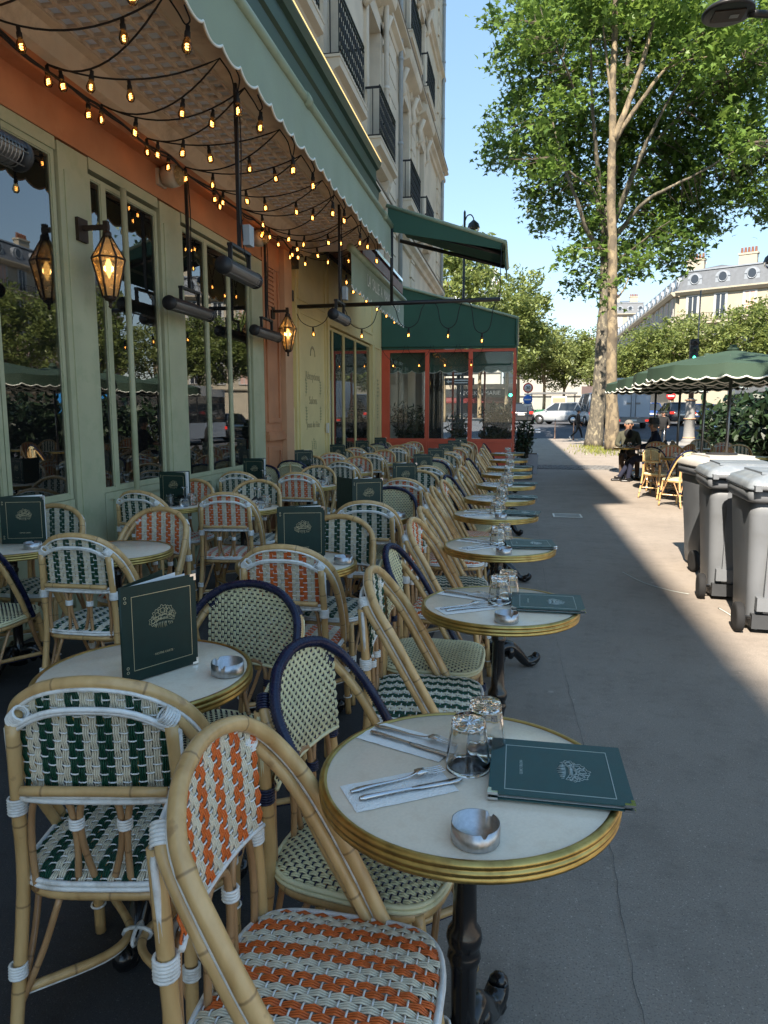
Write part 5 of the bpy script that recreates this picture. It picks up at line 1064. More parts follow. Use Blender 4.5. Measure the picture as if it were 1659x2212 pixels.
# ------------------------------------------------------------------ kerb terrace tables and chairs
GK = 'chairs on the kerb terrace'
table(2.38,16.55,'small round table between the two seated men','kerb terrace tables'); table(2.62,14.55,'round table in sunlight second on the kerb terrace','kerb terrace tables'); table(2.68,12.8,'round table in sunlight nearest the bins','kerb terrace tables')
table(4.0,13.3,'round table in the shade of the parasols, nearer one by the hedge','kerb terrace tables'); table(4.0,16.2,'round table in the shade of the parasols, farther one by the hedge','kerb terrace tables')
for kd,x,y,f,l in (('green',2.55,17.15,262,'green and cream woven chair under the man facing the camera'),('navy',2.93,16.25,178,'navy rimmed cream rattan chair under the man in the hat'),
    ('green',2.62,14.0,90,'green and cream woven chair in sunlight behind the man in the hat'),('orange',2.78,15.2,268,'orange woven chair in the shade facing the second kerb terrace table'),
    ('orange',2.74,13.45,272,'sunlit orange and cream woven chair facing the table nearest the bins'),('navy',2.52,11.9,125,'sunlit navy rimmed cream rattan chair beside the white lidded bin'),
    ('orange',3.3,12.75,190,'orange woven chair half hidden behind the white lidded bin'),('navy',2.42,13.05,40,'sunlit navy rimmed chair left of the table nearest the bins'),
    ('green',4.0,13.95,270,'green woven chair in shade by the hedge, nearer one'),('orange',4.05,15.5,90,'orange woven chair in shade by the hedge'),('green',4.0,16.85,270,'green woven chair in shade by the hedge, farther one'),('orange',3.45,16.2,0,'orange woven chair in shade beyond the hatted man'),('orange',3.0,14.1,200,'orange woven chair between the two sunlit kerb terrace tables'),('green',4.6,12.4,150,'green woven chair at the near end of the hedge')):
    chair(kd,x,y,f,l,GK)
tag(put('tumbler',TUMBLER,None,(2.62,12.75,ZT+.001)),'upturned glass tumbler on the sunlit table nearest the bins','glass'); tag(put('cup',MB().lathe([(.02,0),(.038,.02),(.04,.065),(.036,.065),(.03,.01),(0,.008)],18,cap=False).mesh([M['sign_white']]),None,(2.30,16.45,ZT+.001)),'white cup on the table between the seated men','cup')
tag(put('glass_carafe',TUMBLER,None,(2.42,16.5,ZT+.001),(0,0,0),1.3),'clear glass on the table between the seated men','glass')
# ------------------------------------------------------------------ people
def person(label, J, E, zones, mats, loc, rz, hair=None, extra=None):
    """J: joint -> (x,y,z,r); E: edges; zones: joint-pair -> material index; one continuous skinned body"""
    t = thing('person', label, 'person', loc, rz); names = list(J); ix = {n:i for i,n in enumerate(names)}
    me = bpy.data.meshes.new('b'); me.from_pydata([J[n][:3] for n in names], [(ix[a],ix[b]) for a,b in E], []); bm = bmesh.new(); bm.from_mesh(me); lay = bm.verts.layers.skin.verify(); bm.verts.ensure_lookup_table()
    for n,i in ix.items():
        r = J[n][3]; bm.verts[i][lay].radius = (r,r) if np.isscalar(r) else r; bm.verts[i][lay].use_root = (n == 'pelvis')
    bm.to_mesh(me); bm.free(); o = bpy.data.objects.new('b', me); link(o)
    md = o.modifiers.new('s','SKIN'); md.use_smooth_shade = True; o.modifiers.new('u','SUBSURF').levels = 2
    dg = bpy.context.evaluated_depsgraph_get(); dg.update(); m2 = bpy.data.meshes.new_from_object(o.evaluated_get(dg)); bpy.data.objects.remove(o)
    m2.materials.clear(); [m2.materials.append(M[k]) for k in mats]
    segs = [(np.array(J[a][:3]),np.array(J[b][:3]),zones.get((a,b),0)) for a,b in E]
    C = np.zeros(len(m2.polygons)*3); m2.polygons.foreach_get('center', C); C = C.reshape(-1,3); best = np.full(len(C),9.); idx = np.zeros(len(C),np.int32)
    for a,b,z in segs:
        d = b-a; tt = np.clip(((C-a)@d)/(d@d+1e-9),0,1); dist = np.linalg.norm(C-(a+tt[:,None]*d),axis=1); k = dist < best; best[k] = dist[k]; idx[k] = z
    m2.polygons.foreach_set('material_index', idx); m2.polygons.foreach_set('use_smooth', [True]*len(m2.polygons)); put('body', m2, t)
    h = np.array(J['head'][:3]); fwd = np.array(J.get('face',(0,1,0,0))[:3]); fwd = fwd/np.linalg.norm(fwd); side = np.cross(fwd,[0,0,1.]); m_ = MB(); sk = mats[0]
    m_.sphere(h+fwd*.098+np.array([0,0,-.005]),(.016,.016,.024),8,6)
    for s_ in (-1,1): m_.sphere(h+side*s_*.088+np.array([0,0,-.005]),(.016,.022,.032),8,6)
    m_.build('nose_and_ears', M[sk], t)
    m_ = MB()
    for s_ in (-1,1): m_.sphere(h+fwd*.088+side*s_*.033+np.array([0,0,.018]),(.010,.010,.007),8,6); m_.sphere(h+fwd*.090+side*s_*.033+np.array([0,0,.036]),(.018,.012,.005),8,6)
    m_.sphere(h+fwd*.09+np.array([0,0,-.052]),(.022,.012,.005),8,6); m_.build('eyes_and_mouth', M['hair_dark'], t)
    if hair: hair(t, h, fwd, side)
    if extra: extra(t)
    return t
def fingers(J, E, Z, s, wrist, d, zi):
    """palm and five fingers from a wrist joint"""
    w = np.array(J[wrist][:3]); d = np.array(d,float); d /= np.linalg.norm(d); lat = np.cross(d,[0,0,1]); lat /= np.linalg.norm(lat)+1e-9; palm = s+'palm'
    J[palm] = (*(w+d*.06),.028); E.append((wrist,palm)); Z[(wrist,palm)] = zi
    for k,l in enumerate((.055,.07,.075,.07,.055)):
        if k == 0: a = w+d*.045-lat*.03; b = a+(d*.6-lat*.6)*l
        else: a = w+d*.085+lat*(k-2.5)*.017; b = a+d*l+np.array([0,0,-.012])
        n1, n2 = f'{s}f{k}a', f'{s}f{k}b'; J[n1] = (*a,.0095); J[n2] = (*b,.007); E += [(palm,n1),(n1,n2)]; Z[(palm,n1)] = Z[(n1,n2)] = zi
def base_body(sitting, over=None):
    if sitting:
        J = dict(pelvis=(0,0,.56,.15),spine=(0,-.02,.78,.15),chest=(0,-.01,.98,.155),neck=(0,.02,1.13,.058),jaw=(0,.04,1.19,.075),head=(0,.04,1.255,.094),crown=(0,.035,1.33,.07),
          shL=(-.18,-.01,1.04,.075),elL=(-.25,.08,.80,.055),wrL=(-.10,.28,.77,.036),shR=(.18,-.01,1.04,.075),elR=(.25,.08,.80,.055),wrR=(.10,.28,.77,.036),
          hipL=(-.10,.05,.54,.095),knL=(-.13,.43,.53,.07),anL=(-.12,.42,.11,.048),heL=(-.12,.39,.045,.04),toL=(-.13,.58,.035,.036),hipR=(.10,.05,.54,.095),knR=(.13,.43,.53,.07),anR=(.12,.42,.11,.048),heR=(.12,.39,.045,.04),toR=(.13,.58,.035,.036))
    else:
        J = dict(pelvis=(0,0,.95,.14),spine=(0,0,1.15,.135),chest=(0,.0,1.34,.15),neck=(0,.01,1.49,.055),jaw=(0,.03,1.55,.072),head=(0,.03,1.615,.09),crown=(0,.025,1.69,.068),
          shL=(-.175,0,1.41,.07),elL=(-.22,-.02,1.13,.05),wrL=(-.20,.10,.92,.034),shR=(.175,0,1.41,.07),elR=(.22,-.02,1.13,.05),wrR=(.20,.10,.92,.034),
          hipL=(-.09,0,.90,.09),knL=(-.10,.04,.50,.062),anL=(-.10,0,.10,.045),heL=(-.10,-.04,.045,.038),toL=(-.11,.14,.03,.034),hipR=(.09,0,.90,.09),knR=(.10,.04,.50,.062),anR=(.10,0,.10,.045),heR=(.10,-.04,.045,.038),toR=(.11,.14,.03,.034))
    J.update(over or {})
    E = [('pelvis','spine'),('spine','chest'),('chest','neck'),('neck','jaw'),('jaw','head'),('head','crown')]; Z = {('pelvis','spine'):1,('spine','chest'):1,('chest','neck'):1}
    for s in 'LR':
        E += [('chest','sh'+s),('sh'+s,'el'+s),('el'+s,'wr'+s),('pelvis','hip'+s),('hip'+s,'kn'+s),('kn'+s,'an'+s),('an'+s,'he'+s),('he'+s,'to'+s)]
        Z.update({('chest','sh'+s):1,('sh'+s,'el'+s):1,('el'+s,'wr'+s):1,('pelvis','hip'+s):2,('hip'+s,'kn'+s):2,('kn'+s,'an'+s):2,('an'+s,'he'+s):3,('he'+s,'to'+s):3})
        w = np.array(J['wr'+s][:3]); e = np.array(J['el'+s][:3]); fingers(J,E,Z,s,'wr'+s,w-e,0)
    return J,E,Z
def short_hair(mt):
    def f(t,h,fwd,side):
        m_ = MB(); m_.sphere(h+np.array([0,0,.035])-fwd*.018,(.098,.104,.082),14,8); m_.build('hair', M[mt], t)
    return f
def long_hair(mt):
    def f(t,h,fwd,side):
        m_ = MB(); m_.sphere(h+np.array([0,0,.03])-fwd*.02,(.10,.105,.09),14,8); m_.sphere(h+np.array([0,0,-.10])-fwd*.05,(.11,.075,.15),12,8); m_.build('hair', M[mt], t)
    return f
def flat_hat(t,h,fwd,side):
    m_ = MB(); m_.lathe([(.145,.02),(.14,.028),(.108,.035),(.112,.07),(.105,.125),(.085,.145),(.06,.135),(0,.128)],24,h+np.array([0,0,.02])); m_.build('hat', M['hat_grey'], t)
    m_ = MB(); m_.sphere(h+np.array([0,0,.0])-fwd*.02,(.094,.098,.075),12,8); m_.build('hair', M['hair_grey'], t)
J,E,Z = base_body(True, dict(toL=(-.30,.52,.05,.036),anL=(-.22,.36,.12,.048),heL=(-.2,.34,.06,.04),knL=(-.20,.42,.56,.07)))
J['face'] = (-.25,1,0,0)
def scarf(t): m_ = MB(); m_.sphere((0,.06,1.05),(.10,.10,.12),12,8); m_.build('scarf', M['cloth_black'], t)
person('seated man in an olive jacket and black scarf facing the camera across a small table', J,E,Z,['skin_tan','cloth_olive','cloth_brown','shoe_black'],(2.48,17.12,-.03),R(172),short_hair('hair_grey'),scarf)
J,E,Z = base_body(True, dict(knR=(.10,.45,.52,.07),anR=(.06,.70,.12,.05),heR=(.05,.68,.05,.04),toR=(.02,.88,.05,.037),knL=(-.12,.43,.54,.07),anL=(-.12,.52,.11,.05),heL=(-.12,.49,.045,.04),toL=(-.12,.68,.04,.037),elR=(.24,.12,.82,.058),wrR=(.05,.30,.80,.036),spine=(0,-.06,.78,.16),chest=(0,-.03,.98,.17)))
J['face'] = (.35,1,-.05,0)
person('seated man in a navy suit and grey felt hat with his back to the camera', J,E,Z,['skin','cloth_navy','cloth_navy','shoe_black'],(2.90,16.22,-.03),R(82),flat_hat)
J,E,Z = base_body(False, dict(knL=(-.09,.20,.52,.062),anL=(-.09,.30,.12,.045),heL=(-.09,.27,.05,.038),toL=(-.09,.45,.04,.034),knR=(.09,-.10,.50,.062),anR=(.09,-.42,.20,.045),heR=(.09,-.50,.19,.038),toR=(.09,-.38,.05,.034),wrL=(-.16,.24,1.02,.034),elL=(-.22,.02,1.13,.05)))
J['face'] = (0,1,-.1,0)
person('man in black walking along the pavement end in white trainers', J,E,Z,['skin_tan','cloth_black','cloth_black','shoe_white'],(3.35,42.6,0),R(-80),short_hair('hair_dark'))
J,E,Z = base_body(False, dict(wrL=(-.24,.30,1.02,.034),wrR=(.24,.30,1.02,.034),elL=(-.30,.05,1.15,.06),elR=(.30,.05,1.15,.06),chest=(0,0,1.34,.18),spine=(0,0,1.15,.17),shL=(-.2,0,1.40,.085),shR=(.2,0,1.40,.085)))
J['face'] = (-.5,1,0,0)
def scooter(t): pass
rider = person('person in a black puffer jacket pushing a scooter across the road', J,E,Z,['skin','cloth_black','cloth_black','shoe_black'],(6.85,36.5,-.11),R(172),short_hair('hair_dark'))
sc_ = thing('kick_scooter','kick scooter held by the person in the puffer jacket','scooter',(6.88,36.2,-.13),R(172))
m_ = MB(); m_.tube([(-.24,0,1.04),(.24,0,1.04)], .016, 8); m_.build('handlebar', M['black_rubber'], sc_); m_ = MB(); m_.tube([(0,0,1.04),(0,.12,.12)], .018, 8); m_.build('stem', M['steel'], sc_); m_ = MB(); m_.b2(-.07,.07,-.75,.05,.10,.13); m_.build('deck', M['black_plastic'], sc_)
for y_ in (.14,-.82): m_ = MB(); m_.lathe([(.03,-.02),(.10,-.02),(.10,.02),(.03,.02)],20,(0,y_,.10),axis=0); m_.build('wheel', M['tyre'], sc_)
J,E,Z = base_body(False, dict()); J['face'] = (.3,1,0,0)
person('long haired person in a dark coat walking behind the glass terrace', J,E,Z,['skin','cloth_black','cloth_navy','shoe_black'],(-.62,24.2,0),R(176),long_hair('hair_blond'),lambda t: MB().sphere((0,.05,1.45),(.10,.09,.07),12,8).build('scarf', M['scarf'], t))
# ------------------------------------------------------------------ grass tufts at the tree feet
m_ = MB()
for _ in range(800):
    x,y = random.choice(((3.3,33.4),(3.3,31.0),(3.1,28.5))); x += random.gauss(0,.45); y += random.gauss(0,1.1); h = random.uniform(.05,.16); a = random.uniform(0,6.28); d = np.array([math.cos(a),math.sin(a),0])*.015
    p = np.array([x,y,0]); m_.add([p-d,p+d,p+np.array([random.uniform(-.05,.05),random.uniform(-.05,.05),h])],[(0,1,2)],0,[random.random()]*3)
tag(m_.build('grass', M['leaf_grass'], smooth=False),'sparse green grass growing round the feet of the plane trees','grass',None,'stuff')
# ------------------------------------------------------------------ leaves as one mesh, one polygon each
STAR = []
for k,(a,r) in enumerate([(-90,.10),(-60,.55),(-38,.30),(5,.85),(35,.42),(90,1.0),(145,.42),(175,.85),(218,.30),(240,.55)]): STAR.append((r*math.cos(R(a)),r*math.sin(R(a))))
OVAL = [(0,-1),(.34,-.45),(.36,.1),(.2,.6),(0,1),(-.2,.6),(-.36,.1),(-.34,-.45)]
LANCE = [(0,-1),(.2,-.4),(.21,.2),(0,1),(-.21,.2),(-.2,-.4)]
def leaves(C, size, shape, mt, name='crown', up=.55, droop=0., cup=.25, colvar=None):
    """C: n x 3 leaf positions"""
    C = np.asarray(C); n = len(C); S = np.array(shape); k = len(S)
    nrm = rng.normal(size=(n,3)); nrm[:,2] = np.abs(nrm[:,2])+up; nrm /= np.linalg.norm(nrm,axis=1)[:,None]
    a = rng.normal(size=(n,3)); a[:,2] -= droop; t = a-nrm*(a*nrm).sum(1)[:,None]; t /= np.linalg.norm(t,axis=1)[:,None]; b = np.cross(nrm,t)
    sz = size*rng.uniform(.65,1.25,n)
    V = C[:,None,:]+sz[:,None,None]*(S[None,:,0,None]*b[:,None,:]+S[None,:,1,None]*t[:,None,:]-cup*(np.abs(S[None,:,0,None])**1.5)*nrm[:,None,:])
    V = V.reshape(-1,3); me = bpy.data.meshes.new(name); me.vertices.add(len(V)); me.vertices.foreach_set('co', V.ravel()); me.loops.add(len(V)); me.loops.foreach_set('vertex_index', np.arange(len(V),dtype=np.int32))
    me.polygons.add(n); me.polygons.foreach_set('loop_start', np.arange(0,len(V),k,dtype=np.int32))
    me.materials.append(mt); at = me.attributes.new('len','FLOAT','POINT'); cv = rng.uniform(0,1,n) if colvar is None else np.clip(colvar+rng.normal(0,.22,n),0,1); at.data.foreach_set('value', np.repeat(cv,k).astype(np.float32)); me.update(calc_edges=True); me.validate(); return me
def clumps(centers, radii, per, spread):
    out = []
    for c,r in zip(centers,radii):
        n = max(3,int(per)); out.append(np.asarray(c)+rng.normal(size=(n,3))*spread*np.array([1,1,.75]))
    return np.concatenate(out)
def fill(lobes, dens, per, spread, tag_=None, shell=.55):
    cs = []
    for (x,y,z,r) in lobes:
        m = max(2,int(dens*r*r)); d = rng.normal(size=(m,3)); d /= np.linalg.norm(d,axis=1)[:,None]; q = r*(shell+(1-shell)*rng.uniform(0,1,m)**.5); cs.append(np.array([x,y,z])+d*q[:,None])
    cs = np.concatenate(cs); return cs, clumps(cs, np.ones(len(cs)), per, spread)
# ------------------------------------------------------------------ the pair of plane trees
LOB = [(-0.4,32.6,17.6,1.7),(0.9,33.3,17.1,2.0),(0.2,34.0,16.4,1.2),(0.0,34.7,15.4,1.2),(-0.6,35.4,14.7,1.5),(-1.2,32.6,13.1,1.0),(0.8,33.3,13.8,1.7),(0.3,34.0,12.6,1.3),(1.4,34.7,12.1,1.6),(1.2,35.4,11.1,1.2),(2.3,32.6,10.5,1.3),(2.7,33.3,9.3,1.0),(3.3,34.0,8.1,1.2),(2.9,34.7,7.6,0.8),(4.6,35.4,8.5,1.0),(4.8,32.6,9.1,1.5),(5.8,33.3,8.6,1.3),(6.7,34.0,9.9,1.8),(7.7,34.7,11.0,1.8),(8.6,35.4,11.9,1.8),(8.6,32.6,12.0,1.7),(9.5,33.3,11.2,1.3),(7.1,34.0,8.4,0.8),(3.1,34.7,18.5,2.7),(5.5,35.4,18.3,3.0),(7.2,32.6,16.8,2.8),(9.3,33.3,16.6,2.0),(6.0,34.0,15.0,2.9),(8.2,34.7,14.8,2.7),(9.9,35.4,15.3,1.8),(2.8,33.6,15.0,2.3),(4.3,34.3,12.5,2.4),(6.2,34.0,12.2,2.4),(2.5,34.7,13.3,2.3),(5.5,35.4,11.1,1.8),(11.1,32.6,14.9,3.2),(11.4,33.3,11.7,2.4),(4.8,34.0,20.5,3.3),(2.1,34.7,20.9,2.9),(8.0,35.4,21.0,3.5),(1.0,34.,19.8,1.8)]
def trunk(name, limbs, mt, parent):
    for i,(P,r0,r1) in enumerate(limbs):
        Q = bez(P,7); n = len(Q); j = np.cumsum(rng.normal(0,.012,(n,3)),axis=0); j -= np.linspace(0,1,n)[:,None]*j[-1]; Q = Q+j; rr = np.linspace(r0,r1,n)
        if i == 0: rr = rr+.3*r0*np.exp(-np.linspace(0,n*.3,n)**1.1)
        rr = rr*(1+rng.normal(0,.03,n)); m_ = MB(); m_.tube(Q, rr, 14 if i == 0 else 8); m_.build(name if i == 0 else 'limb', mt, parent)
ta = thing('plane_tree','tall plane tree with speckled grey trunk behind the paler trunk','tree',(3.4,34,0))
def rel(P,o): return [tuple(np.array(p)-np.array(o)) for p in P]
OA = (3.4,34,0); OB = (3.75,30.5,0)
la = [([(3.4,34,0),(3.55,34,2.2),(3.62,34,4.3),(3.7,34,7.1),(3.6,34,9.1),(3.7,34,11),(4,34.2,13.7),(4.2,34,16.4),(4.3,34,18.8)],.35,.08),
      ([(3.6,34,8.4),(2.8,33.8,9.1),(2.3,33.8,10.1),(1.6,33.8,11.6),(.9,33.8,13.6)],.13,.03),([(3.5,34,9.2),(2.9,34.2,10.9),(2,34.4,11.5),(1.1,34.5,12.1)],.11,.025),([(3.5,34,9.6),(2.9,33.9,12.4),(2.6,33.9,14.3),(2.4,33.8,16.2)],.12,.03),
      ([(3.7,34,9.2),(4.3,33.8,11),(4.8,33.8,12.3),(5.2,33.7,13.2),(6.2,33.6,15)],.14,.03),([(3.7,34,8.8),(4.9,34,10.2),(5.9,34,10.7),(7.2,34,11.2),(8.6,34,12)],.11,.02),([(3.75,34,8),(4.8,34.2,8.6),(5.8,34,9.2)],.07,.02),([(2.5,33.8,14),(1.5,33.6,15.6),(.6,33.4,16.8)],.06,.02),([(4.9,33.8,12.4),(6.6,34,14),(8.2,34,15)],.07,.02)]
la = [la[0]]+[([(x,yy-2.4*(k/(len(P)-1))**.7,z) for k,(x,yy,z) in enumerate(P)],a,b) for P,a,b in la[1:]]
trunk('trunk', [(rel(P,OA),a,b) for P,a,b in la], M['plane_grey'], ta)
cs, pts = fill([(x,yy+.9,z,r) for x,yy,z,r in LOB], 10., 28, .30)
for q in range(0,len(cs),3):       # twigs towards the leaf clumps
    c = cs[q]
tw = MB(); anchors = np.concatenate([bez(P,6) for P,_,_ in la])
for c in cs[::2]:
    d = np.linalg.norm(anchors-c,axis=1); a = anchors[np.argmin(d)]
    if d.min() < 4: mid = (a+c)/2+np.array([0,0,-.1])+rng.normal(0,.12,3); tw.tube(bez([a,mid,c],3), [.022,.018,.014,.011,.009,.006,.004], 4, cap=False)
o = tw.build('twigs', M['bark_dark'], ta, loc=(-OA[0],-OA[1],0)); o['kind'] = 'stuff'
put('crown', leaves(pts-np.array(OA), .185, STAR, M['leaf_plane'], droop=.5), ta)
tb = thing('plane_tree','plane tree with pale bare trunk in front, nearer the parasols','tree',OB)
lb = [([(3.78,30.5,0),(3.7,30.5,2),(3.6,30.5,4),(3.5,30.5,7.6),(3.35,30.5,10.4),(3.32,30.5,12.9),(3.25,30.5,15.4),(3.2,30.5,19)],.255,.09),([(3.35,30.5,12),(4,30.4,13.7),(4.5,30.3,15.5),(4.75,30.3,17.5)],.13,.05),([(3.4,30.5,12),(4.4,30.4,13.5),(5.3,30.3,14.6),(6.4,30.2,15.5)],.10,.03),([(3.3,30.5,13),(3.0,30.4,14.6),(2.7,30.4,17)],.07,.03),([(5.0,30.3,14.3),(5.8,30.3,14.6),(6.6,30.3,14.7)],.04,.015),([(3.45,30.5,7.9),(3.0,30.2,7.95),(2.3,30.,8.0),(1.6,29.9,7.7)],.03,.012),([(3.55,30.5,6.0),(3.9,30.4,6.3),(4.1,30.3,6.8)],.05,.02)]
trunk('trunk', [(rel(P,OB),a,b) for P,a,b in lb], M['plane_pale'], tb)
LB = [(4.5,30,16.8,1.3),(6.3,30,15.3,1.2),(2.6,30,17.2,1.2),(6.9,30,14.2,.7),(5.6,29.8,16.8,1.2),(1.2,30,16.9,1.3),(0.0,30.2,16.4,1.0),(1.1,30.2,12.5,.9),(.6,30.4,11.3,.8),(1.6,30,13.6,.7),(2.0,29.9,7.9,.35),(1.4,29.9,7.6,.3),(2.7,30.3,8.1,.25),(7.6,30,12.2,.7),(8.3,30.,11.4,.8),(7.9,30,16.2,1.4),(3.5,30.4,6.4,.5),(4.3,30.2,7.4,.6)]
_, pts = fill(LB, 11., 28, .28)
put('crown', leaves(pts-np.array(OB), .19, STAR, M['leaf_plane'], droop=.4, colvar=.72), tb)  # leaf tones pushed lighter to stand in for sunlit foliage
# ------------------------------------------------------------------ street trees: three crowns shared by copies
def crown_variant(n, rx, rz, zc, leaf, mt, seed, per=26):
    L_ = [(0,0,zc,rx*.75)]
    for k in range(n):
        a = rng.uniform(0,2*PI); e = rng.uniform(-.8,1); rr = rx*rng.uniform(.45,.85); L_.append((rr*math.cos(a)*math.cos(e*.9),rr*math.sin(a)*math.cos(e*.9),zc+rz*math.sin(e)*.8,rx*rng.uniform(.3,.5)))
    c_, p_ = fill(L_, 16./(rx*rx)*6, per, rx*.085); return leaves(p_, leaf, OVAL, mt, up=.5)
CRV = [crown_variant(14,3.,2.9,6.2,.17,M['leaf_mid'],1), crown_variant(13,3.,2.6,6.0,.17,M['leaf_far'],2), crown_variant(15,3.,3.2,6.4,.17,M['leaf_mid'],3)]
TRK = MB(); TRK.tube(bez([(0,0,0),(.05,0,2),(0,.05,4),(-.05,0,6.5)],5), np.linspace(.17,.07,16), 9)
for a in (0.4,2.2,4.1): TRK.tube(bez([(0,0,3.2),(.7*math.cos(a),.7*math.sin(a),4.6),(1.4*math.cos(a),1.4*math.sin(a),6.4)],5), np.linspace(.09,.03,11), 7)
TRK = TRK.mesh([M['bark_pale']],'trunk')
def street_tree(x, y, s, v, label, sz=1., group='street trees beyond the crossing', z=None):
    t = thing('street_tree', label, 'tree', (x,y,gz(y) if z is None else z), random.uniform(0,6.28), group); t.scale = (s,s,s*sz); put('trunk', TRK, t); put('crown', CRV[v], t); return t
for i,(x,y,s,v,sz,l) in enumerate([(-6.6,64,1.45,0,1.25,'leafy street tree beside the stone building corner'),(-1.3,72,1.35,2,1.12,'tall street tree rising beyond the red glass terrace'),(-.2,80,1.3,0,1.1,'street tree just right of the terrace roof, behind the tall one'),(2.6,80,1.18,1,1.0,'street tree above the speed limit sign'),(5.0,84,1.1,0,.95,'street tree above the silver car'),(7.8,84,1.1,2,.95,'street tree left of the plane trunks'),(-4.5,84,1.6,1,1.0,'street tree in front of the roof sign building'),
    (8.8,74,1.0,1,.85,'street tree just right of the pale trunk'),(11.3,71,1.0,0,.92,'street tree above the delivery truck'),(13.6,69,1.02,2,.98,'street tree behind the traffic light'),(15.9,67,1.02,1,1.0,'street tree above the middle parasols'),(18.2,65,1.03,0,1.0,'street tree above the front parasol'),(20.6,64,1.05,2,1.0,'street tree at the right edge of the view'),(23.2,63,1.05,0,1.0,'street tree just past the right edge'),(26,60,1.05,1,1.,'street tree seen reflected in the cafe windows, farther'),(27,52,1.1,2,1.,'street tree seen reflected in the cafe windows, middle'),(27.5,44,1.1,0,1.,'street tree seen reflected in the cafe windows, nearer')]):
    street_tree(x,y,s,v,l,sz)
_, p_ = fill([(0,0,6.4,2.6),(1.6,.8,6.0,1.5),(-1.5,.6,6.2,1.5),(.3,-1.6,6.6,1.5),(-.6,1.7,7.2,1.4)], 5., 16, .3)
t = thing('kerb_tree','kerb tree beside the camera casting dappled shade on the parasols','tree',(5.1,5.4,0)); t.scale = (1.3,1.3,1.3); put('trunk', TRK, t); put('crown', leaves(p_,.15,STAR,M['leaf_plane'],droop=.4), t)
# ------------------------------------------------------------------ hedge and potted shrubs
n = 5200; P = np.stack([rng.uniform(4.95,6.35,n),rng.uniform(12.6,21.5,n),rng.uniform(.15,1.0,n)**.8*1.75],1); P[:,2] *= 1+.12*np.sin(P[:,1]*2.1)+.08*np.sin(P[:,1]*5.3)
hd = thing('hedge','dense dark laurel hedge behind the kerb terrace','hedge',(0,0,0)); put('foliage', leaves(P,.13,OVAL,M['leaf_dark'],up=.2), hd)
m_ = MB(); m_.b2(5.1,6.2,12.8,21.3,0,.42); m_.build('planter_box', M['planter'], hd)
def shrub(x,y,z0,h,r,n,label,pot=True,shape=LANCE,size=.075,group='potted shrubs round the glass terrace'):
    t = thing('potted_shrub',label,'shrub',(x,y,z0),0,group); C = []; m_ = MB()
    for k in range(max(6,n//26)):
        a = rng.uniform(0,2*PI); q = rng.uniform(.15,1)**.6; tip = np.array([r*q*math.cos(a),r*q*math.sin(a),h*rng.uniform(.55,1.0)]); b0 = np.array([.05*math.cos(a),.05*math.sin(a),.28 if pot else 0.]); mid = (b0+tip)/2+np.array([0,0,.1*h]); Q = bez([b0,mid,tip],6); m_.tube(Q,.005,4,cap=False)
        for _ in range(26): i = rng.integers(3,len(Q)); C.append(Q[i]+rng.normal(0,.045,3))
    o = m_.build('stems', M['bark_dark'], t); o['kind'] = 'stuff'; put('foliage', leaves(np.array(C),size,shape,M['leaf_dark'],up=.3,droop=-.4), t)
    if pot: m_ = MB(); m_.box((0,0,.16),(.40,.40,.32),taper=1.15); m_.build('pot', M['planter'], t)
    return t
shrub(-2.55,16.75,0,1.75,.46,1900,'bushy oleander behind the left pane of the red terrace'); shrub(-1.42,16.8,0,1.45,.30,800,'thin oleander behind the middle pane of the red terrace'); shrub(-.50,16.8,0,1.72,.40,1700,'bushy oleander behind the right pane of the red terrace')
shrub(.12,16.35,0,1.30,.24,800,'leafy potted shrub outside the right corner of the red terrace',shape=OVAL,size=.055)
pl = thing('zinc_planter','low grey zinc planter past the end of the kerbside tables','planter',(.26,18.2,0)); m_ = MB(); m_.box((0,0,.24),(.42,.42,.48),taper=1.12); m_.build('tub', M['zinc'], pl); m_ = MB(); m_.box((0,0,.485),(.42,.42,.01)); m_.build('soil', M['soil'], pl)
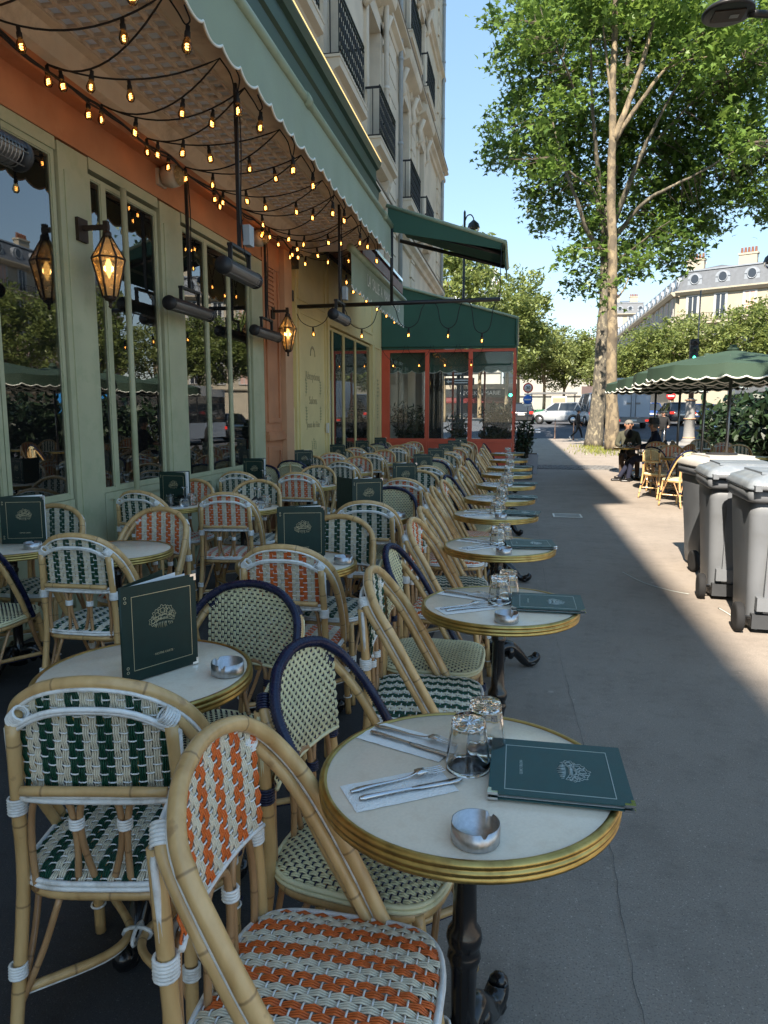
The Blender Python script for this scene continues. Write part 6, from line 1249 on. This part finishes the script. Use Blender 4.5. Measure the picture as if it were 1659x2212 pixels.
# ------------------------------------------------------------------ buildings in the distance
def win_mesh(w,h):
    m_ = MB()
    for s_ in (-1,1): m_.b2(s_*w/2-.09,s_*w/2+.09,-.06,.03,-.06,h+.14)
    m_.b2(-w/2+.09,w/2-.09,-.06,.03,h-.02,h+.14); m_.b2(-.05,.05,-.04,.02,0,h); m_.b2(-w/2+.09,-w/2+.16,-.03,.02,0,h); m_.b2(w/2-.16,w/2-.09,-.03,.02,0,h); m_.b2(-w/2,w/2,-.10,.03,-.07,-.0); return m_.mesh([M['shutter']],'window')
def haussmann(label, p0, ang, width, z0, hts, ncol, roof=3.4, facade='facade_cream', wm=None, depth=10, dormer='oval', chim=(.15,.55,.9), first=0, balc=(1,), name='apartment_building', cat='building'):
    """p0: left end of the front; ang: direction of the front; local +x along it, -y is the street side"""
    t = thing(name, label, cat, (p0[0],p0[1],z0), ang); H = sum(hts); W_ = width; w = W_/ncol*.42
    m_ = MB(); m_.b2(0,W_,0,depth,0,H); m_.build('wall', M[facade], t, smooth=False)
    z = 0
    for f,h in enumerate(hts):
        m_ = MB(); m_.prism([(-.22,z+h-.22),(-.30,z+h-.08),(-.30,z+h),(0,z+h),(0,z+h-.22)],0,-.15,W_+.15) if f < len(hts)-1 else m_.prism([(-.3,z+h-.4),(-.6,z+h-.1),(-.6,z+h+.06),(0,z+h+.06),(0,z+h-.4)],0,-.35,W_+.35); m_.build('cornice', M[facade], t)
        if f >= first:
            wh = h*.68; WM = win_mesh(w,wh); PM = MB().b2(-w/2,w/2,-.012,.0,0,wh).mesh([M['dark_glass']],'pane'); CMm = MB().b2(-w/2,w/2,-.012,.0,0,wh).mesh([M['curtain']],'pane')
            for c in range(ncol):
                x = (c+.5)*W_/ncol; o = put('window', WM, t, (x,-.02,z+h*.16)); put('pane', CMm if random.random() < .25 else PM, o)
        if f in balc:
            m_ = MB(); m_.b2(0,W_,-.75,0,z-.02,z+.16); m_.build('balcony_slab', M[facade], t)
            m_ = MB()
            for zz in (.2,.55,1.05): m_.b2(0,W_,-.72,-.69,z+zz,z+zz+.04)
            for k in range(int(W_/.28)): m_.b2(k*.28,k*.28+.03,-.715,-.695,z+.18,z+1.06)
            o = m_.build('railing', M['black_metal'], t); o['kind'] = 'stuff'
            for k in range(ncol+1): m_ = MB(); m_.prism([(0,z-.7),(-.2,z-.55),(-.6,z-.1),(-.6,z-.03),(0,z-.03)],0,k*W_/ncol-.15,k*W_/ncol+.15); m_.build('console', M[facade], t)
        z += h
    m_ = MB(); m_.add([(0,0,H+.07),(W_,0,H+.07),(W_,depth,H+.07),(0,depth,H+.07),(.4,1.0,H+roof*.72),(W_-.4,1.0,H+roof*.72),(W_-.4,depth-1,H+roof*.72),(.4,depth-1,H+roof*.72),(1.5,depth/2,H+roof),(W_-1.5,depth/2,H+roof)],[(0,1,5,4),(1,2,6,5),(2,3,7,6),(3,0,4,7),(4,5,9,8),(5,6,9),(6,7,8,9),(7,4,8)],flat=True); m_.build('roof', M['slate'] if dormer == 'oval' else M['zinc_roof'], t, smooth=False)
    m_ = MB(); m_.b2(0,W_,.85,1.15,H+roof*.70,H+roof*.75); m_.build('roof_flashing', M['zinc_roof'], t)
    dm = MB(); dw = min(1.5,W_/ncol*.62)
    dm.b2(-dw/2,dw/2,-.05,.9,.1,1.15); P = [(dw*.5*math.cos(a),1.15+dw*.42*math.sin(a)) for a in np.linspace(0,PI,10)]; dm.prism(P,1,-.12,.9); dm.tube([(dw*.30*math.cos(a),-.10,1.12+dw*.34*math.sin(a)) for a in np.linspace(0,2*PI,17)[:-1]],.06,5,closed=True); dm = dm.mesh([M['zinc_roof']],'dormer')
    dg_ = MB().lathe([(0,-.09),(dw*.28,-.09),(dw*.28,-.07)],16,axis=1,cap=False)
    dgm = MB(); dgm.prism([(dw*.26*math.cos(a),1.12+dw*.30*math.sin(a)) for a in np.linspace(0,2*PI,15)[:-1]],1,-.14,-.06); dgm = dgm.mesh([M['dark_glass']],'dormer_pane')
    for c in range(ncol): o = put('dormer', dm, t, ((c+.5)*W_/ncol,.35,H+.15)); put('dormer_pane', dgm, o)
    for q,cfrac in enumerate(chim):
        ch = empty('chimney',(cfrac*W_,depth*.35,H),0,t); m_ = MB(); m_.b2(-.9,.9,-.35,.35,0,roof+.7); m_.b2(-1.0,1.0,-.42,.42,roof+.6,roof+.8); m_.build('stack', M[facade], ch)
        for k in range(5): m_ = MB(); m_.lathe([(.13,0),(.15,.1),(.11,.55),(.13,.6)],8,(-.7+k*.35,0,roof+.8)); m_.build('pot', M['terracotta'], ch)
    return t
CX, CYb = 17.2, 86.; A1 = math.atan2(-.47,.88)
haussmann('cream corner apartment building with grey mansard roof and oval dormers', (CX,CYb), A1, 20, .9, (3.6,3.4,3.4,3.6), 7, 3.2, first=1, balc=(3,), chim=(.03,.30,.82))
haussmann('long side wing of the cream corner building running away from the camera', (CX-.3,CYb+62), R(-90), 61.5, .9, (3.6,3.4,3.4,3.6), 20, 3.2, first=2, balc=(3,), chim=(.2,.42,.6,.78,.92))
haussmann('distant cream apartment block with tall chimney wall left of the corner building', (19,176), 0, 9, 1.1, (4,4,4,4,4,3.4), 4, 3.6, first=3, balc=(), chim=(.3,.75))
bs_ = haussmann('pale apartment building with white blackletter sign on its roof beyond the trees', (-15.8,122), 0, 12.6, 1., (4,3.6,3.6,3.6,3.4), 5, 3.3, facade='facade_white', first=2, balc=(3,), chim=(.2,.9), dormer='zinc')
haussmann('low pale building behind the far street trees', (-3,135), 0, 22, 1., (4,3.4,3.2), 8, 2.6, facade='facade_white', first=3, balc=(), chim=(.3,.7), dormer='zinc')
haussmann('pale building down the side street beyond the stone corner', (-32,96), 0, 15.6, 1., (4,3.6,3.6,3.6,3.4), 6, 3.3, facade='facade_white', first=1, balc=(2,), chim=(.5,), dormer='zinc')
for k in range(3): haussmann(('nearer','middle','farther')[k]+' cream apartment block across the boulevard, seen reflected in the windows', (47,18+(k+1)*24), R(-90), 23.5, -.1, (4,3.5,3.4,3.4,3.2), 8, 3.2, first=1, balc=(2,4), chim=(.2,.6))
# roof sign: blackletter strokes, only the end of the word shows past the lamp post and tree
sg = thing('roof_sign','white blackletter rooftop sign lettering reading arnier','sign',(-8.6,121.4,22.9)); S_ = .95
def strokes(x0, bars, name):
    m_ = MB()
    for (x,z0_,z1_,w) in bars: m_.prism([(x0+x-w/2,z0_+.15),(x0+x,z0_-.08),(x0+x+w/2,z0_+.15),(x0+x+w/2,z1_-.12),(x0+x,z1_+.12),(x0+x-w/2,z1_-.12)],1,-.12,.12)
    m_.build(name, M['sign_white'], sg)
x = 0
for ch,bars,adv in (('a',[(.0,0,.7,.26),(.42,0,1.05,.26),(.2,.9,1.12,.5)],.72),('r',[(0,0,1.05,.26),(.32,.72,1.12,.34)],.62),('n',[(0,0,1.05,.26),(.42,0,1.0,.26),(.2,.92,1.12,.4)],.72),('i',[(0,0,1.05,.26),(0,1.3,1.6,.3)],.40),('e',[(0,0,1.05,.26),(.3,.55,1.1,.3),(.3,0,.3,.3)],.62),('r',[(0,0,1.05,.26),(.32,.72,1.12,.34)],.60),('.',[(0,0,.22,.24)],.3)):
    strokes(x*S_*1.35, [(b[0]*1.35,b[1]*1.9,b[2]*1.9,b[3]*1.35) for b in bars], 'letter'); x += adv
m_ = MB(); m_.b2(-2,6.2,-.1,.1,-.55,-.2); m_.build('sign_rail', M['sign_white'], sg)
# shop front across the junction, seen through the glass terrace
sh = thing('far_shopfront','dark shopfront with white lettering across the junction, seen through the glass terrace','shopfront',(-9.5,88,gz(88)))
m_ = MB(); m_.b2(0,9.5,0,3,0,4.2); m_.build('front', M['stone_dark'], sh); m_ = MB(); m_.b2(.2,9.3,-.1,0,2.6,3.6); m_.build('fascia', M['sign_black'], sh); put('lettering', text_mesh('• FOLK & MARIE •'[:14], .7, M['sign_white'], .01), sh, (4.8,-.12,3.1), (R(90),0,0)); m_ = MB(); m_.prism([(0,2.6),(-1.2,2.1),(-1.2,1.9),(0,2.4)],0,.3,9.2); m_.build('awning', M['maroon'], sh)
for k in range(4): m_ = MB(); m_.b2(.5+k*2.2,2.3+k*2.2,-.03,.0,.1,2.3); m_.build('pane', M['dark_glass'], sh)
# ------------------------------------------------------------------ vehicles (local +y is forward)
def car(label, x, y, ang, body='car_white', L=4.4, W_=1.84, H=1.62, z=None, cat='car'):
    t = thing('parked_car' if cat == 'car' else 'van', label, cat, (x,y,gz(y)+.01 if z is None else z), R(ang-90), 'cars at the junction'); h = L/2; bm_ = M[body]
    st = [(-h,.45,.80,.78),(-h+.10,.30,.95,.86),(-h*.6,.22,1.0,.92),(0,.20,.99,.92),(h*.42,.22,.98,.92),(h*.75,.24,.90,.90),(h-.12,.28,.78,.84),(h,.42,.68,.72)]
    m_ = MB(); V = []; F = []
    for (yy,zb,zt,w) in st:
        w *= W_/1.84
        V += [(w*.9,yy,zb),(w,yy,zb+.16),(w*1.0,yy,(zb+zt)/2+.1),(w*.95,yy,zt),(w*.5,yy,zt+.03),(-w*.5,yy,zt+.03),(-w*.95,yy,zt),(-w,yy,(zb+zt)/2+.1),(-w,yy,zb+.16),(-w*.9,yy,zb)]
    for i in range(len(st)-1):
        for k in range(10): a,b = i*10+k, i*10+(k+1)%10; F.append((a,b,b+10,a+10))
    F += [tuple(range(9,-1,-1)), tuple((len(st)-1)*10+k for k in range(10))]; m_.add(V,F); m_.build('body', bm_, t)
    rw = W_*.36; bw = W_*.47; ry0,ry1,by0,by1 = -h*.72,h*.12,-h*.93,h*.50
    m_ = MB(); m_.add([(-bw,by0,.95),(bw,by0,.95),(bw,by1,.95),(-bw,by1,.95),(-rw,ry0,H-.05),(rw,ry0,H-.05),(rw,ry1,H-.05),(-rw,ry1,H-.05)],[(0,1,5,4),(1,2,6,5),(2,3,7,6),(3,0,4,7),(4,5,6,7)],flat=True); m_.build('glasshouse', M['car_glass'], t, smooth=False)
    m_ = MB(); m_.add([(-rw-.02,ry0-.06,H-.07),(rw+.02,ry0-.06,H-.07),(rw+.02,ry1+.06,H-.07),(-rw-.02,ry1+.06,H-.07),(-rw*.85,ry0+.1,H),(rw*.85,ry0+.1,H),(rw*.85,ry1-.1,H),(-rw*.85,ry1-.1,H)],[(0,1,5,4),(1,2,6,5),(2,3,7,6),(3,0,4,7),(4,5,6,7),(0,3,2,1)]); m_.build('roof', bm_, t)
    for s_ in (-1,1):
        for (p,q) in (((by0,.95),(ry0,H-.05)),((by1,.95),(ry1,H-.05)),((-.15,.97),(-.2,H-.05)),((-h*.62,.97),(ry0,H-.05))): m_ = MB(); m_.tube([(s_*bw,p[0],p[1]),(s_*rw,q[0],q[1])],.045,6); m_.build('pillar', bm_, t)
        m_ = MB(); m_.b2(s_*.80*W_/1.84-.14,s_*.80*W_/1.84+.10*(s_>0),-h-.02,-h+.12,.72,.95) if False else m_.box((s_*.74*W_/1.84,-h+.05,.84),(.26,.16,.17)); m_.build('tail_light', M['tail_red'], t)
        m_ = MB(); m_.box((s_*.62*W_/1.84,h-.06,.64),(.3,.12,.12)); m_.build('headlight', M['chrome'], t)
        m_ = MB(); m_.sphere((s_*(bw+.10),h*.36,1.02),(.10,.06,.07),8,6); m_.build('mirror', bm_, t)
        for yy in (-h*.62,h*.62):
            w_ = empty('wheel',(s_*(W_/2-.10),yy,.33),0,t); m_ = MB(); m_.lathe([(.2,-.11),(.32,-.11),(.335,-.06),(.335,.06),(.32,.11),(.2,.11)],24,axis=0); m_.build('tyre', M['tyre'], w_); m_ = MB(); m_.lathe([(0,-.115),(.2,-.118),(.215,-.10),(.215,.10),(.2,.118),(0,.115)],16,axis=0,cap=False); m_.build('rim', M['rim'], w_)
            m_ = MB(); P = [(s_*(W_/2+.005),yy+.37*math.cos(a),.33+.37*math.sin(a)) for a in np.linspace(0,PI,12)]; m_.tube(P,.03,5); m_.build('arch', M['black_plastic'], t)
    m_ = MB(); m_.box((0,-h+.02,.42),(W_*.86,.2,.26)); m_.build('rear_bumper', M['black_plastic'], t); m_ = MB(); m_.b2(-.26,.26,-h-.035,-h-.02,.66,.77); m_.build('number_plate', M['plate'], t); return t
car('silver white crossover turning at the junction beyond the bollards', 3.15,56,152,'car_white')
car('dark grey estate car seen from behind under the parasols', 11.3,56,93,'car_grey',4.5,1.85,1.6)
car('dark blue car partly hidden behind the delivery truck', 10.4,63,95,'car_blue')
car('pale blue grey car beyond the grey estate', 13.6,57,60,'car_blue',4.2,1.8,1.5)
car('black parked car half hidden by the hedge', 10.9,40.5,92,'car_black',4.5,1.9,1.65)
car('dark car just visible past the red terrace corner', .25,57.5,88,'car_black',4.3)
car('white van left of the speckled trunk', 5.3,54.5,100,'car_white',5.2,2.0,2.3,cat='van')
# box truck
tk = thing('delivery_truck','white delivery truck with double rear doors seen between trunk and parasols','truck',(7.35,53,gz(50)+.02),R(2))
m_ = MB(); m_.b2(-1.08,1.08,-3.0,1.6,.75,3.35); m_.build('box', M['van_white'], tk)
for s_ in (-1,1): m_ = MB(); m_.b2(s_*.53-.50,s_*.53+.50,-3.03,-3.0,.80,3.28); m_.build('rear_door', M['van_white'], tk); m_ = MB(); m_.tube([(s_*.14,-3.06,.8),(s_*.14,-3.06,3.28)],.02,6); m_.b2(s_*.28-.16,s_*.28+.16,-3.07,-3.03,1.62,1.74); m_.build('door_bolt', M['grey_metal'], tk); m_ = MB(); m_.box((s_*.93,-3.02,.55),(.24,.08,.12)); m_.build('tail_light', M['tail_red'], tk)
m_ = MB(); m_.b2(-1.05,1.05,-3.02,-2.9,.42,.72); m_.b2(-.5,.5,-2.9,3.2,.5,.73); m_.build('chassis', M['grey_metal'], tk); m_ = MB(); m_.b2(-.26,.26,-3.04,-3.02,.5,.61); m_.build('number_plate', M['plate'], tk)
m_ = MB(); m_.prism([(1.7,.45),(3.6,.45),(3.6,1.2),(3.0,1.45),(2.5,2.3),(1.7,2.35)],0,-1.0,1.0); m_.build('cab', M['car_white'], tk); m_ = MB(); m_.prism([(1.9,1.45),(2.95,1.45),(2.5,2.15),(1.9,2.15)],0,-1.01,1.01); m_.build('cab_window', M['car_glass'], tk)
for s_ in (-1,1):
    for yy in (-1.8,2.7): m_ = MB(); m_.lathe([(.1,-.14),(.36,-.14),(.38,0),(.36,.14),(.1,.14)],24,(s_*.9,yy,.38),axis=0); m_.build('wheel', M['tyre'], tk)
# bus on the boulevard
bu = thing('city_bus','city bus with white roof and blue rear passing behind the hedge','bus',(11.4,32.5,-.12),R(0))
m_ = MB(); m_.b2(-1.25,1.25,-5.8,5.8,.35,1.15); m_.build('lower_body', M['van_white'], bu); m_ = MB(); m_.b2(-1.24,1.24,-5.6,5.79,1.15,2.55); m_.build('window_band', M['car_glass'], bu); m_ = MB(); m_.b2(-1.25,1.25,-5.8,5.8,2.55,2.95); m_.b2(-1.1,1.1,-4.5,4.5,2.95,3.08); m_.build('roof', M['car_white'], bu); m_ = MB(); m_.b2(-1.26,1.26,-5.86,-5.4,.5,2.7); m_.build('rear_panel', M['bus_blue'], bu)
m_ = MB(); [m_.b2(.2,.9,-5.88,-5.86,1.1+k*.12,1.16+k*.12) for k in range(10)]; m_.build('vent_slots', M['black_plastic'], bu)
for yy in (-4.2,-2.6,-1.0,.6,2.2,3.8): m_ = MB(); m_.b2(-1.262,1.262,yy-.05,yy+.05,1.15,2.55); m_.build('window_post', M['black_plastic'], bu)
for s_ in (-1,1):
    for yy in (-3.2,3.4): m_ = MB(); m_.lathe([(.1,-.14),(.46,-.14),(.48,0),(.46,.14),(.1,.14)],24,(s_*1.13,yy,.48),axis=0); m_.build('wheel', M['tyre'], bu)
    m_ = MB(); m_.b2(s_*1.1-.1,s_*1.1+.1,-5.87,-5.85,.7,1.0); m_.build('tail_light', M['tail_red'], bu)
# ------------------------------------------------------------------ street furniture
def disc(m_, c, r, d=.02, seg=24): m_.lathe([(0,-d),(r,-d),(r,d),(0,d)],seg,c,axis=1,cap=False)
sp = thing('speed_limit_sign','round speed limit 30 sign above a blue round sign on one post','road sign',(.50,44.2,0))
m_ = MB(); m_.tube([(0,.04,0),(0,.04,3.4)],.035,8); m_.build('post', M['grey_metal'], sp)
m_ = MB(); disc(m_,(0,0,3.05),.30); m_.build('red_ring', M['sign_red'], sp); m_ = MB(); disc(m_,(0,-.012,3.05),.225,.012); m_.build('white_face', M['sign_white'], sp); put('lettering', text_mesh('30',.26,M['sign_black'],.002,bold=.008), sp, (0,-.028,3.05),(R(90),0,0))
m_ = MB(); m_.b2(-.22,.22,-.02,.02,2.62,2.72); m_.b2(-.22,.22,-.02,.02,1.98,2.10); m_.build('plate', M['sign_white'], sp); m_ = MB(); disc(m_,(0,0,2.36),.28); m_.build('blue_disc', M['sign_blue'], sp); m_ = MB(); m_.b2(-.2,.2,-.03,-.021,2.32,2.40); m_.build('white_bar', M['sign_white'], sp)
ne = thing('no_entry_sign','red no entry sign above the grey estate car','road sign',(12.35,63,gz(63))); m_ = MB(); m_.tube([(0,.04,0),(0,.04,2.5)],.035,8); m_.build('post', M['grey_metal'], ne); m_ = MB(); disc(m_,(0,0,2.2),.36); m_.build('red_disc', M['sign_red'], ne); m_ = MB(); m_.b2(-.25,.25,-.035,-.021,2.14,2.26); m_.build('white_bar', M['sign_white'], ne)
for i,(x,y) in enumerate(((2.15,44.1),(3.15,43.0))):
    b = thing('bollard',('left','right')[i]+' thin brown bollard with pale ball top near the crossing','bollard',(x,y,0),0,'bollards at the crossing'); m_ = MB(); m_.lathe([(.06,0),(.06,.06),(.04,.08),(.035,.5),(.045,.52),(.035,.54),(.03,1.10)],12); m_.build('post', M['brown_metal'], b); m_ = MB(); m_.sphere((0,0,1.15),.055); m_.build('ball', M['sign_white'], b)
tl = thing('traffic_light','traffic light showing green on an ornate pale pedestal beyond the parasols','traffic light',(8.95,40.5,-.13))
m_ = MB(); m_.lathe([(.42,0),(.42,.2),(.34,.28),(.30,.34),(.27,1.3),(.30,1.36),(.26,1.42),(.24,2.3),(.2,2.4),(.14,2.45)],8); m_.build('pedestal', M['granite'], tl); m_ = MB()
for z_ in (.34,1.34,2.32): m_.lathe([(.31,z_),(.325,z_+.03),(.31,z_+.06)],8)
m_.build('pedestal_bands', M['peach'], tl); m_ = MB(); m_.tube([(0,0,2.4),(0,0,4.4)],.13,10); m_.build('post', M['brown_metal'], tl); m_ = MB(); m_.tube([(.18,0,4.2),(.18,0,8.0)],.035,8); m_.build('mast', M['grey_metal'], tl)
m_ = MB(); m_.b2(-.2,.2,-.14,.14,4.35,5.5); m_.build('signal_head', M['black_plastic'], tl)
for k,mt in enumerate(('green_light','black_rubber','black_rubber')):
    m_ = MB(); m_.lathe([(0,-.17),(.12,-.16),(.13,-.14)],20,(0,0,4.56+k*.36),axis=1,cap=False); m_.build('lens', M[mt], tl); m_ = MB(); P = [(.15*math.cos(a),-.16,4.56+k*.36+.15*math.sin(a)) for a in np.linspace(-.3,PI+.3,10)]; m_.tube([(p[0],p[1]-.06,p[2]) for p in P],.02,4,flat=4.); m_.build('visor', M['black_plastic'], tl)
t2 = thing('traffic_light','small traffic light showing green seen through the right pane of the red terrace','traffic light',(-.55,46.2,-.1)); m_ = MB(); m_.tube([(0,0,0),(0,0,3.4)],.06,8); m_.build('post', M['brown_metal'], t2); m_ = MB(); m_.b2(-.16,.16,-.12,.12,2.6,3.5); m_.build('signal_head', M['black_plastic'], t2); m_ = MB(); m_.sphere((0,-.12,2.78),(.10,.04,.10)); m_.build('lens', M['green_light'], t2)
# direction signs behind the terrace
ds_ = thing('direction_signpost','black signpost with stacked black direction boards behind the glass terrace','signpost',(-2.75,33,0)); m_ = MB(); m_.tube([(0,0,0),(0,0,5.0)],.09,10); m_.build('post', M['black_metal'], ds_)
for k,(z_,w_,x_) in enumerate(((3.35,1.4,-.25),(2.95,1.35,.05))):
    bo = empty('board',(x_,-.1,z_),0,ds_); m_ = MB(); m_.b2(-w_/2,w_/2,-.03,.03,-.16,.16); m_.build('panel', M['sign_black'], bo); m_ = MB(); m_.prism([(-w_/2+.08,0),(-w_/2+.2,.09),(-w_/2+.2,.03),(-w_/2+.34,.03),(-w_/2+.34,-.03),(-w_/2+.2,-.03),(-w_/2+.2,-.09)],1,-.04,-.03); m_.build('arrow', M['sign_white'], bo)
    m_ = MB(); m_.b2(-w_/2+.45,w_/2-.1,-.036,-.03,.03,.08); m_.b2(-w_/2+.45,w_/2-.3,-.036,-.03,-.08,-.03); m_.build('text_rows', M['sign_white'], bo)
fg = thing('finger_signpost','white finger boards with green edges on a thin post behind the glass terrace','signpost',(-3.25,31,0)); m_ = MB(); m_.tube([(0,0,0),(0,0,4.6)],.04,8); m_.build('post', M['black_metal'], fg)
for (z_,x0_,tl_) in ((4.15,-1.0,.16),(3.65,.05,.08)):
    m_ = MB(); L_ = 1.5; m_.prism([(x0_,z_-.18),(x0_-.12,z_),(x0_,z_+.18),(x0_+L_,z_+.18+tl_),(x0_+L_+.12,z_+.05+tl_),(x0_+L_,z_-.08+tl_)],1,-.06,.0); m_.build('finger_board', M['sign_white'], fg); m_ = MB(); m_.prism([(x0_+.1,z_-.22),(x0_+L_,z_-.12+tl_),(x0_+L_,z_-.02+tl_),(x0_+.1,z_-.10)],1,.005,.03); m_.build('board_edge', M['sign_green'], fg)
bc = thing('black_column','black square lamp column standing behind the left pane of the red terrace','column',(-2.62,22.6,0)); m_ = MB(); m_.b2(-.24,.24,-.2,.2,0,3.6); m_.build('shaft', M['sign_black'], bc); m_ = MB(); m_.b2(-.28,.28,-.24,.24,0,.3); m_.b2(-.27,.27,-.23,.23,3.45,3.6); m_.build('mouldings', M['black_metal'], bc)
# lamps
def dome_lamp(t, p, s=1.):
    m_ = MB(); m_.lathe([(.03,.42*s),(.10*s,.36*s),(.26*s,.22*s),(.31*s,.06*s),(.32*s,0)],18,p,cap=False); m_.build('lamp_hood', M['black_metal'], t); m_ = MB(); m_.lathe([(.30*s,0),(.27*s,-.12*s),(.16*s,-.22*s),(0,-.26*s)],18,p,cap=False); m_.build('lamp_globe', M['clear_glass'], t)
l1_ = thing('street_lamp','tall street lamp with domed head and curled bracket beyond the open awning','street lamp',(-2.83,36.2,0)); m_ = MB(); m_.lathe([(.16,0),(.12,1.0),(.07,1.2),(.055,11.2),(.0,11.3)],12); m_.build('post', M['black_metal'], l1_); m_ = MB(); m_.tube(bez([(0,0,10.7),(.12,0,11.0),(.3,0,11.05),(.42,0,10.9),(.44,0,10.75)],6),.03,6); m_.build('bracket', M['black_metal'], l1_); dome_lamp(l1_,(.44,0,10.42),.95)
l2_ = thing('street_lamp','dark flat headed street lamp reaching in from the right over the pavement','street lamp',(6.0,10.9,0)); m_ = MB(); m_.lathe([(.12,0),(.09,1.0),(.06,6.2)],12); m_.build('post', M['black_metal'], l2_); m_ = MB(); m_.tube(bez([(0,0,6.1),(-1.5,-.4,6.15),(-2.9,-.8,6.24),(-3.38,-.88,6.28)],5),.045,8); m_.build('arm', M['black_metal'], l2_)
m_ = MB(); m_.lathe([(0,.10),(.16,.09),(.27,.05),(.30,.015),(.30,-.01),(.27,-.02),(.0,-.02)],28,(-3.62,-.9,6.29)); m_.build('lamp_head', M['black_metal'], l2_); m_ = MB(); m_.box((-3.62,-.9,6.262),(.36,.26,.012)); m_.build('lamp_panel', M['lantern_metal'], l2_); m_ = MB(); m_.box((-3.55,-.9,6.252),(.10,.08,.006)); m_.build('led_panel', M['grey_metal'], l2_)
l3_ = thing('street_lamp','small grey domed lamp head in front of the corner building roof','street lamp',(15.6,42,-.1)); m_ = MB(); m_.lathe([(.14,0),(.06,9.2)],10); m_.build('post', M['grey_metal'], l3_); m_ = MB(); m_.tube(bez([(0,0,9.1),(-1.2,0,9.7),(-2.3,0,9.9),(-2.7,0,9.8)],5),.04,6); m_.build('bracket', M['grey_metal'], l3_); dome_lamp(l3_,(-2.7,0,9.5),1.3)
# small kerb clutter far off
bb = thing('brown_sign_backs','pair of brown sign boards seen from behind beyond the silver car','road sign',(6.0,62,gz(62))); 
for s_ in (-.5,.5): m_ = MB(); m_.b2(s_-.42,s_+.42,-.03,.03,1.9,3.0); m_.build('board', M['sign_back'], bb)
m_ = MB(); m_.tube([(0,.05,0),(0,.05,3.1)],.06,8); m_.build('post', M['sign_back'], bb)
bx_ = thing('green_planter_box','green slatted street box beyond the crossing','planter',(1.65,64,gz(64))); m_ = MB()
for k in range(8): m_.b2(-.8+k*.2,-.8+k*.2+.17,-.4,-.36,.1,1.1)
m_.b2(-.8,.8,-.35,.4,.08,1.05); m_.build('slats', M['bench_green'], bx_)
bsr = thing('bus_shelter','glass bus shelter with a portrait poster beyond the silver car','shelter',(3.2,66,gz(66))); m_ = MB(); m_.b2(-2.2,1.8,-.9,.9,2.45,2.6); m_.build('roof', M['grey_metal'], bsr)
for x_ in (-2.1,1.7): m_ = MB(); m_.tube([(x_,.7,0),(x_,.7,2.45)],.05,8); m_.build('post', M['grey_metal'], bsr)
m_ = MB(); m_.b2(-1.9,1.6,.7,.72,.3,2.3); m_.build('pane', M['clear_glass'], bsr); m_ = MB(); m_.b2(-.4,.9,-.82,-.74,.35,2.25); m_.build('poster_case', M['sign_white'], bsr); m_ = MB(); m_.b2(-.3,.8,-.835,-.82,.5,2.1); m_.build('poster', M['skin'], bsr)
